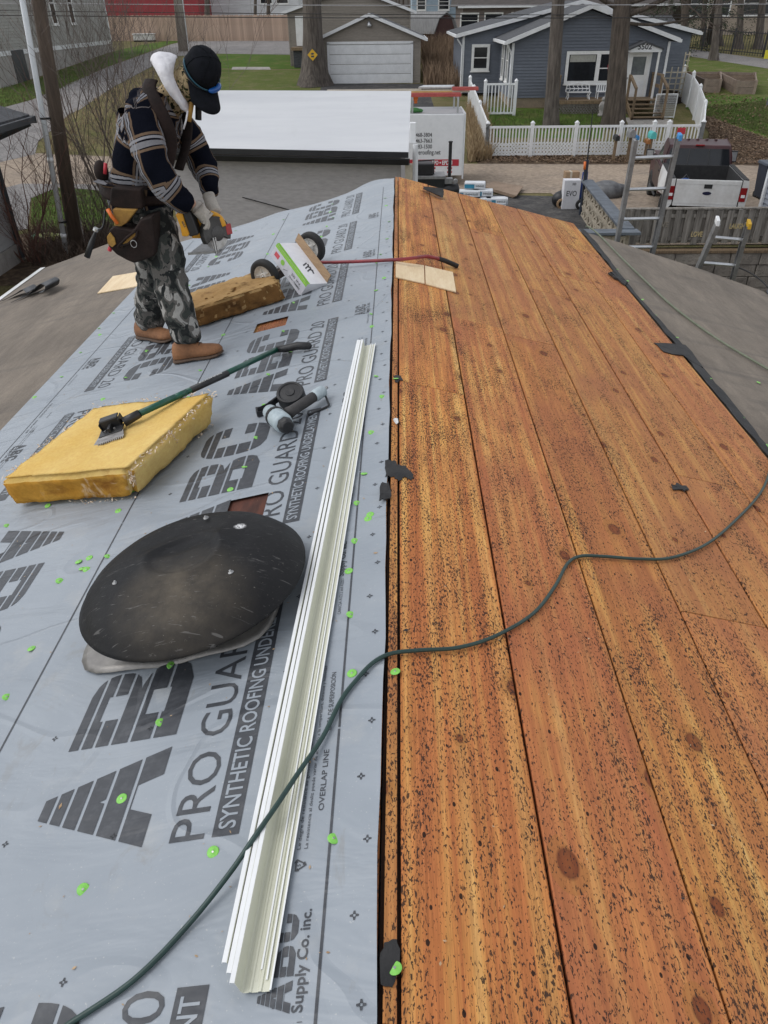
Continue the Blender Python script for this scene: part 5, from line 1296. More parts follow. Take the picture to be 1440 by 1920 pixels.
def gable_roof(par, x0, xm, x1, z0, zm, z1, y0, y1, th=.14, mat=None, trim=None, over=.35, fac=.16):
    mb = MB(); l = (xm-x0); s0 = (zm-z0)/(xm-x0); s1 = (zm-z1)/(x1-xm); a, c = x0-over, x1+over; za_, zc_ = z0-s0*over, z1-s1*over
    for (p, q, zp, zq) in ((a, xm, za_, zm), (xm, c, zm, zc_)):
        mb.hexa([(p,y0,zp),(q,y0,zq),(q,y1,zq),(p,y1,zp)], [(p,y0,zp+th),(q,y0,zq+th),(q,y1,zq+th),(p,y1,zp+th)])
    r = mb.build('roof', mat or m_darkshingle, par)
    mb = MB()
    for (p, q, zp, zq) in ((a-.02, xm, za_-.005, zm), (xm, c+.02, zm, zc_-.005)):
        mb.hexa([(p,y0-.035,zp+th-fac),(q,y0-.035,zq+th-fac),(q,y0-.004,zq+th-fac),(p,y0-.004,zp+th-fac)], [(p,y0-.035,zp+th+.01),(q,y0-.035,zq+th+.01),(q,y0-.004,zq+th+.01),(p,y0-.004,zp+th+.01)])
    mb.build('bargeboard', trim or m_trim, par)
    for (p, z) in ((a, za_), (c, zc_)):
        mb = MB(); s = -1 if p == a else 1
        mb.box(min(p+s*.003,p+s*.10), max(p+s*.003,p+s*.10), y0-.03, y1, z-.02, z+.10); mb.build('gutter', trim or m_trim, par)
    return r
rf = gable_roof(bh, xl, xa, xr, ze, za, ze, YF-.35, YF+7.5)
YB = 44.3; bx0 = X(868,120,YB); bxm = X(1090,6,YB); bx1 = 2*bxm-bx0; bz0, bzm = Z(862,66,YB), Z(1090,6,YB); bzb = gz(YB)+.15
mb = MB(); mb.prism([(bx0,YB,bzb),(bx1,YB,bzb),(bx1,YB,bz0),(bxm,YB,bzm-.06),(bx0,YB,bz0)], (0,8,0)); siding(mb, (bx0,YB-.002,0), (bx1,YB-.002,0), bzb, [(0,bz0),((bxm-bx0)/(bx1-bx0),bzm-.06),(1,bz0)], (0,-1,0)); mb.build('rear_wing_wall', m_blueside, bh)
gable_roof(bh, bx0, bxm, bx1, bz0, bzm, bz0, YB-.3, YB+8)
for a_, b_ in (((bx0-.02,YB,bzb),(bx0-.02,YB,bz0)), ((xl,YF,zb),(xl,YF,ze-.1)), ((xr,YF,zb),(xr,YF,ze-.1))):
    mb = MB(); bar(mb, a_, b_, .11, .06, (0,-1,0)); mb.build('corner_trim', m_trim, bh)
def dspout(par, pts, r=.04, mat=None):
    mb = MB(); mb.tube(pts, r, 6); return mb.build('downspout', mat or m_trim, par)
dspout(bh, [(xl-.33,YF-.3,ze-.12),(xl-.1,YF-.08,ze-.45),(xl-.05,YF-.06,ze-.6),(xl-.05,YF-.06,zb-.2)]); dspout(bh, [(bx0-.35,YB-.2,bz0-.15),(bx0-.08,YB-.07,bz0-.5),(bx0-.08,YB-.07,bzb)])
def wpx(par, x0, y0, x1, y1, Y, **k):
    a, b_ = at(x0,y0,Y), at(x1,y1,Y); return window(par, ((a.x+b_.x)/2, Y-.046, (a.z+b_.z)/2), (1,0,0), (0,-1,0), abs(b_.x-a.x), abs(a.z-b_.z), **k)
wpx(bh, 885,83,916,133,YB, split='h', fr=.13)
m_blind = M('cream_roller_blind', (.36,.36,.32), (.30,.30,.27), .8, 2)
big = wpx(bh, 1063,96,1148,157,YF, fr=.13)
a, b_ = at(1070,100,YF), at(1142,113,YF)
mb = MB(); mb.box(X(1070,100,YF), X(1118,100,YF), YF-.066, YF-.058, Z(1090,116,YF), Z(1090,103,YF)); mb.build('blind', m_blind, big)
mb = MB(); xm_ = X(1120,125,YF); mb.box(xm_-.09,xm_+.09,YF-.10,YF-.058,Z(1120,154,YF),Z(1120,99,YF)); mb.box(xm_+.09,X(1142,125,YF),YF-.08,YF-.058,Z(1120,128,YF)-.02,Z(1120,128,YF)+.02); mb.build('mullion', m_white, big)
for yy, hh in ((40.9,1.75),(42.6,1.75)): window(bh, (xl-.046,yy,zb+1.45), (0,-1,0), (-1,0,0), .85, hh, fr=.13, split='h')
# front door with storm door glass, hood with the number
dx0, dx1 = X(1172,140,YF), X(1216,140,YF); dz0, dz1 = Z(1190,186,YF), Z(1193,97,YF)
mb = MB(); mb.box(dx0,dx1,YF-.06,YF-.038,dz0,dz1); dr = mb.build('door', m_white, bh, bevel=.01)
mb = MB(); w_ = dx1-dx0; mb.box(dx0+.22*w_,dx1-.22*w_,YF-.066,YF-.062,dz0+.52*(dz1-dz0),dz1-.10*(dz1-dz0)); mb.build('door_glass', M('grey_door_glass', (.16,.18,.18), (.10,.11,.12), .12, 2), dr)
mb = MB()
for q in (0,1):
    x0 = dx0+(.17+.36*q)*w_; mb.box(x0,x0+.30*w_,YF-.072,YF-.062,dz0+.1*(dz1-dz0),dz0+.4*(dz1-dz0))
mb.box(dx0-.0,dx0+.07*w_,YF-.072,YF-.062,dz0,dz1); mb.box(dx1-.07*w_,dx1,YF-.072,YF-.062,dz0,dz1); mb.build('door_panel', m_trim, dr, bevel=.008)
mb = MB(); mb.ball((dx0+.1*w_,YF-.10,dz0+.46*(dz1-dz0)), .04); mb.build('handle', m_steel, dr)
px0, px1, pxm = X(1178,96,YF-.5), X(1236,96,YF-.5), X(1206,80,YF-.5); pz0, pz1 = Z(1206,97,YF-.5), Z(1206,80,YF-.5)
mb = MB(); mb.prism([(px0,YF-.9,pz0),(px1,YF-.9,pz0),(px1,YF-.9,pz0+.12),(pxm,YF-.9,pz1),(px0,YF-.9,pz0+.12)], (0,.88,0)); hd_ = mb.build('porch_hood', m_trim, bh)
mb = MB(); put_text(mb, '5502', .62, .22, lambda a_, c_: (pxm-.31+a_, YF-.906, pz0+.10+c_), .02); mb.build('house_number', m_black, hd_)
mb = MB()
for s in (-1, 1):
    e = (px0-.06 if s < 0 else px1+.06); mb.hexa([(e,YF-.96,pz0+.08),(pxm,YF-.96,pz1),(pxm,YF-.02,pz1),(e,YF-.02,pz0+.08)],[(e,YF-.96,pz0+.15),(pxm,YF-.96,pz1+.07),(pxm,YF-.02,pz1+.07),(e,YF-.02,pz0+.15)])
mb.build('hood_roof', m_darkshingle, hd_)
mb = MB(); mb.box(px1-.12,px1-.04,YF-.88,YF-.80,dz0-.1,pz0); mb.build('porch_post', m_white, bh)
mb = MB(); c = Vector((X(1147,125,YF),YF-.06,Z(1147,125,YF))); mb.tube([c+Vector((.16*math.cos(a),0,.22*math.sin(a))) for a in np.linspace(0,6.28,16)], .05, 6, caps=False); tag(mb.build('wreath', m_redprint), 'small red wreath hanging beside the big front window', 'wreath')
# porch deck: boards, lattice, posts, steps
fx0, fx1 = X(1040,195,YF-.9), X(1146,195,YF-.9); fz = Z(1090,188,YF-1.4)
porch = thing('porch', 'weathered wooden porch with lattice skirt and steps below the white front door', 'porch', ((fx0+dx1)/2, YF-.8, gz(YF)))
k = 0; yb = YF-1.5
while yb < YF-.05:
    mb = MB(); mb.box(fx0, dx1+.25, yb, yb+.135, fz-.035, fz); mb.build('deck_board', m_deckwood, porch); yb += .142
mb = MB(); mb.box(fx0, fx1+.3, YF-1.56, YF-1.505, fz-.14, fz-.0); mb.build('rim_board', m_deckwood, porch)
mb = MB(); x = fx0; zg = gz(YF-1.5)
while x < fx1+.3:
    for s in (-1,1):
        h_ = fz-.14-zg; bar(mb, (x, YF-1.53+s*.006, zg if s > 0 else fz-.14), (x+h_, YF-1.53+s*.006, fz-.14 if s > 0 else zg), .045, .008, (0,-1,0))
    x += .13
kind(mb.build('lattice', m_greywood, porch), 'stuff')
for x, y in ((fx0,YF-1.5),(dx0-.15,YF-1.5),(dx1+.2,YF-1.5),(fx0,YF-.1),(dx1+.2,YF-.1)):
    mb = MB(); mb.box(x-.05,x+.05,y-.05,y+.05,gz(y),fz+1.0); mb.build('post', m_deckwood, porch)
for x0, x1, y in ((dx1+.2,dx1+.2,0),):
    mb = MB(); mb.box(x0-.07,x0+.07,YF-1.5,YF-.05,fz+.93,fz+1.0); mb.box(x0-.02,x0+.02,YF-1.5,YF-.05,fz+.45,fz+.58); mb.build('rail', m_deckwood, porch)
mb = MB(); mb.box(fx0-.07,fx0+.07,YF-1.5,YF-.05,fz+.93,fz+1.0); mb.box(fx0-.03,fx0+.03,YF-1.5,YF-.05,fz+.3,fz+.75); mb.build('rail', m_deckwood, porch)
nst = 4
for q in range(nst):
    z = fz - (fz-gz(YF-2))*(q+1)/(nst+.3); y = YF-1.56-.28*q
    mb = MB(); mb.box(dx0-.1,dx1+.15,y-.28,y,z-.04,z); mb.build('step', m_deckwood, porch)
for x in (dx0-.12, dx1+.17):
    mb = MB(); mb.prism([(x-.025,YF-1.56,fz-.30),(x-.025,YF-1.56,fz-.05),(x-.025,YF-2.70,gz(YF-2.7)+.12),(x-.025,YF-2.70,gz(YF-2.7)-.05)], (.05,0,0)); mb.build('stringer', m_deckwood, porch)
    mb = MB(); mb.box(x-.045,x+.045,YF-2.7,YF-2.61,gz(YF-2.7),fz+.55); mb.build('post', m_deckwood, porch)
    mb = MB(); mb.prism([(x-.05,YF-1.5,fz+.88),(x-.05,YF-1.5,fz+.98),(x-.05,YF-2.68,fz+.58),(x-.05,YF-2.68,fz+.48)], (.10,0,0)); mb.build('handrail', m_deckwood, porch)
# white garden bench with scrolled back
bench = thing('garden_bench', 'ornate white metal bench on the porch under the big window', 'bench', (X(1083,185,YF-.9), YF-.9, fz))
bc_ = Vector(bench.location)
mb = MB()
for k in range(5): mb.box(bc_.x-.6,bc_.x+.6,bc_.y-.22+.09*k,bc_.y-.16+.09*k,fz+.42,fz+.45)
mb.build('seat', m_whiteplastic, bench)
mb = MB()
for s in (-1, 1):
    for y in (-.22, .22): mb.tube([(bc_.x+s*.55,bc_.y+y,fz), (bc_.x+s*.5,bc_.y+y*.8,fz+.22), (bc_.x+s*.56,bc_.y+y*.9,fz+.43)], .028, 6)
mb.build('legs', m_whiteplastic, bench)
mb = MB(); mb.tube([(bc_.x-.6,bc_.y+.22,fz+.45),(bc_.x-.55,bc_.y+.24,fz+.82),(bc_.x-.25,bc_.y+.25,fz+.92),(bc_.x,bc_.y+.25,fz+1.0),(bc_.x+.25,bc_.y+.25,fz+.92),(bc_.x+.55,bc_.y+.24,fz+.82),(bc_.x+.6,bc_.y+.22,fz+.45)], .03, 6); mb.tube([(bc_.x-.58,bc_.y+.23,fz+.62),(bc_.x+.58,bc_.y+.23,fz+.62)], .03, 6)
for k in range(5):
    x = bc_.x-.42+.21*k; mb.tube([(x,bc_.y+.23,fz+.47),(x+.06,bc_.y+.24,fz+.62),(x-.03,bc_.y+.25,fz+.76),(x+.02,bc_.y+.25,fz+.88)], .02, 5)
mb.build('backrest', m_whiteplastic, bench)
bench.scale = (.92,.9,.66)
chair = thing('garden_chair', 'white slatted chair beside the ornate bench on the porch', 'chair', (X(1127,185,YF-.7), YF-.7, fz)); q = Vector(chair.location)
mb = MB(); mb.box(q.x-.26,q.x+.26,q.y-.25,q.y+.22,fz+.40,fz+.44); mb.build('seat', m_whiteplastic, chair)
mb = MB(); mb.box(q.x-.3,q.x+.3,q.y+.22,q.y+.26,fz+.80,fz+.90)
for k in range(5): mb.box(q.x-.26+.115*k,q.x-.20+.115*k,q.y+.225,q.y+.25,fz+.44,fz+.80)
mb.build('backrest', m_whiteplastic, chair)
for sx in (-1,1):
    for sy in (-1,1): mb = MB(); mb.cyl((q.x+sx*.24,q.y+sy*.21,fz),(q.x+sx*.24,q.y+sy*.21,fz+.40),.025,n=6); mb.build('leg', m_whiteplastic, chair)
chair.scale = (.9,.9,.68)
st = thing('garden_statue', 'pale stone figure standing before the porch lattice', 'statue', (X(1128,218,YF-1.9), YF-1.9, gz(YF-1.9))); q = Vector(st.location)
mb = MB(); mb.lathe([(.001,0),(.2,0),(.2,.08),(.13,.12),(.17,.3),(.19,.42),(.13,.55),(.06,.60),(.001,.62)], Matrix.Translation(q), 12); mb.ball(q+Vector((0,-.02,.68)), .10, 10, 8); mb.ball(q+Vector((-.12,-.08,.4)), (.06,.06,.14), 8, 6); mb.build('figure', m_concrete, st, smooth=True)
# trellis and pile on the right of the blue house
tr = thing('trellis', 'cream wooden trellis standing at the right corner of the blue house', 'trellis', (X(1262,160,41), 41, gz(41))); q = Vector(tr.location); m_cream = M('cream_paint', (.52,.46,.36), (.42,.37,.28), .7, 4)
mb = MB()
for x in (-.5,-.2,.1,.32,.5): mb.box(q.x+x-.025,q.x+x+.025,q.y-.02,q.y+.02,q.z,q.z+(1.5 if x < .3 else 2.1))
for k in range(8): mb.box(q.x-.62,q.x+.55,q.y-.045,q.y-.021,q.z+.3+.24*k,q.z+.345+.24*k) if k < 5 else mb.box(q.x+.3,q.x+.55,q.y-.045,q.y-.021,q.z+.3+.24*k,q.z+.345+.24*k)
mb.build('lattice', m_cream, tr)
def mound(name, label, c, rx, ry, h, mat, seed, cat='brush pile'):
    rr = random.Random(seed); mb = MB(); n = 1200
    for i in range(n):
        a = rr.uniform(0,6.28); r = math.sqrt(rr.random()); x, y = c.x+rx*r*math.cos(a), c.y+ry*r*math.sin(a); z = c.z + h*(1-r*r)*rr.random()
        d = Vector((rr.gauss(0,1),rr.gauss(0,1),rr.gauss(0,.5))).normalized()*rr.uniform(.06,.2); e = d.cross(Vector((rr.gauss(0,1),rr.gauss(0,1),rr.gauss(0,1)))).normalized()*.02
        p = Vector((x,y,z)); mb.quad(p-d-e,p-d+e,p+d+e,p+d-e)
    mb.ball(c, (rx*.85,ry*.85,h*.8), 12, 8)
    return tag(mb.build(name, mat), label, cat)
mound('brush_pile', 'brown heap of cut brush between the trellis and the raised beds', onG(1268,172), .9, .8, 1.3, m_leafA, 3)
mound('brush_pile', 'low dark heap of garden waste at the blue house corner', onG(1246,192), .9, .6, .55, m_bark, 4)
# wire panels by the patio, board bridge
gp = thing('wire_gate', 'pale mesh gate panel standing beside the porch steps', 'gate', onG(1245,222)); q = Vector(gp.location)
mb = MB(); w0, w1 = X(1226,210,q.y), X(1265,210,q.y)
for x in (w0,(w0+w1)/2,w1): mb.cyl((x,q.y,q.z),(x,q.y,q.z+.95),.022,n=6)
mb.tube([(w0,q.y,q.z+.95),(w1,q.y,q.z+.95)],.022,6); mb.tube([(w0,q.y,q.z+.05),(w1,q.y,q.z+.05)],.022,6)
mb.build('frame', m_whiteplastic, gp); mb = MB()
for k in range(24): x = w0+(w1-w0)*k/24; mb.box(x-.006,x+.006,q.y-.006,q.y+.006,q.z+.05,q.z+.95)
for k in range(10): mb.box(w0,w1,q.y-.013,q.y-.007,q.z+.08+.09*k,q.z+.09+.09*k)
kind(mb.build('wire_mesh', m_alu, gp), 'stuff')
# raised beds
def raised(label, pts, h):
    P = [onG(*p) for p in pts]; c = sum(P, Vector())/4; root = thing('raised_bed', label, 'planter', c, 'wooden raised garden beds')
    for i in range(4):
        a, b_ = P[i], P[(i+1)%4]; d = (b_-a); n_ = Vector((d.y,-d.x,0)).normalized()
        for r in range(2):
            mb = MB(); bar(mb, a+Vector((0,0,h*(.25+.5*r))), b_+Vector((0,0,h*(.25+.5*r))), h*.48, .05, n_); mb.build('plank', M_bed, root)
        mb = MB(); mb.box(a.x-.07,a.x+.07,a.y-.07,a.y+.07,a.z,a.z+h+.02); mb.build('post', M_bed, root)
    mb = MB(); mb.add([p+Vector((0,0,h*.8)) for p in P], [(0,1,2,3)]); mb.build('soil', m_soil, root)
M_bed = M('weathered_bed_boards', (.30,.235,.185), (.22,.17,.135), .85, 3, bmp=.2, rand=.15)
raised('left wooden raised bed with dark soil on the lawn', [(1318,174),(1346,174),(1346,158),(1288,158)], .62)
raised('right wooden raised bed, the one nearer the leaf strewn lawn', [(1378,177),(1412,177),(1410,160),(1345,158)], .62)

# ---- taupe garage and the bigger house behind it
def shed_block(name, label, Y, depth, px0, px1, pyb, eave_py, apex_px, apex_py, mat, cat, over=.35):
    x0, x1 = X(px0,100,Y), X(px1,100,Y); zb = gz(Y)-.02; ze = Z((px0+px1)/2, eave_py, Y); za = Z(apex_px, apex_py, Y); xa = X(apex_px, apex_py, Y)
    root = thing(name, label, cat, ((x0+x1)/2, Y+depth/2, gz(Y)))
    mb = MB(); mb.prism([(x0,Y,zb),(x1,Y,zb),(x1,Y,ze),(xa,Y,za-.05),(x0,Y,ze)], (0,depth,0))
    siding(mb, (x0,Y-.002,0), (x1,Y-.002,0), zb+.15, [(0,ze),((xa-x0)/(x1-x0),za-.05),(1,ze)], (0,-1,0), .14, .032)
    mb.build('wall', mat, root)
    gable_roof(root, x0, xa, x1, ze, za, ze, Y-.3, Y+depth, over=over)
    mb = MB(); bar(mb, (x0,Y,zb), (x0,Y,ze), .10, .05, (0,-1,0)); bar(mb, (x1,Y,zb), (x1,Y,ze), .10, .05, (0,-1,0)); mb.build('corner_trim', mat, root)
    return root, x0, x1, zb, ze
gar, gx0, gx1, gzb, gze = shed_block('garage', 'taupe sided garage with a wide white overhead door', 50.9, 7, 603, 787, 157, 72, 692, 30, m_taupe, 'garage')
ga, gb_ = at(617,84,50.9), at(770,156,50.9)
mb = MB()
for s, e in (((ga.x-.06,gb_.z),(ga.x-.06,ga.z+.06)),((gb_.x+.06,gb_.z),(gb_.x+.06,ga.z+.06)),((ga.x-.12,ga.z+.08),(gb_.x+.12,ga.z+.08))):
    bar(mb, (s[0],50.865,s[1]), (e[0],50.865,e[1]), .13, .06, (0,-1,0))
mb.build('door_frame', m_trim, gar)
n = 4; hh = (ga.z-gzb-.02)/n
gd = None
for k in range(n):
    mb = MB(); z0 = gzb+.02+hh*k; mb.box(ga.x+.01,gb_.x-.01,50.845,50.862,z0+.012,z0+hh-.012)
    m_ = 8; pw = (gb_.x-ga.x)/m_
    for q in range(m_): mb.box(ga.x+pw*(q+.1),ga.x+pw*(q+.9),50.836,50.845,z0+hh*.18,z0+hh*.82)
    mb.build('door_section', m_trim, gar)
mb = MB(); c = at(692,45,50.7); mb.lathe([(.001,.12),(.06,.12),(.10,.02),(.16,-.08),(.10,-.14),(.001,-.15)], Matrix.Translation(c), 12); mb.cyl(c+Vector((0,.2,.14)), c+Vector((0,0,.1)), .04); mb.build('wall_lamp', m_alu, gar, smooth=True)
hs2, hx0, hx1, hzb, hze = shed_block('house', 'larger taupe sided house standing right behind the garage', 60, 9, 545, 768, 95, 22, 660, -22, m_taupe, 'house')
d0, d1 = at(553,30,60), at(570,86,60)
mb = MB(); mb.box(d0.x,d1.x+.2,59.93,59.985,d1.z,d0.z); mb.build('door', m_white, hs2, bevel=.01)
mb = MB(); mb.box(d0.x-.25,d1.x+.8,58.7,59.95,d1.z-.22,d1.z-.05); mb.build('step', m_deckwood, hs2)
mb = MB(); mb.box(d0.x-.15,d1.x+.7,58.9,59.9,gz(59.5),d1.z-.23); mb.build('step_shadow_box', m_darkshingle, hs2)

# ---- barn-shaped shed, light blue house and the long grey house behind
bs = thing('barn_shed', 'dark red barn-shaped shed with a curved grey roof', 'shed', onG(835,92)); q = Vector(bs.location); YS = q.y
sx0, sx1 = X(815,80,YS), X(858,80,YS); zs0 = gz(YS); zs1 = Z(838,62,YS); zs2 = Z(838,24,YS); xm = (sx0+sx1)/2; hw = (sx1-sx0)/2
outl = [(xm-hw,zs0),(xm+hw,zs0),(xm+hw,zs1),(xm+hw*.62,zs1+(zs2-zs1)*.68),(xm,zs2),(xm-hw*.62,zs1+(zs2-zs1)*.68),(xm-hw,zs1)]
mb = MB(); mb.prism([(x,YS,z) for x,z in outl], (-3.2,3.2,0)); mb.build('wall', M('dark_red_boards', (.075,.035,.032), (.05,.025,.023), .85, 3, (9,9,1), bmp=.2), bs)
ro = [(xm+hw*1.1,zs1-.05),(xm+hw*.68,zs1+(zs2-zs1)*.72),(xm,zs2+.1),(xm-hw*.68,zs1+(zs2-zs1)*.72),(xm-hw*1.1,zs1-.05)]
mb = MB(); vs = []
for x, z in ro: vs += [(x,YS-.15,z),(x-3.3,YS+3.3,z)]
mb.add(vs, [(2*i,2*i+1,2*i+3,2*i+2) for i in range(4)]); o = mb.build('roof', M('grey_metal_roof', (.20,.20,.20), (.15,.15,.15), .6, 2, (6,1,1)), bs); s = o.modifiers.new('t','SOLIDIFY'); s.thickness = .08
def box_house(name, label, Y, depth, x0, x1, ze, za, mat, rmat, wins, ridge='x', group=None):
    root = thing(name, label, 'house', ((x0+x1)/2, Y+depth/2, gz(Y)), group)
    mb = MB(); mb.prism([(x0,Y,gz(Y)-.3),(x1,Y,gz(Y)-.3),(x1,Y,ze),(x0,Y,ze)], (0,depth,0)); siding(mb, (x0,Y-.002,0), (x1,Y-.002,0), gz(Y), [(0,ze),(1,ze)], (0,-1,0), .2, .03); mb.build('wall', mat, root)
    mb = MB(); o_ = .5; ym = Y+depth/2
    if ridge == 'x':
        mb.add([(x0-o_,Y-o_,ze-.05),(x1+o_,Y-o_,ze-.05),(x1+o_,ym,za),(x0-o_,ym,za),(x0-o_,Y+depth+o_,ze-.05),(x1+o_,Y+depth+o_,ze-.05)], [(0,1,2,3),(3,2,5,4),(0,3,4),(1,5,2),(0,4,5,1)])
    mb.build('roof', rmat, root)
    mb = MB(); mb.box(x0-o_,x1+o_,Y-o_-.06,Y-o_-.004,ze-.16,ze+.0); mb.build('fascia', m_trim, root)
    for (xc, zc, w, h) in wins: window(root, (xc, Y-.05, zc), (1,0,0), (0,-1,0), w, h, fr=.12, split='h')
    return root
m_paleblue = side_mat('pale_blue_siding', (.36,.45,.52), (.30,.38,.45)); m_redwall = M('barn_red_metal', (.32,.028,.035), (.25,.022,.028), .6, 1.5, (9,1,1))
m_whitewall = side_mat('white_siding', (.66,.67,.69), (.58,.59,.61)); m_brickish = M('grey_brown_brick', (.20,.165,.15), (.15,.125,.115), .9, 6, bmp=.2); m_beige = side_mat('beige_siding', (.36,.30,.24), (.30,.25,.20))
m_brownroof = M('brown_grey_shingles', (.105,.092,.085), (.07,.062,.058), .95, 2, (1,5,5), bmp=.4)
Yp = 92; box_house('house', 'pale blue two-storey house beyond the barn-shaped shed', Yp, 9, X(772,20,Yp), X(960,20,Yp), gz(Yp)+4.3, gz(Yp)+7, m_paleblue, M('pale_grey_shingles', (.30,.30,.30), (.24,.24,.24), .95, 3), [(X(832,15,Yp),gz(Yp)+2.6,1.2,1.5),(X(790,15,Yp),gz(Yp)+2.6,1.0,1.5)])
Yp = 80; box_house('house', 'long brown-grey house with dark windows seen over the blue house roof', Yp, 10, X(868,20,Yp), X(1260,20,Yp), gz(Yp)+2.5, gz(Yp)+6.5, m_brickish, m_brownroof, [(X(x,40,Yp),gz(Yp)+1.4,1.7,1.2) for x in (880,925,975,1020)])
Yp = 105; box_house('red_building', 'barn red metal building behind the new board fence', Yp, 14, X(150,10,Yp), X(372,10,Yp), gz(Yp)+5.5, gz(Yp)+8, m_redwall, m_redwall, [])
Yp = 112; box_house('white_building', 'white building behind the fence, right of the red one', Yp, 12, X(374,10,Yp), X(560,10,Yp), gz(Yp)+4.5, gz(Yp)+7, m_whitewall, m_brownroof, [(X(500,10,Yp),gz(Yp)+2.8,1.6,1.3),(X(530,10,Yp),gz(Yp)+2.8,1.6,1.3)])
Yp = 82; box_house('house', 'beige house behind the dark metal fence at the upper right', Yp, 10, X(1275,60,Yp), X(1600,60,Yp), gz(Yp)+6.0, gz(Yp)+9.5, m_beige, m_brownroof, [(X(x,50,Yp),gz(Yp)+2.4,1.7,1.9) for x in (1302,1345,1400,1440,1500)]+[(X(x,5,Yp),gz(Yp)+4.9,1.5,1.4) for x in (1330,1420)])
Yp = 66; sml = box_house('house', 'small white walled house with a slate grey hip roof behind the blue house', Yp, 8, X(1190,60,Yp), X(1272,60,Yp), Z(1230,64,Yp), Z(1230,30,Yp-0), m_whitewall, m_darkshingle, [(X(1268,72,Yp),gz(Yp)+1.2,.9,1.2)])
for i in range(6):
    Yp = 150+8*i; x0 = -150+52*i
    box_house('house', ['far cream house at the left end of the skyline','far grey house behind the red building','far white house beyond the taupe house','far tan house behind the pale blue house','far blue-grey house beyond the long brown one','far brown house at the right end of the skyline'][i], Yp, 10, x0, x0+30, gz(Yp)+5, gz(Yp)+10, [m_cream,m_greyside,m_whitewall,m_beige,m_paleblue,m_brickish][i], m_brownroof, [(x0+4+5*k, gz(Yp)+3, 1.8, 1.6) for k in range(5)], 'x', 'far houses along the skyline')

# ---- grey-green house at the upper left
lh = thing('house', 'grey-green two-storey house with a white band at the upper left corner', 'house', (-27, 62, gz(60)))
LX = -23.7; y0, y1 = 50, 71.6; zf = -.2
zf0 = 1.5-.0; 
mb = MB(); mb.box(-36, LX, y0, y1, gz(55)-1.5, 9); siding(mb, (LX+.002,y0,0), (LX+.002,y1,0), Z(197,79,70.5)+.12, [(0,8.9),(1,8.9)], (1,0,0), .16, .02); mb.build('wall', m_greyside, lh)
mb = MB(); zq = Z(197,79,70.5); mb.box(LX+.003, LX+.05, y0, y1+.05, zq-.14, zq+.11); mb.box(LX+.003,LX+.05,y1-.12,y1+.05,zq+.112,9); mb.build('trim', m_trim, lh)
mb = MB(); mb.box(LX+.003,LX+.02,y0,y1+.02,gz(52)-.6,zq-.145); mb.build('foundation', m_concrete, lh)
def lwin(pxa, pya, w, zc, h):
    r = ray(pxa, pya); t = (LX-CO.x)/r.x; p = CO+r*t; return window(lh, (LX+.02, p.y, zc), (0,1,0), (1,0,0), w, h, fr=.12, split='h')
lwin(99,25,1.0,2.2,2.6); lwin(133,25,1.0,2.2,2.6)
r = ray(36,118); t = (LX-CO.x)/r.x; p = CO+r*t
mb = MB(); mb.box(LX+.021,LX+.06,p.y-.9,p.y+.9,gz(p.y)-.1,gz(p.y)+1.7); mb.build('basement_door', M('dark_grey_door', (.05,.055,.06), None, .4), lh)
ac = thing('air_conditioner', 'dark air conditioning unit against the foundation of the grey-green house', 'air conditioner', onG(162,112)); q = Vector(ac.location)
mb = MB(); mb.box(q.x-.9,q.x+.1,q.y-.5,q.y+.5,q.z,q.z+.9); mb.build('casing', m_darkshingle, ac, bevel=.04); mb = MB(); mb.lathe([(.4,.92),(.42,.95),(.1,.96),(.001,.97)], Matrix.Translation(q+Vector((-.4,0,0))), 14); mb.build('fan_guard', m_black, ac)

# ---- new board fence (pinkish cedar), every board
cf = thing('board_fence', 'long new cedar board fence in front of the red building', 'fence', (-20, 82, gz(82)))
m_cedar = M('new_cedar_boards', (.50,.37,.29), (.42,.30,.225), .8, 1.5, (6,6,.7), rand=.16)
FA, FB = onG(196,77), onG(560,77); n = 118; dv = (FB-FA)/n
bm0 = MB(); wv_ = dv.length*.94/2; bm0.prism([(-wv_,0,0),(wv_,0,0),(wv_,0,1.93),(wv_*.6,0,2.0),(-wv_*.6,0,2.0),(-wv_,0,1.93)], (0,.03,0))
first = None
for k in range(n):
    p = FA+dv*(k+.5)
    if first is None: first = bm0.build('board', m_cedar, cf, local=True); o = first
    else: o = first.copy(); COL.objects.link(o)
    o.location = Vector((p.x, p.y, gz(p.y)-.02+.015*math.sin(k*1.7))) - Vector(cf.location); o.rotation_euler = (0,0,math.atan2(dv.y,dv.x)); o.scale = (1,1,1.02+.01*math.sin(k*2.3))
mb = MB()
for h in (.4, 1.6): bar(mb, FA+Vector((0,.06,h)), FB+Vector((0,.06,h)), .09, .04, (0,1,0))
mb.build('rail', m_cedar, cf)
wb = thing('storage_chest', 'low white chest standing against the cedar fence', 'chest', onG(272,78)); q = Vector(wb.location)
mb = MB(); mb.box(q.x-.95,q.x+.95,q.y-.4,q.y+.3,q.z+.10,q.z+.55); mb.build('chest_body', m_white, wb, bevel=.03); mb = MB(); mb.box(q.x-1.0,q.x+1.0,q.y-.45,q.y+.35,q.z+.56,q.z+.64); mb.build('lid', m_whiteplastic, wb, bevel=.02); mb = MB(); mb.box(q.x-.95,q.x+.95,q.y-.35,q.y+.25,q.z,q.z+.095); mb.build('base', m_black, wb)
mound('brush_pile', 'small dark brush pile behind the white chest', onG(270,72), .9, .5, 1.1, m_bark, 14)
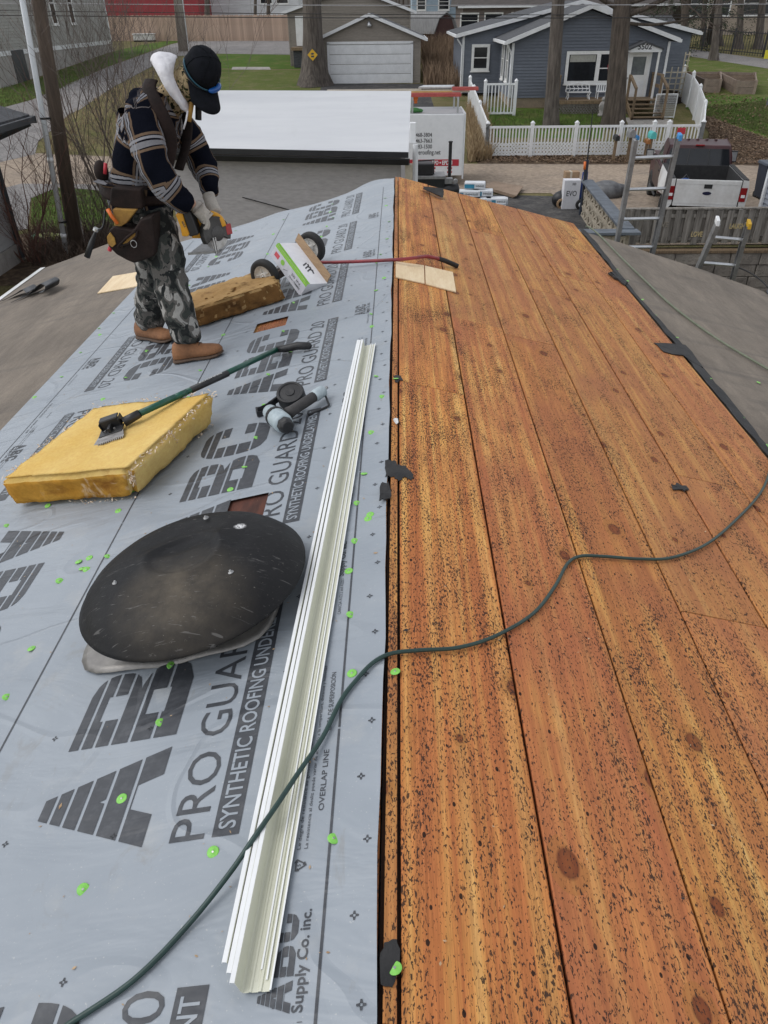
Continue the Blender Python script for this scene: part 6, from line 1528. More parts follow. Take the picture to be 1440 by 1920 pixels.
# dark metal fence far right
mf = thing('metal_fence', 'dark metal picket fence in front of the beige house', 'fence', (30, 72, gz(72))); m_iron = M('dark_iron', (.03,.03,.032), None, .5)
q0, q1 = onG(1262,92), onG(1560,118); n = 60; bmp_ = MB(); bmp_.box(-.02,.02,-.02,.02,0,1.5); f0_ = None
for k in range(n+1):
    p = q0.lerp(q1, k/n); o = bmp_.build('picket', m_iron, mf, local=True) if f0_ is None else f0_.copy()
    if f0_ is None: f0_ = o
    else: COL.objects.link(o)
    o.location = Vector((p.x,p.y,gz(p.y))) - Vector(mf.location)
    o.scale = (3.0,3.0,1.08) if k % 12 == 0 else (.8,.8,1)
mb = MB(); mb.tube([q0+Vector((0,0,1.4)), q1+Vector((0,0,1.4))], .03, 5); mb.tube([q0+Vector((0,0,.2)), q1+Vector((0,0,.2))], .03, 5); mb.build('rail', m_iron, mf)

# ---- white picket fence along the road
wf = thing('picket_fence', 'white vinyl picket fence with lattice skirt along the road', 'fence', (8, 32, gz(32)))
WA, WB = onG(910,291), onG(1315,295); WA.y = WB.y = (WA.y+WB.y)/2; YW = WA.y; zg = gz(YW); H_w = Z(1000,237,YW)-zg
xa_ = [X(px,265,YW) for px in (913,996,1078,1161,1222,1249,1312)]
cap_ = MB(); cap_.box(-.065,.065,-.065,.065,0,H_w+.10); cap_.prism([(-.08,-.08,H_w+.101),(.08,-.08,H_w+.101),(.08,.08,H_w+.101),(-.08,.08,H_w+.101)], (0,0,.03)); cap_.lathe([(.075,H_w+.132),(.05,H_w+.17),(.001,H_w+.20)], None, 8)
fp = None
for x in xa_:
    o = cap_.build('post', m_whiteplastic, wf, local=True) if fp is None else fp.copy()
    if fp is None: fp = o
    else: COL.objects.link(o)
    o.location = Vector((x, YW, zg)) - Vector(wf.location)
pk = MB(); pk.box(-.026,.026,-.012,.012,.10,H_w-.06); fpk = None
for a_, b_ in zip(xa_[:-1], xa_[1:]):
    n = max(3, int(round((b_-a_)/.128))); 
    for k in range(1, n):
        o = pk.build('picket', m_whiteplastic, wf, local=True) if fpk is None else fpk.copy()
        if fpk is None: fpk = o
        else: COL.objects.link(o)
        o.location = Vector((a_+(b_-a_)*k/n, YW, zg)) - Vector(wf.location)
    mb = MB(); mb.box(a_+.07,b_-.07,YW-.03,YW+.03,zg+H_w-.058,zg+H_w+.02); mb.build('rail', m_whiteplastic, wf)
    mb = MB(); mb.box(a_+.07,b_-.07,YW-.03,YW+.03,zg+.05,zg+.098); mb.build('rail', m_whiteplastic, wf)
    mb = MB(); h0_, h1_ = zg+.10, zg+H_w*.48; x = a_+.07-(h1_-h0_)
    while x < b_-.07:
        for s in (-1,1):
            l, r_ = max(x, a_+.07), min(x+h1_-h0_, b_-.07)
            if r_ > l+.02:
                za_, zb2 = (h0_+(l-x), h0_+(r_-x)) if s > 0 else (h1_-(l-x), h1_-(r_-x)); bar(mb, (l,YW-.016-.006*s,za_), (r_,YW-.016-.006*s,zb2), .046, .005, (0,-1,0))
        x += .135
    kind(mb.build('lattice', m_whiteplastic, wf), 'stuff')
def fence_run(name, label, P, h0, h1, nper, solid=False):
    root = thing(name, label, 'fence', P[0]); tot = sum((P[i+1]-P[i]).length for i in range(len(P)-1)); acc = 0
    for i, p in enumerate(P):
        h = h0+(h1-h0)*i/(len(P)-1); mb = MB(); mb.box(p.x-.065,p.x+.065,p.y-.065,p.y+.065,gz(p.y),gz(p.y)+h+.12); mb.lathe([(.09,0),(.05,.06),(.001,.10)], Matrix.Translation((p.x,p.y,gz(p.y)+h+.12)), 8); mb.build('post', m_whiteplastic, root)
    for a_, b_ in zip(P[:-1], P[1:]):
        h = h0 if not solid else h1; d = (b_-a_); L = d.length; n = int(L/nper); hh_ = (h0+h1)/2
        for k in range(1, n):
            p = a_+d*(k/n); w = nper*.48 if solid else .026; u = d.normalized()*w; mb = MB(); g_ = gz(p.y); nn_ = Vector((d.y,-d.x,0)).normalized()*.012
            mb.obox(Vector((p.x,p.y,g_+.06+(hh_-.1)/2)), u, nn_, Vector((0,0,(hh_-.1)/2))); mb.build('picket', m_whiteplastic, root)
        mb = MB(); bar(mb, Vector((a_.x,a_.y,gz(a_.y)+hh_)), Vector((b_.x,b_.y,gz(b_.y)+hh_)), .08, .04, Vector((d.y,-d.x,0))); bar(mb, Vector((a_.x,a_.y,gz(a_.y)+.1)), Vector((b_.x,b_.y,gz(b_.y)+.1)), .08, .04, Vector((d.y,-d.x,0))); mb.build('rail', m_whiteplastic, root)
fence_run('side_fence', 'white side fence running back from the road on the left of the blue house', [Vector((xa_[0],YW,zg)), Vector((xa_[0]-.05,35,gz(35))), Vector((xa_[0]-.1,37.6,gz(37.6))), Vector((xa_[0]-.12,39.6,gz(39.6)))], H_w, H_w+.1, .13)
gt = [onG(907,217), onG(963,216)]; gt[1].y = gt[0].y
fence_run('garden_gate', 'white picket gate between the fence and the blue house wall', gt, 1.25, 1.25, .15)
fence_run('side_fence', 'white solid side fence stepping up beside the leafy bank', [Vector((xa_[-1],YW,zg)), Vector((X(1313,240,34.6),34.6,gz(34.6))), Vector((X(1302,220,37),37,gz(37))), Vector((X(1289,200,39.4),39.4,gz(39.4))), Vector((X(1272,190,41.5),41.5,gz(41.5)))], H_w, 1.35, .16, True)
rs_ = thing('reflector_sign', 'red plate hanging on the white fence gate', 'sign', (X(1278,245,YW-.1),YW-.08,Z(1278,245,YW))); q = Vector(rs_.location); mb = MB(); mb.box(q.x-.16,q.x+.16,q.y-.01,q.y+.01,q.z-.11,q.z+.11); mb.build('plate', m_redprint, rs_, bevel=.01); mb = MB(); mb.box(q.x-.02,q.x+.02,q.y+.011,q.y+.05,q.z-.05,q.z+.05); mb.build('clip', m_black, rs_)
# mailboxes
def mailbox(label, px, py, mat, Y, s=1.0):
    s *= .78
    p = at(px, py, Y); root = thing('mailbox', label, 'mailbox', (p.x, p.y, gz(p.y)), 'mailboxes by the road')
    mb = MB(); mb.box(p.x-.05,p.x+.05,p.y-.05,p.y+.05,gz(p.y),p.z-.12*s); mb.build('post', m_deckwood, root)
    mb = MB(); w = .10*s; pts = [(p.x-w,p.y-.24,p.z-.11*s),(p.x+w,p.y-.24,p.z-.11*s)]+[(p.x+w*math.cos(a),p.y-.24,p.z+.03*s+w*math.sin(a)) for a in np.linspace(0,math.pi,8)]; mb.prism(pts, (0,.48,0)); mb.build('box', mat, root, bevel=.008)
    mb = MB(); mb.box(p.x+w+.002,p.x+w+.014,p.y-.1,p.y-.06,p.z-.02,p.z+.14*s); mb.build('flag', m_redprint, root)
mailbox('small black mailbox, left one of the row by the road', 1156,258,m_black,31.3); mailbox('large grey metal mailbox by the ladder top', 1184,250,m_darkalu,31.2,1.5)
mailbox('bright blue mailbox next to the large grey one', 1193,257,M('bright_blue_paint',(.04,.22,.50),None,.4),31.1,.8); mailbox('turquoise mailbox at the right of the row', 1223,253,M('turquoise_paint',(.10,.52,.50),None,.4),31.2,1.3)
mailbox('rusty orange mailbox below the turquoise one', 1214,265,M('rust_paint',(.30,.12,.03),None,.6),31.0,.8)
# ================================================================== MID-GROUND
# ---- white-roofed outbuilding
m_membrane, nt, b = new_mat('white_roof_membrane')
c = ramp(nt, noise(nt, coords(nt, (.35,.9,1)), 1.2, 5, .6), [(.3, (.50,.51,.53)), (.7, (.585,.595,.605))])
c = mixc(nt, ramp(nt, noise(nt, coords(nt, (1.6,.4,1)), 1.5, 5, .65), [(.58, 0.0), (.8, .3)]), c, (.40,.40,.395)); LK(nt, c, b.inputs['Base Color']); b.inputs['Roughness'].default_value = .55
m_blockgrey = M('painted_grey_wall', (.42,.395,.385), (.39,.367,.357), .85, 1.2, (1,1,4), bmp=.1)
e0, e1 = at(285,272,13.5), at(766,291,12.75); r1 = at(771,171,19.2); r0 = at(395,168,20.0)
e0.z = e1.z = (e0.z+e1.z)/2; r0.z = r1.z = (r0.z+r1.z)/2; r0.x = at(335,169,20.0).x
ob = thing('outbuilding', 'low grey outbuilding with a white membrane roof behind the worker', 'outbuilding', ((e0.x+e1.x)/2, 16, gz(16)))
mb = MB(); dz = Vector((0,0,.05)); mb.hexa([e0-dz,e1-dz,r1-dz,r0-dz],[e0,e1,r1,r0]); mb.build('roof', m_membrane, ob)
ue = (e1-e0).normalized(); ne = Vector((ue.y,-ue.x,0))
m_blk = M('black_metal_trim', (.012,.012,.014), (.02,.02,.022), .35, 4)
mb = MB(); bar(mb, e0+Vector((0,0,-.035)), e1+Vector((0,0,-.035)), .085, .012, ne); mb.build('drip_trim', m_blk, ob)
mb = MB(); g_ = [(0,-.085),(0,-.17),(.09,-.17),(.115,-.09),(.115,-.083),(.10,-.083),(.085,-.155),(.012,-.155),(.012,-.085)]
mb.prism([e0+ne*a+Vector((0,0,z)) for a,z in g_], e1-e0+ue*.02); mb.build('gutter', m_blk, ob)
wb0, wb1 = e0-ne*.22+ue*.12, e1-ne*.22-ue*.16; mb = MB()
zb = gz(13)-.1; dpt = (r1-e1); dpt.z = 0
P = [wb0, wb1, wb1+dpt*.95, wb0+dpt*.95]
mb.hexa([Vector((p.x,p.y,zb)) for p in P], [Vector((p.x,p.y,e0.z-.06 if i < 2 else r0.z-.07)) for i,p in enumerate(P)]); mb.build('wall', m_blockgrey, ob)
rr = random.Random(4)
for k in range(9):
    z = e0.z-.30-.22*k; xo = 0
    L = (wb1-wb0).length; x = -rr.random()*.4
    while x < L:
        a = max(x,0); c2 = min(x+3.595, L)
        if c2-a > .05:
            mb = MB(); A, B = wb0+ue*(a+.004), wb0+ue*(c2-.004); bar(mb, Vector((A.x,A.y,z-.0)), Vector((B.x,B.y,z)), .2185, .003+rr.random()*.0006, ne); mb.build('wall_panel', m_blockgrey, ob)
        x += 3.6
hp_ = wb0+ue*2.05+ne*.014; mb = MB()
bar(mb, Vector((hp_.x,hp_.y,e0.z-1.05)), Vector((hp_.x,hp_.y,e0.z-1.05))+ue*.62, .02, .02, ne); bar(mb, Vector((hp_.x,hp_.y,e0.z-1.4)), Vector((hp_.x,hp_.y,e0.z-1.06)), .02, .02, ne); q_ = hp_+ue*.62; bar(mb, Vector((q_.x,q_.y,e0.z-1.4)), Vector((q_.x,q_.y,e0.z-1.06)), .02, .02, ne)
mb.build('hatch_frame', m_blk, ob)
mb = MB(); mb.tube([wb0+ne*.03+ue*1.3+Vector((0,0,-.78)), wb0+ne*.03+ue*2.4+Vector((0,0,-1.02)), wb0+ne*.03+ue*3.4+Vector((0,0,-1.35))], .008, 6); mb.build('cable', m_rubber, ob)
mb = MB(); c_ = e1-ne*.10-ue*.05; mb.box(c_.x-.02,c_.x+.10,c_.y-.03,c_.y+.12,zb,e1.z-.19); mb.build('corner_board', m_cream, ob)
mb = MB(); c_ = e1+ue*.06; c_.y += .5; mb.tube([c_+Vector((.06,0,-1.5)), c_+Vector((.06,0,.05))], .045, 8); mb.build('vent_pipe', m_trim, ob)
mb = MB(); c_ = at(774,250,13.3); mb.box(c_.x-.05,c_.x+.05,c_.y-.05,c_.y+.05,c_.z-.14,c_.z+.16); mb.build('meter_box', m_whiteplastic, ob, bevel=.01)

# ---- white enclosed trailer with ladder rack
TY = 27.0; tx1 = X(868,280,TY); tx0 = tx1-5.6; tz1 = Z(820,214,TY); tz0 = gz(TY)+.32
tl = thing('trailer', 'white enclosed work trailer with phone numbers and a red band on its side', 'trailer', ((tx0+tx1)/2, TY+1, gz(TY)))
mb = MB(); mb.box(tx0,tx1,TY,TY+2.1,tz0,tz1); mb.build('body', M('white_gloss_panel', (.80,.81,.82), (.75,.76,.77), .3, 1.5), tl, bevel=.02)
mb = MB(); mb.box(tx0+.03,tx1-.03,TY+.03,TY+2.07,tz1+.001,tz1+.012); mb.build('roof_skin', M('grey_metal_roofing', (.46,.46,.47), (.38,.38,.40), .5, 2, (1,6,1), metal=.3), tl)
mb = MB(); mb.box(tx1+.001,tx1+.05,TY-.01,TY+.12,tz0-.1,tz1+.015); mb.box(tx1+.001,tx1+.05,TY+1.98,TY+2.11,tz0-.1,tz1+.015); mb.box(tx1+.001,tx1+.05,TY+.121,TY+1.979,tz1-.12,tz1+.015); mb.build('rear_frame', m_trim, tl)
mb = MB(); mb.box(tx1+.002,tx1+.03,TY+.13,TY+1.97,tz0-.05,tz1-.13); mb.build('rear_opening', M('dark_brown_interior', (.05,.036,.028), (.11,.075,.05), .8, 2, (1,5,1)), tl)
mb = MB(); mb.box(tx1+.031,tx1+.075,TY+.18,TY+1.0,tz0,tz1-.9); mb.build('rear_door', M('plywood_door', (.22,.16,.11), (.14,.10,.07), .8, 2), tl)
for x in (tx0+2.3, tx0+3.2):
    for y in (TY+.06, TY+2.04):
        w = MB(); w.lathe([(.001,-.10),(.2,-.10),(.22,-.08),(.34,-.09),(.36,-.05),(.36,.05),(.34,.09),(.22,.08),(.001,.10)], Matrix.Translation((x,y,gz(TY)+.36)) @ Matrix.Rotation(math.pi/2,4,'X'), 22); w.build('wheel', m_rubber, tl, smooth=True)
tw = lambda px, py: at(px, py, TY-.004)
inkT = MB()
for t, x0, x1, yc in (('-468-3804',777,810,253),('-463-7663',777,810,264),('-983-1500',777,810,275),('tureroofing.net',774,826,287)):
    a, c2 = tw(x0,yc), tw(x1,yc); h = .125 if 'net' not in t else .19
    put_text(inkT, t, c2.x-a.x, h, lambda u, w: (a.x+u, TY-.004, a.z-h*.5+w), .012)
inkT.build('lettering', M('black_vinyl_lettering', (.03,.03,.032), None, .5), tl)
ra, rb = tw(760,299.5), tw(860,311); mb = MB(); mb.box(ra.x,rb.x,TY-.005,TY-.001,rb.z,ra.z); rbn = mb.build('red_band', m_redprint, tl)
mb = MB()
for t, x0, x1 in (('LT',775,780),('\u2022',783,785),('FLAT',787,797),('\u2022',803,805),('TPO',810,822),('\u2022',824,827),('EPDM',829,848)):
    a, c2 = tw(x0,305), tw(x1,305); h = .13 if t != '\u2022' else .05
    put_text(mb, t, c2.x-a.x, h, lambda u, w: (a.x+u, TY-.009, a.z-h/2+w), .03)
mb.build('band_lettering', m_whiteplastic, rbn)
for px in (812, 843):
    a = tw(px,319); mb = MB(); mb.box(a.x-.08,a.x+.08,TY-.005,TY-.001,a.z+.03,a.z+.09); mb.box(a.x-.08,a.x+.08,TY-.005,TY-.001,a.z-.09,a.z-.03); mb.build('red_badge', m_redprint, tl)
for px in (773, 858):
    x = X(px,212,TY+.1); mb = MB()
    for y in (TY+.1, TY+2.0): mb.box(x-.03,x+.03,y-.03,y+.03,tz1+.013,tz1+.42)
    mb.box(x-.03,x+.03,TY+.1,TY+2.0,tz1+.42,tz1+.48); mb.build('rack', m_alu, tl)
x = tx0+.6; mb = MB(); mb.box(x-.03,x+.03,TY+.1,TY+.16,tz1+.013,tz1+.42); mb.box(x-.03,x+.03,TY+1.9,TY+1.96,tz1+.013,tz1+.42); mb.box(x-.03,x+.03,TY+.1,TY+2.0,tz1+.42,tz1+.48); mb.build('rack', m_alu, tl)
def lad_flat(label, y, z, x0, x1, mat, w=.40, rise=.0, group='ladders on the trailer rack'):
    root = thing('ladder', label, 'ladder', ((x0+x1)/2, y, z), group)
    for s in (0, 1):
        mb = MB(); mb.box(x0,x1,y+s*w-.02,y+s*w+.02,z,z+.09); mb.build('rail', mat, root)
    mb = MB(); x = x0+.15
    while x < x1:
        mb.cyl((x,y+.021,z+.045),(x,y+w-.021,z+.045),.017,n=6); x += .305
    mb.build('rungs', m_alu, root)
m_redfib = M('sun_faded_red_fibreglass', (.50,.10,.085), (.42,.075,.065), .5, 3); m_yelwood = M('yellow_ladder_wood', (.58,.36,.12), (.48,.28,.09), .6, 3); m_cremlad = M('cream_fibreglass', (.58,.52,.42), (.5,.44,.35), .5, 3)
zr = tz1+.482
lad_flat('red fibreglass ladder lying nearest on the trailer rack', TY+.15, zr, tx0+.2, X(864,195,TY+.2), m_redfib, .38)
lad_flat('yellow wooden ladder lying behind the nearest red one', TY+.72, zr, tx0+.4, X(848,188,TY+.8), m_yelwood, .36)
lad_flat('long cream ladder at the back of the trailer rack', TY+1.35, zr+.02, X(612,172,TY+1.4), X(880,176,TY+1.4), m_cremlad, .4)
lad_flat('red ladder sticking out past the right end of the trailer rack', TY+1.05, zr+.10, X(848,180,TY+1.1), X(896,180,TY+1.1), m_redfib, .25)
mb = MB(); a = at(812,172,TY+1.0); 
pn = thing('roof_panel', 'grey flat panel lying across the ladders on the trailer', 'panel', (X(812,165,TY+1.6),TY+1.6,zr+.14)); q = Vector(pn.location); mb = MB(); mb.hexa([q+Vector((-.5,-.25,0)),q+Vector((.62,-.25,0)),q+Vector((.75,.45,0)),q+Vector((-.3,.45,0))],[q+Vector((-.5,-.25,.05)),q+Vector((.62,-.25,.05)),q+Vector((.75,.45,.05)),q+Vector((-.3,.45,.05))]); mb.build('sheet', m_alu, pn); mb = MB(); mb.box(q.x-.4,q.x+.6,q.y-.20,q.y-.15,q.z-.07,q.z-.002); mb.build('batten', m_black, pn)
fl_ = thing('marker_flag', 'small orange flag tied to the ladders on the trailer', 'flag', at(779,187,TY+.7)); q = Vector(fl_.location); mb = MB(); mb.obox(q+Vector((0,0,.08)), (.09,0,.01), (0,.012,0), (.01,0,.10)); mb.obox(q+Vector((.01,0,-.06)), (.05,0,0), (0,.02,0), (0,0,.05)); mb.build('cloth', m_orange, fl_, bevel=.01)
tp = thing('tarp_bundle', 'small green folded tarp on the trailer roof by the rack post', 'tarp', (X(776,207,TY+.4),TY+.4,tz1+.012)); q = Vector(tp.location); mb = MB(); mb.ball(q+Vector((0,0,.07)), (.22,.16,.08), 10, 6); mb.ball(q+Vector((.18,.05,.05)), (.13,.12,.06), 8, 6); mb.build('cloth', M('green_tarp', (.06,.22,.06), None, .7, 9), tp, smooth=True)
mb = MB(); pole_ = at(845,266,23.6); pb_ = gz(23.6); tag(mb.cyl((pole_.x,23.6,pb_),(pole_.x,23.6,pole_.z),.05,n=10).ball((pole_.x,23.6,pole_.z),(.07,.07,.03),8,5).build('steel_post', m_blk), 'black steel post standing in front of the white trailer', 'post')

# ---- machines and boxes near the trailer
gen = thing('generator', 'black generator with an orange strap on top of a dark tool chest', 'generator', at(797,331,22.5)); q = Vector(gen.location)
mb = MB(); mb.box(q.x-.26,q.x+.22,22.3,22.8,q.z+.06,q.z+.36); mb.build('casing', m_black, gen, bevel=.03)
mb = MB(); mb.tube([(q.x-.3,22.5,q.z+.06),(q.x-.28,22.5,q.z+.40),(q.x+.24,22.5,q.z+.43),(q.x+.24,22.5,q.z+.06)], .02, 6); mb.build('frame', m_black, gen)
mb = MB(); mb.box(q.x-.37,q.x-.265,22.28,22.6,q.z+.10,q.z+.36); mb.build('orange_strap', m_orange, gen, bevel=.01)
tc_ = thing('tool_chest', 'dark steel tool chest under the generator', 'tool chest', (q.x,22.5,gz(22.5))); mb = MB(); mb.box(q.x-.55,q.x+.55,22.25,22.95,gz(22.5),q.z-.03); mb.build('chest_body', M('dark_steel_chest', (.03,.033,.035), (.022,.024,.026), .4, 5, metal=.3), tc_, bevel=.02); mb = MB(); mb.box(q.x-.57,q.x+.57,22.23,22.97,q.z-.028,q.z+.055); mb.build('lid', m_darkalu, tc_, bevel=.01)
cmp_ = thing('air_compressor', 'small black air compressor beside the tool chest', 'compressor', at(842,342,22.4)); q = Vector(cmp_.location); zg2 = gz(22.4)
mb = MB(); mb.tube([(q.x-.3,22.4,q.z-.2),(q.x-.25,22.4,q.z-.2),(q.x+.25,22.4,q.z-.2),(q.x+.3,22.4,q.z-.2)], [.06,.17,.17,.06], 14); mb.build('tank', m_black, cmp_, smooth=True)
mb = MB(); mb.box(q.x-.2,q.x+.1,22.3,22.5,q.z-.03,q.z+.12); mb.lathe([(.001,.07),(.06,.07),(.07,0),(.06,-.05)], Matrix.Translation((q.x+.17,22.3,q.z+.05)) @ Matrix.Rotation(math.pi/2,4,'X'), 12); mb.build('pump', m_darkalu, cmp_, bevel=.01)
mb = MB()
for sx in (-.2,.2): mb.box(q.x+sx-.03,q.x+sx+.03,22.3,22.5,zg2,q.z-.36)
mb.build('feet', m_black, cmp_)
m_wrap = M('white_plastic_wrap', (.76,.78,.80), (.66,.68,.70), .35, 6); m_wrapblue = M('blue_printed_wrap', (.05,.28,.42), (.035,.22,.34), .35, 6)
def bundle(label, px, py, Y, L, w, h, rz, z0):
    p = at(px, py, Y); root = thing('shingle_bundle', label, 'bundle', (p.x, Y, z0), 'wrapped shingle bundles on the driveway', rz)
    mb = MB(); mb.box(-L/2,L/2,-w/2,w/2,0,h); mb.build('wrap', m_wrap, root, bevel=.03, local=True)
    mb = MB(); mb.box(-L*.49,-L*.02,-w/2-.004,-w/2-.001,h*.12,h*.74); mb.box(L/2+.001,L/2+.004,-w*.4,w*.4,h*.15,h*.5); mb.build('blue_print', m_wrapblue, root, local=True)
    mb = MB(); put_text(mb, 'SHINGLES', L*.40, h*.28, lambda u, v_: (.04*L+u, -w/2-.003, h*.35+v_), .02); mb.build('lettering', m_ink, root, local=True)
    mb = MB(); mb.box(L/2+.0045,L/2+.0075,-w*.25,w*.25,h*.58,h*.82); mb.build('dark_end_mark', m_ink, root, local=True)
zs_ = gz(23.2)+.02
for i, (lab, px, py, Y, dz_) in enumerate([('long white and blue wrapped bundle at the left of the pile',868,372,22.9,0),('white and blue wrapped bundle, second layer left',873,360,23.1,.19),('white wrapped bundle on the third layer at the left',870,350,23.3,.38),('small white wrapped bundle crowning the pile',891,340,23.5,.57),('white and blue bundle in the bottom row, centre of the pile',905,372,23.0,0),('white wrapped bundle in the middle of the pile',903,362,23.2,.19),('white wrapped bundle with dark end, upper right of the pile',905,353,23.4,.38),('blue and white bundle at the lower right end of the pile',930,378,23.0,0),('blue ended bundle stacked on the right end of the pile',930,366,23.2,.19),('white ended bundle behind the right end of the pile',934,360,23.6,.10)]):
    bundle(lab, px, py, Y, .95 if i < 3 else .62, .34, .18, -.12+.05*(i%3), zs_+dz_)
pl_ = thing('plywood_sheets', 'brown sheets of plywood lying at the road edge by the bundles', 'plywood', onG(940,360)); pts = [onG(x,y) for x,y in [(905,357),(962,374),(975,356),(920,346)]]
for k in range(3):
    mb = MB(); o3 = Vector((.04*k,-.05*k,.05+.03*k)); mb.hexa([p+o3 for p in pts],[p+o3+Vector((0,0,.022)) for p in pts]); mb.build('sheet', M('weathered_plywood', (.30,.22,.16), (.22,.16,.11), .85, 3), pl_) if k == 0 else mb.build('sheet', bpy.data.materials['weathered_plywood'], pl_)
ec = thing('carton', 'tall white carton printed EVO standing by the block wall', 'box', onG(1066,391)); q = Vector(ec.location); mb = MB(); mb.box(q.x-.24,q.x+.24,q.y-.16,q.y+.16,q.z,q.z+.82); mb.build('box_body', m_carton, ec, bevel=.01); mb = MB(); put_text(mb, 'EVO', .30, .15, lambda u, w: (q.x-.15+u, q.y-.163, q.z+.38+w), .01); put_text(mb, 'I0', .10, .07, lambda u, w: (q.x-.0+u, q.y-.163, q.z+.68+w), .01); mb.build('lettering', m_ink, ec)
kb = thing('cardboard_box', 'small brown cardboard box behind the tall white carton', 'box', (q.x+.05,q.y+.35,q.z)); mb = MB(); mb.box(q.x-.17,q.x+.25,q.y+.2,q.y+.5,q.z,q.z+.98); mb.build('box_body', m_kraft, kb, bevel=.01); mb = MB(); mb.box(q.x-.03,q.x+.03,q.y+.195,q.y+.505,q.z+.6,q.z+.983); mb.build('tape', m_cream, kb)
wbz = thing('hand_truck', 'blue hand truck with white-hubbed wheels leaning by the block wall', 'hand truck', onG(1086,391)); q = Vector(wbz.location)
for dx, dy in ((-.02,-.2),(.1,.2)):
    w = MB(); T4 = Matrix.Translation((q.x+dx,q.y+dy,q.z+.15)) @ Matrix.Rotation(math.pi/2,4,'X'); w.lathe([(.07,-.03),(.12,-.04),(.15,-.03),(.15,.03),(.12,.04),(.07,.03)], T4, 18); wo_ = w.build('wheel', m_rubber, wbz, smooth=True); w = MB(); w.lathe([(.001,.035),(.07,.033),(.072,-.03),(.03,-.036),(.001,-.036)], T4, 14); w.build('rim', m_whiteplastic, wo_, smooth=True)
mb = MB(); mb.tube([(q.x-.05,q.y,q.z+.15),(q.x-.02,q.y+.02,q.z+.8),(q.x,q.y+.1,q.z+1.0)], .02, 6); mb.tube([(q.x+.12,q.y+.1,q.z+.15),(q.x+.14,q.y+.12,q.z+.8),(q.x+.14,q.y+.15,q.z+1.0)], .02, 6); mb.box(q.x-.06,q.x+.15,q.y,q.y+.04,q.z+.3,q.z+.7); mb.build('frame', M('deep_blue_paint', (.02,.05,.20), None, .4), wbz)
tb = thing('rubble_bag', 'black bag slumped beside the tall white carton', 'bag', onG(1050,388)); q = Vector(tb.location); mb = MB(); mb.ball(q+Vector((0,0,.22)), (.28,.24,.24), 12, 9); mb.ball(q+Vector((.06,0,.43)), (.12,.12,.10), 8, 6); mb.build('sack', m_black, tb, smooth=True); mb = MB(); mb.lathe([(.09,-.02),(.15,-.03),(.15,.03),(.09,.02)], Matrix.Translation(q+Vector((-.02,-.27,.14))) @ Matrix.Rotation(math.pi/2,4,'X'), 16); mb.build('reel', m_kraft, tb, smooth=True)
an = thing('pole', 'tall thin dark pole rising from the end of the block wall', 'pole', (onG(1098,395).x, 22.6, gz(22.6))); q = Vector(an.location); tp_, md = at(1112,205,22.6), at(1098,330,22.6); mb = MB(); mb.tube([(md.x-.0,22.6,q.z),md,md.lerp(tp_,.25)],.05,8); mb.build('lower_tube', M('dark_blue_steel', (.03,.04,.06), None, .4), an); mb = MB(); mb.tube([md.lerp(tp_,.24),tp_],[.022,.010],6); mb.build('upper_rod', m_black, an)
sv = thing('shovel', 'long handled shovel with an orange grip leaning on the dark pole', 'shovel', (q.x-.1,22.4,q.z)); mb = MB(); s0_, s1_ = at(1092,385,22.3), at(1096,318,22.45); mb.tube([s0_, s1_], .016, 6); mb.build('shaft', m_black, sv); mb = MB(); mb.tube([s1_, at(1097,303,22.5)], .035, 8); mb.build('grip', m_orange, sv, smooth=True)

# ---- decorative block wall with blue-grey coping, going from the road towards the ladder
m_scrblock = M('pale_screen_block', (.40,.355,.28), (.30,.26,.20), .9, 5, bmp=.3, rand=.1); m_coping = M('blue_grey_slate_coping', (.13,.15,.175), (.085,.098,.115), .6, 4, bmp=.2, rand=.1)
Wf, Wn = onG(1092,403), Vector((X(1176,432,17.0), 17.0, gz(17.0))); bwz = Z(1092,337,Wf.y)
bw = thing('block_wall', 'decorative pierced block wall with a blue-grey coping', 'wall', Wf.lerp(Wn,.5)); dW = (Wn-Wf); dW.z = 0; LW = dW.length; dW.normalize(); nW = Vector((dW.y,-dW.x,0)); 
if nW.x > 0: nW = -nW
nb, nr = 9, 3; bl = LW/nb; bh_ = (bwz-gz(21)-.06)/nr
def pierced(c, u, n_, w, h, t):
    mb = MB(); z = Vector((0,0,1)); f = .045
    for s in (-1,1):
        mb.obox(c+u*s*(w/2-f/2), u*f/2, n_*t/2, z*h/2); mb.obox(c+z*s*(h/2-f/2), u*(w/2-f), n_*t/2*.985, z*f/2)
    mb.obox(c+n_*0, u*(w/2-f), n_*.012, z*(h/2-f)) if False else None
    for s in (-1,1):
        a, b_ = c-u*(w/2-f)-z*s*(h/2-f), c+u*(w/2-f)+z*s*(h/2-f); d = (b_-a); L = d.length; d.normalize(); mb.obox((a+b_)/2, d*L/2, n_*t*(.40+.02*s), d.cross(n_)*.026)
    return mb
for i in range(nb):
    for k in range(nr):
        c = Wf+dW*(bl*(i+.5)); c.z = gz(c.y)+bh_*(k+.5); pierced(c, dW, nW, bl-.008, bh_-.008, .15).build('screen_block', m_scrblock, bw)
for i in range(6):
    c = Wf+dW*(LW/6*(i+.5)); c.z = gz(21)+bh_*nr+.035; mb = MB(); mb.obox(c, dW*(LW/12-.004), nW*.16, (0,0,.032)); mb.build('coping_slab', m_coping, bw, bevel=.008)
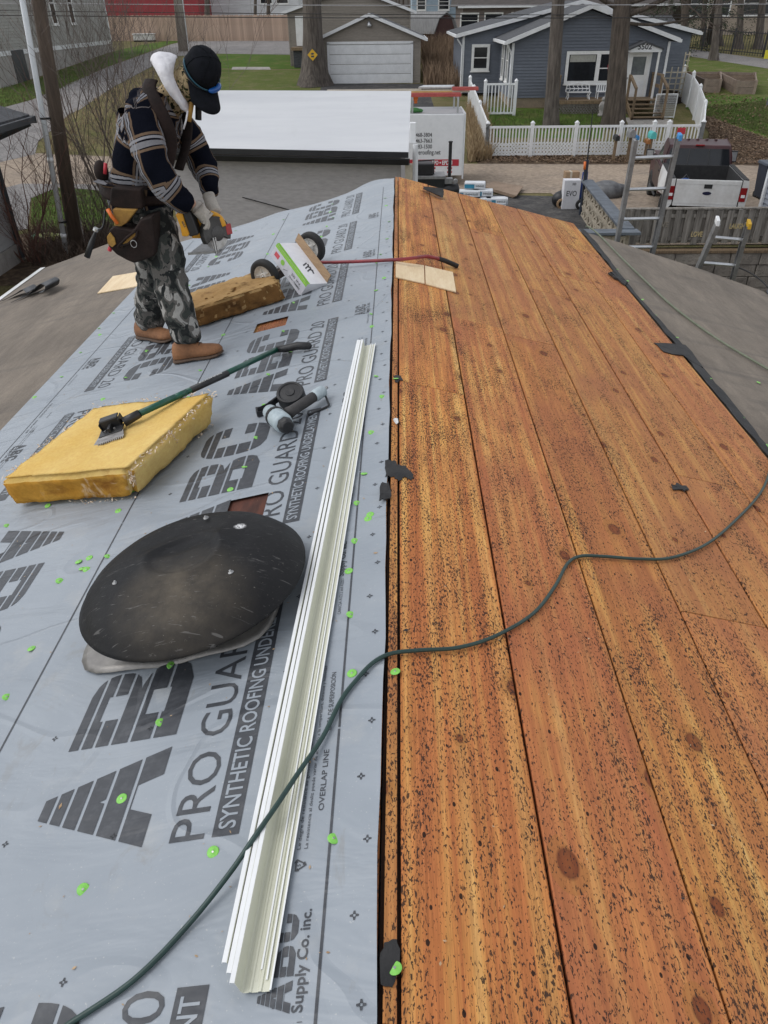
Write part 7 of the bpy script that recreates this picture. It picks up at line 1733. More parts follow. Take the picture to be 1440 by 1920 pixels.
# return of the wall along the back of the roof edge
u2 = Vector((1,0,0)); 
for i in range(5):
    c = Wn+Vector((-.22-.33*i,-.12,0)); c.z = gz(17)+bh_*.5
    for k in range(3): c.z = gz(17)+bh_*(k+.5)*.95; pierced(c, u2, Vector((0,-1,0)), .32, bh_*.95-.008, .15).build('screen_block', m_scrblock, bw)
mb = MB(); c = Wn+Vector((-.75,-.12,0)); c.z = gz(17)+bh_*3+.02; mb.obox(c, (.98,0,0), (0,.17,0), (0,0,.032)); mb.build('coping_slab', m_coping, bw, bevel=.008)
dbr = thing('tarp_bundle', 'crumpled grey tarp heaped behind the block wall', 'tarp', onG(1135,368)); q = Vector(dbr.location); mb = MB(); mb.ball(q+Vector((0,0,.15)), (.55,.5,.32), 14, 8); mb.ball(q+Vector((.4,.2,.1)), (.4,.3,.25), 10, 6); mb.build('cloth', M('grey_tarp', (.16,.165,.17), (.08,.08,.085), .6, 5, bmp=.8), dbr, smooth=True)

# ---- weathered fence on the stone retaining wall
FY = 19.3; ft, fb = Z(1300,393,FY), Z(1300,456,FY)
gf = thing('board_fence', 'weathered grey low board fence behind the two ladders', 'fence', (10, FY, fb))
x = X(1172,420,FY); k = 0; rr = random.Random(6); gb = None
while x < X(1640,420,FY):
    w = .155+rr.uniform(-.012,.012); y = FY+(-.045 if k % 2 == 0 else .03); h = ft-fb+rr.uniform(-.012,.012)
    mb = MB(); mb.box(x-w/2,x+w/2,y-.011,y+.011,fb+rr.uniform(-.02,.02),fb+h); mb.build('board', m_greywood, gf); x += .128; k += 1
for z in (fb+.12, ft-.14):
    mb = MB(); mb.box(X(1168,420,FY),X(1640,420,FY),FY-.029,FY+.014,z-.045,z+.045); mb.build('rail', m_greywood, gf)
mb = MB(); mb.box(X(1168,420,FY),X(1640,420,FY),FY-.07,FY+.06,ft+.012,ft+.045); mb.build('cap_rail', m_greywood, gf)
for px in (1180,1335,1500): mb = MB(); xx = X(px,420,FY); mb.box(xx-.05,xx+.05,FY-.10,FY-.058,fb-.1,ft+.01); mb.build('post', m_greywood, gf)
m_gold = M('gold_wooden_letters', (.62,.50,.26), (.5,.40,.2), .6, 8)
def word(t, px0, px1, pyc, label, mat=m_gold):
    a, c2 = at(px0,pyc,FY-.06), at(px1,pyc,FY-.06); h = .125; v, f = text2d(t, .02, 2); w = c2.x-a.x; mb = MB(); y0, y1 = FY-.075, FY-.059
    root = thing('word_sign', label, 'sign', (a.x+w/2, FY-.06, a.z), 'wooden words hung on the grey fence')
    mb.add([(a.x+p[0]*w, y0, a.z-h/2+p[1]*h) for p in v], f); mb.build('letters', mat, root); o = root.children[0]; s = o.modifiers.new('t','SOLIDIFY'); s.thickness = .014
    mb = MB(); mb.box(a.x,a.x+w,FY-.0585,FY-.0565,a.z-h*.1,a.z+h*.1); mb.build('hanger', m_greywood, root)
word('LIVE', 1232, 1253, 421, 'word LIVE in pale letters half hidden by the tall ladder', M('faded_letters', (.30,.27,.22), None, .8)); word('LOVE', 1296, 1317, 439, 'gold word LOVE beside the left rail of the short ladder'); word('LAUGH', 1368, 1396, 424, 'gold word LAUGH near the yellow tipped ladder rail')
rw = thing('retaining_wall', 'rough stone retaining wall under the weathered fence', 'wall', (10, 19.1, -4.7)); m_stone = M('rough_grey_stone', (.33,.295,.25), (.19,.17,.145), .95, 3.5, bmp=.8, bdist=.03, rand=.25)
z = fb-.09; rr = random.Random(12)
mb = MB(); mb.box(5.95,16.5,18.93,19.24,z-.07,z+.005); mb.build('timber_cap', m_deckwood, rw, bevel=.01)
zt = z-.075
for k in range(5):
    hgt = .30; x = 5.95-rr.random()*.3
    while x < 16.5:
        w = rr.uniform(.35,.75); mb = MB(); j_ = lambda: rr.uniform(-.018,.018); zz0, zz1 = zt-hgt*(k+1)+.012, zt-hgt*k
        mb.hexa([(x+.01,18.97+j_(),zz0),(x+w-.01,18.97+j_(),zz0),(x+w-.01,19.2,zz0),(x+.01,19.2,zz0)],[(x+.01+j_(),18.97+j_(),zz1),(x+w-.01+j_(),18.97+j_(),zz1),(x+w-.01,19.2,zz1),(x+.01,19.2,zz1)]); mb.build('stone', m_stone, rw, bevel=.015); x += w
mb = MB(); mb.box(5.95,16.5,19.06,19.19,-4.75,z-.071); mb.build('mortar', m_concrete, rw)

# ---- ladders against the far end of our roof
def ladder(label, bl, br, tl_, tr_, ny, tips):
    """bl.. are pixel spots at the roof edge plane y = ny (bottom-most visible and top); leans towards us."""
    A, B, C_, D = at(*bl, ny), at(*br, ny), at(*tl_, ny-.22), at(*tr_, ny-.22)
    root = thing('ladder', label, 'ladder', (A+B)/2, 'aluminium ladders leaning on the roof edge')
    ext = 4.2/(C_-A).length
    g0, g1 = A+(A-C_)*ext, B+(B-D)*ext
    g0 = A+(A-C_).normalized()*((A.z+3.45)/max(.2,(C_-A).normalized().z)); g1 = B+(B-D).normalized()*((B.z+3.45)/max(.2,(D-B).normalized().z))
    u = (D-C_).normalized(); dpt = u.cross((C_-A).normalized())
    for a_, c_ in ((g0, C_), (g1, D)):
        mb = MB(); t = (c_-a_).normalized(); L = (c_-a_).length; m = (a_+c_)/2
        mb.obox(m, u*.012, dpt*.038, t*L/2); mb.obox(m+u*(.022 if a_ is g0 else -.022)+dpt*.034, u*.010, dpt*.004, t*L/2); mb.obox(m+u*(.022 if a_ is g0 else -.022)-dpt*.034, u*.010, dpt*.004, t*L/2)
        mb.build('rail', m_darkalu, root)
    n = 0; d0 = .19; L = (C_-A).length; tt = (C_-A).normalized(); s = d0
    while s < (C_-g0).length-.1:
        p, q = C_-(C_-g0).normalized()*s, D-(D-g1).normalized()*s; mb = MB(); mb.tube([p,q], .0185, 8); mb.build('rung', m_alu, root); s += .34
    for (p, mt) in zip((C_, D), tips):
        if mt: mb = MB(); mb.obox(p+Vector((0,0,.008)), u*.019, dpt*.042, Vector((0,0,.030))); mb.build('end_cap', mt, root, bevel=.006)
    return root
m_yelcap = M('yellow_plastic_cap', (.62,.38,.03), (.5,.3,.02), .5, 8)
ladder('tall aluminium ladder with a blue tip standing over the roof edge', (1158,438), (1228,460), (1190,262), (1274,258), 8.95, (None, M('blue_plastic_cap', (.05,.25,.55), None, .5)))
ladder('short top of an aluminium ladder with yellow and white end caps', (1312,492), (1381,502), (1345,416), (1404,422), 8.35, (m_whiteplastic, m_yelcap))

# ---- pick-up truck
tkx, tky = X(1322,370,20.6), 20.55
tk = thing('pickup_truck', 'pick-up truck with a white bed and a maroon cab parked across the road edge', 'pickup truck', (tkx, tky, gz(21)), None, -.20)
m_twhite = M('dirty_white_truck_paint', (.70,.70,.69), (.58,.57,.55), .3, 1.8); m_maroon = M('dull_maroon_truck_paint', (.060,.018,.020), (.042,.014,.016), .4, 2); m_bedliner = M('black_bed_liner', (.018,.018,.019), (.03,.03,.03), .8, 9); m_brownpaint = M('dusty_brown_door_paint', (.085,.055,.045), (.055,.035,.03), .55, 2)
def tpart(name, mb, mat, **k): return mb.build(name, mat, tk, local=True, **k)
HW = .98
# bed sides with flared fenders
for s in (-1, 1):
    mb = MB(); ys = [.0,.15,.45,.75,1.05,1.35,1.65,2.0,2.32]; fl2 = [0,.0,.05,.10,.125,.10,.05,.0,0]; vs = []
    for y, f_ in zip(ys, fl2):
        for (x, z) in ((HW-.08, .62), (HW+f_*.9, .62+.30*(f_ > .03)), (HW+.02+f_, .92), (HW+.0+f_*.35, 1.16), (HW-.03, 1.30), (HW-.14, 1.31), (HW-.14, .7)): vs.append((s*x, y, z))
    n = 7; fs = [(i*n+k, i*n+(k+1)%n, (i+1)*n+(k+1)%n, (i+1)*n+k) for i in range(len(ys)-1) for k in range(n)]+[tuple(range(n)), tuple(range(len(fs_:=ys)*n-n, len(ys)*n))]
    if s > 0: fs = [f[::-1] for f in fs]
    mb.add(vs, fs); tpart('bed_side', mb, m_twhite, smooth=False, bevel=.012)
    mb = MB(); mb.box(min(s*(HW-.145),s*(HW-.02)),max(s*(HW-.145),s*(HW-.02)),.02,2.30,1.312,1.335); tpart('bed_rail', mb, m_bedliner)
mb = MB(); mb.box(-HW+.15,HW-.15,.06,2.28,.74,.78); mb.box(-HW+.15,HW-.15,2.22,2.28,.781,1.30)
for k in range(12): mb.box(-.78+.135*k,-.72+.135*k,.08,2.2,.781,.795)
tpart('bed_liner', mb, m_bedliner)
for s in (-1,1):
    mb = MB(); mb.box(min(s*(HW-.16),s*(HW-.141)),max(s*(HW-.16),s*(HW-.141)),.08,2.2,.78,1.30); tpart('bed_liner', mb, m_bedliner)
mb = MB(); mb.prism([(-.80,0,.66),(.80,0,.66),(.80,0,1.27),(.80,.0,1.30),(-.80,0,1.30)], (0,.055,0)); mb.box(-.80,.80,-.008,-.001,1.20,1.285); mb.box(-.76,.76,-.006,-.001,.72,.76); tg = tpart('tailgate', mb, m_twhite, bevel=.012)
mb = MB(); mb.box(-.10,.10,-.014,-.009,1.10,1.20); h_ = mb.build('handle', m_black, tg, local=True, bevel=.01)
mb = MB(); mb.add([(.11*math.cos(a), -.011, .985+.042*math.sin(a)) for a in np.linspace(0,2*math.pi,20)[:-1]], [tuple(range(19))]); mb.build('emblem', M('dark_blue_oval_badge', (.012,.014,.05), None, .3), tg, local=True)
for s in (-1,1):
    mb = MB(); mb.box(min(s*.815,s*.97),max(s*.815,s*.97),-.015,.05,.80,1.14); mb2 = tpart('taillight', mb, M('red_tail_lens', (.28,.012,.016), (.2,.01,.012), .15, 3) if s < 0 else bpy.data.materials['red_tail_lens'], bevel=.015)
    mb = MB(); mb.box(min(s*.845,s*.94),max(s*.845,s*.94),-.019,-.0155,.90,.97); mb.build('reverse_lens', m_whiteplastic, mb2, local=True)
mb = MB(); mb.box(-.97,.97,-.14,-.02,.44,.60); mb.box(-.30,.30,-.145,-.139,.46,.56); tpart('bumper', mb, M('chrome_bumper', (.6,.6,.6), (.5,.5,.5), .2, 3, metal=.9), bevel=.02)
# cab
body = [(2.36,.50),(5.55,.50),(5.62,.75),(5.60,1.06),(5.45,1.14),(4.30,1.20),(2.36,1.20)]
mb = MB(); mb.prism([(-.95,y,z) for y,z in body], (1.90,0,0)); cab = tpart('cab', mb, m_maroon, bevel=.04)
gh = []; 
def ring_(y, z, w): return [(-w,y,z),(w,y,z)]
P = [(2.42,1.201,.93),(2.50,1.48,.90),(2.62,1.76,.83),(3.35,1.83,.81),(3.75,1.74,.80),(4.32,1.201,.90)]
mb = MB(); vs = []
for y, z, w in P: vs += [(-w,y,z),(w,y,z)]
mb.add(vs, [(2*i,2*i+1,2*i+3,2*i+2)[::-1] for i in range(5)] + [tuple(2*i for i in range(6)), tuple(2*i+1 for i in range(6))[::-1]]); tpart('roof', mb, m_maroon, bevel=.03)
def lerp3(a, b_, t): return tuple(a[i]+(b_[i]-a[i])*t for i in range(3))
mb = MB()
bl_, br_, tl2, tr2 = (-.87,2.405,1.24),(.87,2.405,1.24),(-.78,2.565,1.68),(.78,2.565,1.68)
mb.add([bl_,br_,tr2,tl2], [(0,1,2,3)]); rwn = tpart('rear_window', mb, m_glass); s_m = rwn.modifiers.new('t','SOLIDIFY'); s_m.thickness = .012; s_m.offset = 1
mb = MB()
for t in (.335,.665): 
    a, c2 = lerp3(bl_,br_,t), lerp3(tl2,tr2,t); mb.tube([(a[0],a[1]-.016,a[2]),(c2[0],c2[1]-.016,c2[2])], .012, 4)
mb.build('divider', m_black, rwn, local=True)
mb = MB(); mb.box(-.12,.12,2.565,2.61,1.745,1.785); tpart('brake_light', mb, bpy.data.materials['red_tail_lens'], bevel=.008)
for s in (-1,1):
    mb = MB(); mb.add([(s*.925,2.62,1.25),(s*.915,4.12,1.25),(s*.825,3.66,1.69),(s*.845,2.78,1.69)], [(0,1,2,3)]); o = tpart('side_window', mb, m_glass); q = o.modifiers.new('t','SOLIDIFY'); q.thickness = .01; q.offset = 0
    mb = MB(); mb.box(min(s*.951,s*.975),max(s*.951,s*.975),2.55,4.05,.55,1.17); d_ = tpart('door', mb, m_brownpaint if s < 0 else m_maroon, bevel=.01); mb = MB(); mb.box(min(s*.976,s*.99),max(s*.976,s*.99),2.7,2.88,1.04,1.08); mb.build('handle', m_black, d_, local=True)
    mb = MB(); mb.tube([(s*.92,3.98,1.28),(s*1.10,3.92,1.30)], .02, 6); mb.box(min(s*1.08,s*1.30),max(s*1.08,s*1.30),3.86,3.95,1.16,1.46); mi = tpart('mirror', mb, m_black, bevel=.015); mb = MB(); mb.box(min(s*1.10,s*1.28),max(s*1.10,s*1.28),3.853,3.859,1.19,1.43); mb.build('mirror_glass', m_alu, mi, local=True)
    mb = MB(); mb.tube([(s*1.0,2.5,.42),(s*1.0,4.1,.42)], .035, 8); tpart('running_board', mb, m_black)
    for y in (1.02, 4.72):
        T4 = Matrix.Translation((s*.86,y,.38)) @ Matrix.Rotation(s*math.pi/2,4,'Y'); w = MB(); w.lathe([(.22,-.11),(.34,-.13),(.385,-.09),(.385,.09),(.34,.13),(.22,.11)], T4, 26); wo_ = tpart('wheel', w, m_rubber, smooth=True); w = MB(); w.lathe([(.001,.06),(.08,.075),(.12,.04),(.21,.05),(.225,.11),(.23,-.1),(.001,-.1)], T4, 20); w.build('rim', m_steel, wo_, local=True, smooth=True)
    for y in (1.02, 4.72):
        mb = MB(); mb.box(min(s*.90,s*.60),max(s*.90,s*.60),y-.45,y+.45,.45,.80); tpart('wheel_arch', mb, m_black)
for i in range(5): mb = MB(); mb.ball((-.5+.25*i,3.25,1.832), (.05,.07,.02), 8, 5); tpart('roof_marker', mb, m_maroon, smooth=True)
mb = MB(); mb.box(-.9,.9,4.33,5.5,1.195,1.215); tpart('hood', mb, m_maroon, bevel=.02)
bk = thing('bucket', 'blue tool bag lying in the bed of the pick-up', 'bag', (tkx-.45, tky+.50, gz(21)+.797)); q = Vector(bk.location); mb = MB(); mb.ball(q+Vector((0,0,.24)), (.24,.16,.24), 12, 8); mb.build('bag_body', M('blue_nylon', (.03,.09,.30), None, .6), bk, smooth=True); mb = MB(); mb.tube([q+Vector((-.1,0,.42)), q+Vector((0,0,.55)), q+Vector((.12,0,.42))], .018, 6); mb.build('handle', m_black, bk)
yl = thing('strap_roll', 'small yellow strap roll lying in the pick-up bed', 'strap', (tkx+.08, tky+.5, gz(21)+.797)); q = Vector(yl.location); mb = MB(); mb.lathe([(.05,0),(.12,0),(.12,.07),(.05,.07),(.05,0)], Matrix.Translation(q), 16); mb.build('webbing', m_yellowtool, yl, smooth=True); mb = MB(); mb.box(q.x+.1,q.x+.2,q.y-.03,q.y+.03,q.z,q.z+.05); mb.build('buckle', m_steel, yl)
# bin, neighbour's corner, half hidden car on the right
bn = thing('wheelie_bin', 'dark blue wheeled bin at the right edge of the road', 'bin', onG(1432,373)); q = Vector(bn.location); mb = MB(); mb.hexa([q+Vector((-.24,-.26,.06)),q+Vector((.24,-.26,.06)),q+Vector((.24,.26,.06)),q+Vector((-.24,.26,.06))],[q+Vector((-.29,-.33,.98)),q+Vector((.29,-.33,.98)),q+Vector((.29,.33,.98)),q+Vector((-.29,.33,.98))]); m_bin = M('dark_blue_bin_plastic', (.022,.032,.055), (.018,.026,.045), .5, 5); mb.build('bin_body', m_bin, bn, bevel=.02); mb = MB(); mb.hexa([q+Vector((-.32,-.36,.985)),q+Vector((.32,-.36,.985)),q+Vector((.32,.38,.985)),q+Vector((-.32,.38,.985))],[q+Vector((-.30,-.33,1.05)),q+Vector((.30,-.33,1.05)),q+Vector((.30,.36,1.07)),q+Vector((-.30,.36,1.07))]); mb.build('lid', M('blue_grey_lid', (.06,.075,.10), None, .5), bn, bevel=.015)
for s in (-1,1): mb = MB(); mb.cyl(q+Vector((s*.2-.03,.26,.10)), q+Vector((s*.2+.03,.26,.10)), .10, n=14); mb.build('wheel', m_rubber, bn)
nbh = thing('neighbour_house', 'corner of a blue-grey sided house with a white downspout at the right edge', 'house', (onG(1428,396).x+.6, 20.6, gz(20.6))); 
nX = X(1431,370,20.6); mb = MB(); mb.box(nX,nX+6,14.0,20.6,-4.7,Z(1431,225,20.6)+.3); siding(mb, (nX-.002,20.6,0), (nX-.002,14,0), -4.6, [(0,-.9),(1,-.9)], (-1,0,0)); siding(mb, (nX+6,20.602,0), (nX,20.602,0), -4.6, [(0,-.9),(1,-.9)], (0,1,0)); mb.build('wall', side_mat('blue_grey_siding', (.24,.26,.30), (.20,.22,.26)), nbh)
mb = MB(); zt2 = Z(1431,225,20.6)+.3; mb.hexa([(nX-.4,13.8,zt2),(nX+6,13.8,zt2+1.2),(nX+6,20.9,zt2+1.2),(nX-.4,20.9,zt2)],[(nX-.4,13.8,zt2+.15),(nX+6,13.8,zt2+1.35),(nX+6,20.9,zt2+1.35),(nX-.4,20.9,zt2+.15)]); mb.build('roof', m_darkshingle, nbh)
dspout(nbh, [(nX-.06,20.5,zt2),(nX-.06,20.5,-3.15),(nX-.25,20.5,-3.02-.25),(nX-.62,20.5,-3.40)], .055)
cr_ = thing('parked_car', 'blue-grey car parked at the right edge, mostly outside the picture', 'car', onG(1562,314)); q = Vector(cr_.location); m_car = M('blue_grey_car_paint', (.16,.19,.24), None, .25, 2)
prof = [(-2.1,.35),(-2.15,.75),(-1.9,.95),(-1.1,1.02),(-.55,1.5),(1.0,1.52),(1.9,1.0),(2.15,.85),(2.15,.35)]
mb = MB(); mb.prism([(q.x+y, q.y-.85, q.z+z) for y, z in prof], (0,1.7,0)); mb.build('body', m_car, cr_, bevel=.06); mb = MB(); mb.prism([(q.x+y, q.y-.858, q.z+z) for y, z in [(-.95,1.05),(-.5,1.43),(.95,1.44),(1.6,1.05)]], (0,1.716,0)); mb.build('window', m_glass, cr_)
for s in (-.8,.8):
    for y in (-1.35,1.35): w = MB(); w.lathe([(.001,-.1),(.2,-.1),(.31,-.1),(.33,0),(.31,.1),(.2,.1),(.001,.1)], Matrix.Translation(q+Vector((y,s,.33))) @ Matrix.Rotation(math.pi/2,4,'X'), 20); w.build('wheel', m_rubber, cr_, smooth=True)
ys_ = thing('street_sign', 'small yellow sign board at the right edge by the far street', 'sign', onG(1438,118)); q = Vector(ys_.location); mb = MB(); mb.box(q.x-.02,q.x+.02,q.y-.02,q.y+.02,q.z,q.z+.9); mb.build('post', m_steel, ys_); mb = MB(); mb.box(q.x-.3,q.x+.3,q.y-.05,q.y-.021,q.z+.25,q.z+.75); mb.build('plate', M('yellow_sign_paint', (.68,.60,.03), None, .5), ys_)
fg = thing('garden_flag', 'pink and white striped flag at the right edge of the lawn', 'flag', onG(1440,150)); q = Vector(fg.location); mb = MB(); mb.cyl(q, q+Vector((0,0,1.7)), .02, n=6); mb.build('pole', m_alu, fg)
for k in range(4): mb = MB(); p = q+Vector((.03,0,.9+.17*k)); mb.prism([p, p+Vector((.35,.05,-.05)), p+Vector((.75,-.03,-.02)), p+Vector((.75,-.03,.145)), p+Vector((.35,.05,.115)), p+Vector((0,0,.165))], (0,.012,0)); mb.build('stripe', M('pink_cloth', (.62,.16,.30), None, .8) if k == 0 else (bpy.data.materials['pink_cloth'] if k % 2 == 0 else m_whiteplastic), fg)

# ================================================================== TREES, POLES, WIRES
def limb(mb, p, d, r, L, rr, depth, twigs, spread=.5, up=.15, n=6, kids=3):
    m = 5 if depth > 0 else 3; pts = [p]; rs = [r]; q = Vector(p); dd = Vector(d)
    for k in range(m):
        dd = (dd + Vector((rr.gauss(0,.16),rr.gauss(0,.16),rr.gauss(0,.12)+up*.3))).normalized(); q = q+dd*L/m; pts.append(q.copy()); rs.append(r*(1-.62*(k+1)/m))
    (mb if depth >= twigs else mb2_[0]).tube(pts, rs, n if r > .05 else (5 if r > .02 else 3), caps=False)
    if depth > 0:
        for k in range(kids):
            t = rr.uniform(.3,1.0); i = min(int(t*m), m-1); b_ = pts[i].lerp(pts[i+1], t*m-i)
            ax = Vector((rr.gauss(0,1),rr.gauss(0,1),rr.gauss(0,.6))).normalized(); nd = (dd+ax*spread*1.5+Vector((0,0,up))).normalized()
            limb(mb, b_, nd, max(rs[i]*.6, .004), L*rr.uniform(.5,.72), rr, depth-1, twigs, spread, up, n, kids)
mb2_ = [None]
def bare_tree(label, base, top, r0, seed, forks, depth=4, mat=None, name='bare_tree', group='bare trees', flare=1.5, kids=3, tw=None):
    rr = random.Random(seed); base, top = Vector(base), Vector(top); root = thing(name, label, 'tree', base, group)
    tr_ = MB(); mb2_[0] = MB(); m = 18; pts = []; rs = []
    side = Vector((rr.gauss(0,1), rr.gauss(0,1), 0))*.012
    for k in range(m+1):
        t = k/m; h = (top-base).length*t; fl_ = 1+(flare-1)*math.exp(-h/ (r0*1.6)); pts.append(base.lerp(top, t)+side*math.sin(t*5)*(top-base).length*.25); rs.append(r0*(1-.45*t)*fl_)
    nseg = 22; vs = []; 
    for i, (p, r) in enumerate(zip(pts, rs)):
        for k in range(nseg):
            a = 2*math.pi*k/nseg; ff = 1+.09*math.sin(3*a+seed)*math.exp(-(p-base).length/(r0*2.5))*2+.035*math.sin(7*a+i*.25)+.02*math.sin(11*a-i*.6)+rr.uniform(-.012,.012); vs.append(p+Vector((math.cos(a)*r*ff, math.sin(a)*r*ff, 0)))
    tr_.add(vs, [(i*nseg+k, i*nseg+(k+1)%nseg, (i+1)*nseg+(k+1)%nseg, (i+1)*nseg+k) for i in range(m) for k in range(nseg)])
    for (h, az, L, r, up) in forks:
        t = h/(top-base).length; p = base.lerp(top, min(t,1)); d = Vector((math.cos(az), math.sin(az), up)).normalized(); limb(tr_, p, d, r, L, rr, depth, depth-1, .5, .12, 8, kids)
    tr_.build('trunk', mat or m_bark2, root, smooth=True); mb2_[0].build('crown', tw or m_twig, root)
    return root
# big trees by the road, each with the spread it has in the photograph
bA = onG(1032,236); bare_tree('straight bare trunk in front of the blue house, left of the window', bA, at(1068,-330,bA.y), .31, 3, [(7.5,.3,4,.14,.8),(8.5,2.6,4,.13,.8),(9,4.4,3.5,.11,.9)], 3, flare=1.2)
bB = onG(1152,238); tB = at(1192,-330,bB.y)
bare_tree('large forked bare tree in front of the white door', bB, tB, .43, 5, [(4.9,-.05,6.5,.26,1.15),(5.1,3.3,5.5,.20,.9),(4.0,-.4,4.2,.11,.35),(4.4,-.15,3.6,.09,.15),(4.2,3.4,4.4,.10,.25),(3.8,.2,3.2,.07,.05),(6.5,1.5,5,.18,1),(4.6,3.0,4.6,.09,.3)], 4, m_bark, flare=1.25)
bC = onG(588,161); bare_tree('massive trunk with a yellow diamond sign beside the garage', bC, at(577,-330,bC.y), .60, 7, [(9,.4,5,.3,.8),(9.5,3.0,5,.28,.8),(11,1.6,4,.2,1)], 3, flare=1.75)
sg = thing('diamond_sign', 'yellow diamond warning sign fixed to the massive trunk', 'sign', at(586,103,bC.y-.95)); q = Vector(sg.location); mb = MB(); s = .29; mb.prism([q+Vector((0,0,-s)), q+Vector((s,0,0)), q+Vector((0,0,s)), q+Vector((-s,0,0))], (0,.02,0)); mb.build('plate', M('yellow_warning_paint', (.72,.42,.02), None, .45), sg)
mb = MB(); y = q.y-.004; mb.add([(q.x-.10,y,q.z+.02),(q.x+.02,y,q.z+.0),(q.x+.10,y,q.z+.07),(q.x+.04,y,q.z+.11),(q.x-.06,y,q.z+.10)], [(0,1,2,3,4)]); mb.add([(q.x-.08,y,q.z-.12),(q.x+.08,y,q.z-.12),(q.x+.09,y,q.z-.03),(q.x-.09,y,q.z-.03)], [(0,1,2,3)]); mb.build('symbol', m_ink, sg)
# trees on the right lawn and beyond
spots = [((1338,113),(1372,-60),.38,11,'broad trunk on the lawn edge by the far street'),((1283,108),(1292,-60),.42,12,'dark trunk under the evergreen beside the far street'),((1422,92),(1450,-60),.45,13,'trunk before the beige house, close to the right edge'),((1385,92),(1398,-60),.40,14,'trunk between the two windows of the beige house'),((1318,88),(1330,-60),.34,15,'slim trunk behind the metal fence'),((1350,86),(1352,-60),.30,16,'slim pale trunk in front of the beige house wall'),((1258,84),(1262,-60),.32,17,'bare tree behind the small slate roofed house'),((905,45),(902,-60),.42,18,'bare tree rising behind the blue house at its left'),((1035,45),(1042,-60),.36,19,'bare tree behind the blue house roof, near its ridge'),((388,72),(386,-60),.42,20,'dark trunk in front of the white building'),((502,62),(506,-60),.32,21,'bare tree right of the dark trunk near the white building'),((478,60),(480,-60),.28,22,'slim bare tree by the white building'),((862,48),(860,-60),.28,23,'slim bare tree beside the pale blue house'),((948,44),(960,-60),.30,24,'bare tree seen over the left rake of the blue house'),((1120,44),(1128,-60),.34,26,'bare tree behind the chimney of the brown house')]
for i, (pb_, pt, r, sd_, lab) in enumerate(spots):
    b_ = onG(*pb_); rr = random.Random(sd_*3)
    r *= .66
    bare_tree(lab, b_, at(pt[0], pt[1]-150, b_.y), r, sd_, [(rr.uniform(2.8,8), rr.uniform(0,6.28), rr.uniform(3,5), r*.36, rr.uniform(.2,.9)) for _ in range(6)], 3, m_bark2 if sd_ % 3 else m_bark)
# evergreen boughs over the dark trunk
def evergreen(label, base, h, r, seed, lo=.12):
    rr = random.Random(seed); root = thing('evergreen_tree', label, 'tree', base); base = Vector(base); mb = MB(); mb.tube([base, base+Vector((0,0,h*.5)), base+Vector((0,0,h))], [.32,.2,.03], 10); mb.build('trunk', m_bark, root, smooth=True)
    mb = MB()
    for k in range(130):
        t = lo+(1-lo)*rr.random()**1.2; z = base.z+h*t; R_ = r*(1-t)**.7*rr.uniform(.55,1.1)+.3; a = rr.uniform(0,6.28); tip = Vector((base.x+R_*math.cos(a), base.y+R_*math.sin(a), z-R_*.28)); st_ = Vector((base.x, base.y, z))
        for j in range(40):
            u = rr.uniform(.2,1.05); p = st_.lerp(tip, u)+Vector((rr.gauss(0,.16),rr.gauss(0,.16),rr.gauss(0,.10)-.1*u)); d = ((tip-st_).normalized()+Vector((rr.gauss(0,.7),rr.gauss(0,.7),rr.gauss(-.3,.4)))).normalized()*rr.uniform(.10,.26); e = d.cross(Vector((rr.gauss(0,1),rr.gauss(0,1),rr.gauss(0,1)))).normalized()*rr.uniform(.02,.05)
            mb.add([p-e, p+e, p+d], [(0,1,2)])
    mb.build('crown', m_needle, root)
evergreen('dark evergreen tree behind the right end of the blue house', onG(1272,98), 14, 5.2, 4, .05)
evergreen('dark evergreen standing before the beige house', onG(1328,84), 13, 4.0, 5, .12)
# far bare wood as one mass
rr = random.Random(77); mb = MB()
for k in range(900):
    x = rr.uniform(-260,280); y = rr.uniform(118,210); h = rr.uniform(9,17); g_ = gz(y); a = rr.uniform(0,6.28)
    mb.tube([(x,y,g_),(x+rr.gauss(0,.4),y,g_+h*.5),(x+rr.gauss(0,.8),y,g_+h)], [rr.uniform(.12,.3),.12,.02], 3, caps=False)
    for j in range(9):
        z = g_+h*rr.uniform(.25,.95); L = rr.uniform(1.5,4); b_ = rr.uniform(0,6.28); mb.tube([(x,y,z),(x+L*math.cos(b_),y+L*.4*math.sin(b_),z+L*.7)], [.06,.012], 3, caps=False)
kind(mb.build('far_wood', m_twig), 'stuff')
# shrubs of bare stems at the left
def shrub(name, label, base, n, h, spread, seed, mat, r=.012, depth=2, group=None, kids=4):
    rr = random.Random(seed); root = thing(name, label, 'shrub', base, group); mb = MB(); mb2_[0] = mb
    for k in range(n):
        a = rr.uniform(0,6.28); s = rr.uniform(.1,1)*spread; limb(mb, Vector(base)+Vector((.12*math.cos(a),.12*math.sin(a),0)), Vector((s*math.cos(a), s*math.sin(a), 1)).normalized(), r*rr.uniform(.7,1.3), h*rr.uniform(.6,1.05), rr, depth, 0, .42, .18, 5, kids)
    mb.build('stems', mat, root); return root
m_stem = M('grey_brown_stems', (.15,.118,.10), (.085,.065,.055), .9, 3); m_redstem = M('reddish_brown_stems', (.16,.075,.055), (.10,.05,.04), .85, 3)
sb = onG(250,420); shrub('bare_shrub', 'tall bare multi-stemmed shrub spreading behind the worker', (at(215,300,21).x, 21, gz(21)), 16, 4.3, .62, 3, m_stem, .026, 3, None, 4)
shrub('bare_shrub', 'thin bare sapling with reddish stems by the left house wall', (at(45,470,18.2).x, 18.2, gz(18.2)), 7, 3.4, .30, 8, m_redstem, .022, 2)
shrub('bare_shrub', 'low tangle of bare stems right of the utility pole', (at(190,470,19.8).x, 19.8, gz(19.8)), 24, 2.1, .7, 9, m_stem, .012, 2)
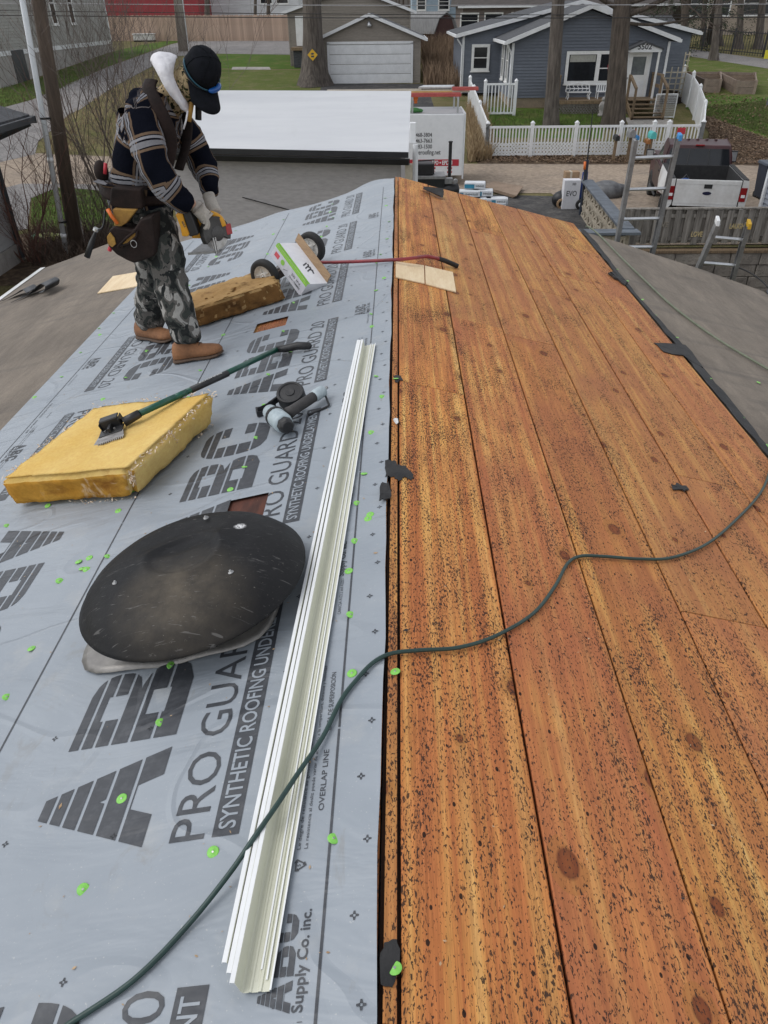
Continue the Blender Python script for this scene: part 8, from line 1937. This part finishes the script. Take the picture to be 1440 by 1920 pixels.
shrub('bare_shrub', 'low bare twigs at the foot of the left house wall', (at(75,500,18.0).x, 18.0, gz(18)), 16, 1.5, .9, 10, m_redstem, .010, 2)
# utility poles
m_polewood = M('dark_creosote_pole', (.12,.088,.066), (.065,.048,.038), .9, 2.2, (5,5,.5), bmp=.6); m_palepole = M('pale_weathered_pole', (.36,.32,.28), (.26,.23,.20), .9, 2, (5,5,.5), bmp=.4)
up0, up1 = at(146,480,18.9), at(72,0,18.9); dU = (up1-up0).normalized(); up0 = up0+dU*(gz(18.9)-up0.z)/dU.z; 
upole = thing('utility_pole', 'dark wooden utility pole with a white conduit at the left', 'utility pole', up0)
mb = MB(); mb.tube([up0, up1, up1+dU*4.5], [.175,.14,.12], 18); mb.build('shaft', m_polewood, upole, smooth=True)
cd0, cd1 = at(127,486,18.65), at(42,0,18.65); dC = (cd1-cd0).normalized(); cd0 = cd0+dC*(gz(18.7)-cd0.z)/dC.z
mb = MB(); mb.tube([cd0, cd1, cd1+dC*3], .062, 12); cnd = mb.build('conduit', M('white_pvc_conduit', (.74,.77,.80), (.68,.71,.74), .4, 3), upole, smooth=True)
for py in (300, 442): 
    t = (486-py)/486; c = cd0.lerp(cd1,0)+ (at(127+(42-127)*t,py,18.65)-cd0); mb = MB(); mb.tube([c-dC*.05, c+dC*.05], .070, 12); mb.build('coupling', m_whiteplastic, cnd, smooth=True)
for py in (222, 416):
    t = (486-py)/486; c = at(127+(42-127)*t,py,18.65); p = at(146+(72-146)*(480-py)/480,py,18.9); mb = MB(); mb.tube([c-dC*.02, c+dC*.02], .072, 12); mb.obox((c+p)/2, (p-c)*.5, dC*.02, Vector((0,.03,0))); mb.build('strap', m_black, upole)
p2 = onG(345,96); p2t = at(330,-40,p2.y); pl2 = thing('utility_pole', 'pale weathered utility pole beyond the bend of the side street', 'utility pole', p2); mb = MB(); dP = (p2t-p2).normalized(); mb.tube([p2, p2t, p2t+dP*5], [.44,.38,.35], 14); mb.build('shaft', m_palepole, pl2, smooth=True); mb = MB(); mb.tube([p2+Vector((.5,-.4,.0)), p2+dP*5+Vector((.4,-.4,0))], .05, 6); mb.build('ground_wire', m_alu, pl2)
gw0, gw1 = at(163,478,19.2), at(112,205,19.2); mb = MB(); mb.tube([gw0+(gw0-gw1)*.35, gw1, gw1+(gw1-gw0)*1.2], .012, 6); tag(mb.build('guy_wire', M('pale_rope', (.5,.48,.45), (.2,.19,.18), .7, 3, (1,1,6))), 'pale thin line running down beside the utility pole', 'wire')
for i, (py0, py1, Y, lab, r) in enumerate([(2,6,34,'pale overhead wire nearest the top edge of the photograph',.014),(24,31,33,'dark overhead wire crossing before the house roofs',.016),(14,27,36,'dark sagging overhead wire passing before the garage gable',.014)]):
    pts = [at(-400+x*70, py0+(py1-py0)*x/30+ (6*math.sin(math.pi*x/30)), Y) for x in range(33)]; mb = MB(); mb.tube(pts, r, 5); tag(mb.build('overhead_wire', M('pale_wire', (.32,.32,.33), None, .6) if i == 0 else m_rubber), lab, 'wire', 'overhead wires')
# ---- neighbour on the left: wall corner, eave and downspout
nl = thing('neighbour_house', 'corner of a grey sided house with a dark roof edge at the left edge', 'house', (at(20,400,18.3).x-1, 16, gz(16)))
cx = at(38,470,18.3).x; zt3 = at(5,258,18.3).z; m_paleside = side_mat('pale_grey_siding', (.40,.40,.40), (.34,.34,.345))
mb = MB(); mb.box(cx-7,cx,11.0,18.3,gz(15)-.3,zt3+.6); siding(mb, (cx+.002,11,0), (cx+.002,18.3,0), gz(15)+.45, [(0,zt3+.55),(1,zt3+.55)], (1,0,0), .13, .014); mb.build('wall', m_paleside, nl)
mb = MB(); mb.box(cx+.003,cx+.05,11.0,18.35,gz(15)-.3,gz(15)+.44); mb.build('foundation', m_concrete, nl)
dk = M('dark_grey_metal', (.045,.05,.058), (.035,.038,.045), .45, 6); e2 = at(56,220,18.6)
mb = MB(); mb.hexa([(e2.x,10,e2.z-.02),(e2.x,18.6,e2.z-.02),(e2.x-4.5,18.6,e2.z+1.3),(e2.x-4.5,10,e2.z+1.3)],[(e2.x,10,e2.z+.06),(e2.x,18.6,e2.z+.06),(e2.x-4.5,18.6,e2.z+1.38),(e2.x-4.5,10,e2.z+1.38)]); mb.build('roof', m_darkshingle, nl)
mb = MB(); mb.box(e2.x+.005,e2.x+.11,10,18.64,e2.z-.10,e2.z+.02); mb.box(e2.x-4.5,e2.x+.11,18.605,18.66,e2.z-.12,e2.z+.03); mb.build('gutter', dk, nl)
dspout(nl, [(e2.x+.03,18.45,e2.z-.1),(cx+.10,18.2,e2.z-.42),(cx+.07,18.2,e2.z-.6),(cx+.07,18.2,gz(18)+.1)], .062, dk)
mbg = thing('mulch_bag', 'yellow and green plastic mulch bag lying on the soil by the pole', 'bag', onG(92,455)); q = Vector(mbg.location); mb = MB(); mb.ball(q+Vector((0,0,.12)), (.42,.26,.13), 14, 8); mb.build('sack', M('yellow_green_plastic', (.46,.48,.14), (.30,.36,.10), .4, 3), mbg, smooth=True); mb = MB(); mb.ball(q+Vector((-.30,-.02,.115)), (.16,.235,.115), 12, 8); mb.build('green_end', M('dark_green_plastic', (.03,.16,.06), None, .4), mbg, smooth=True)
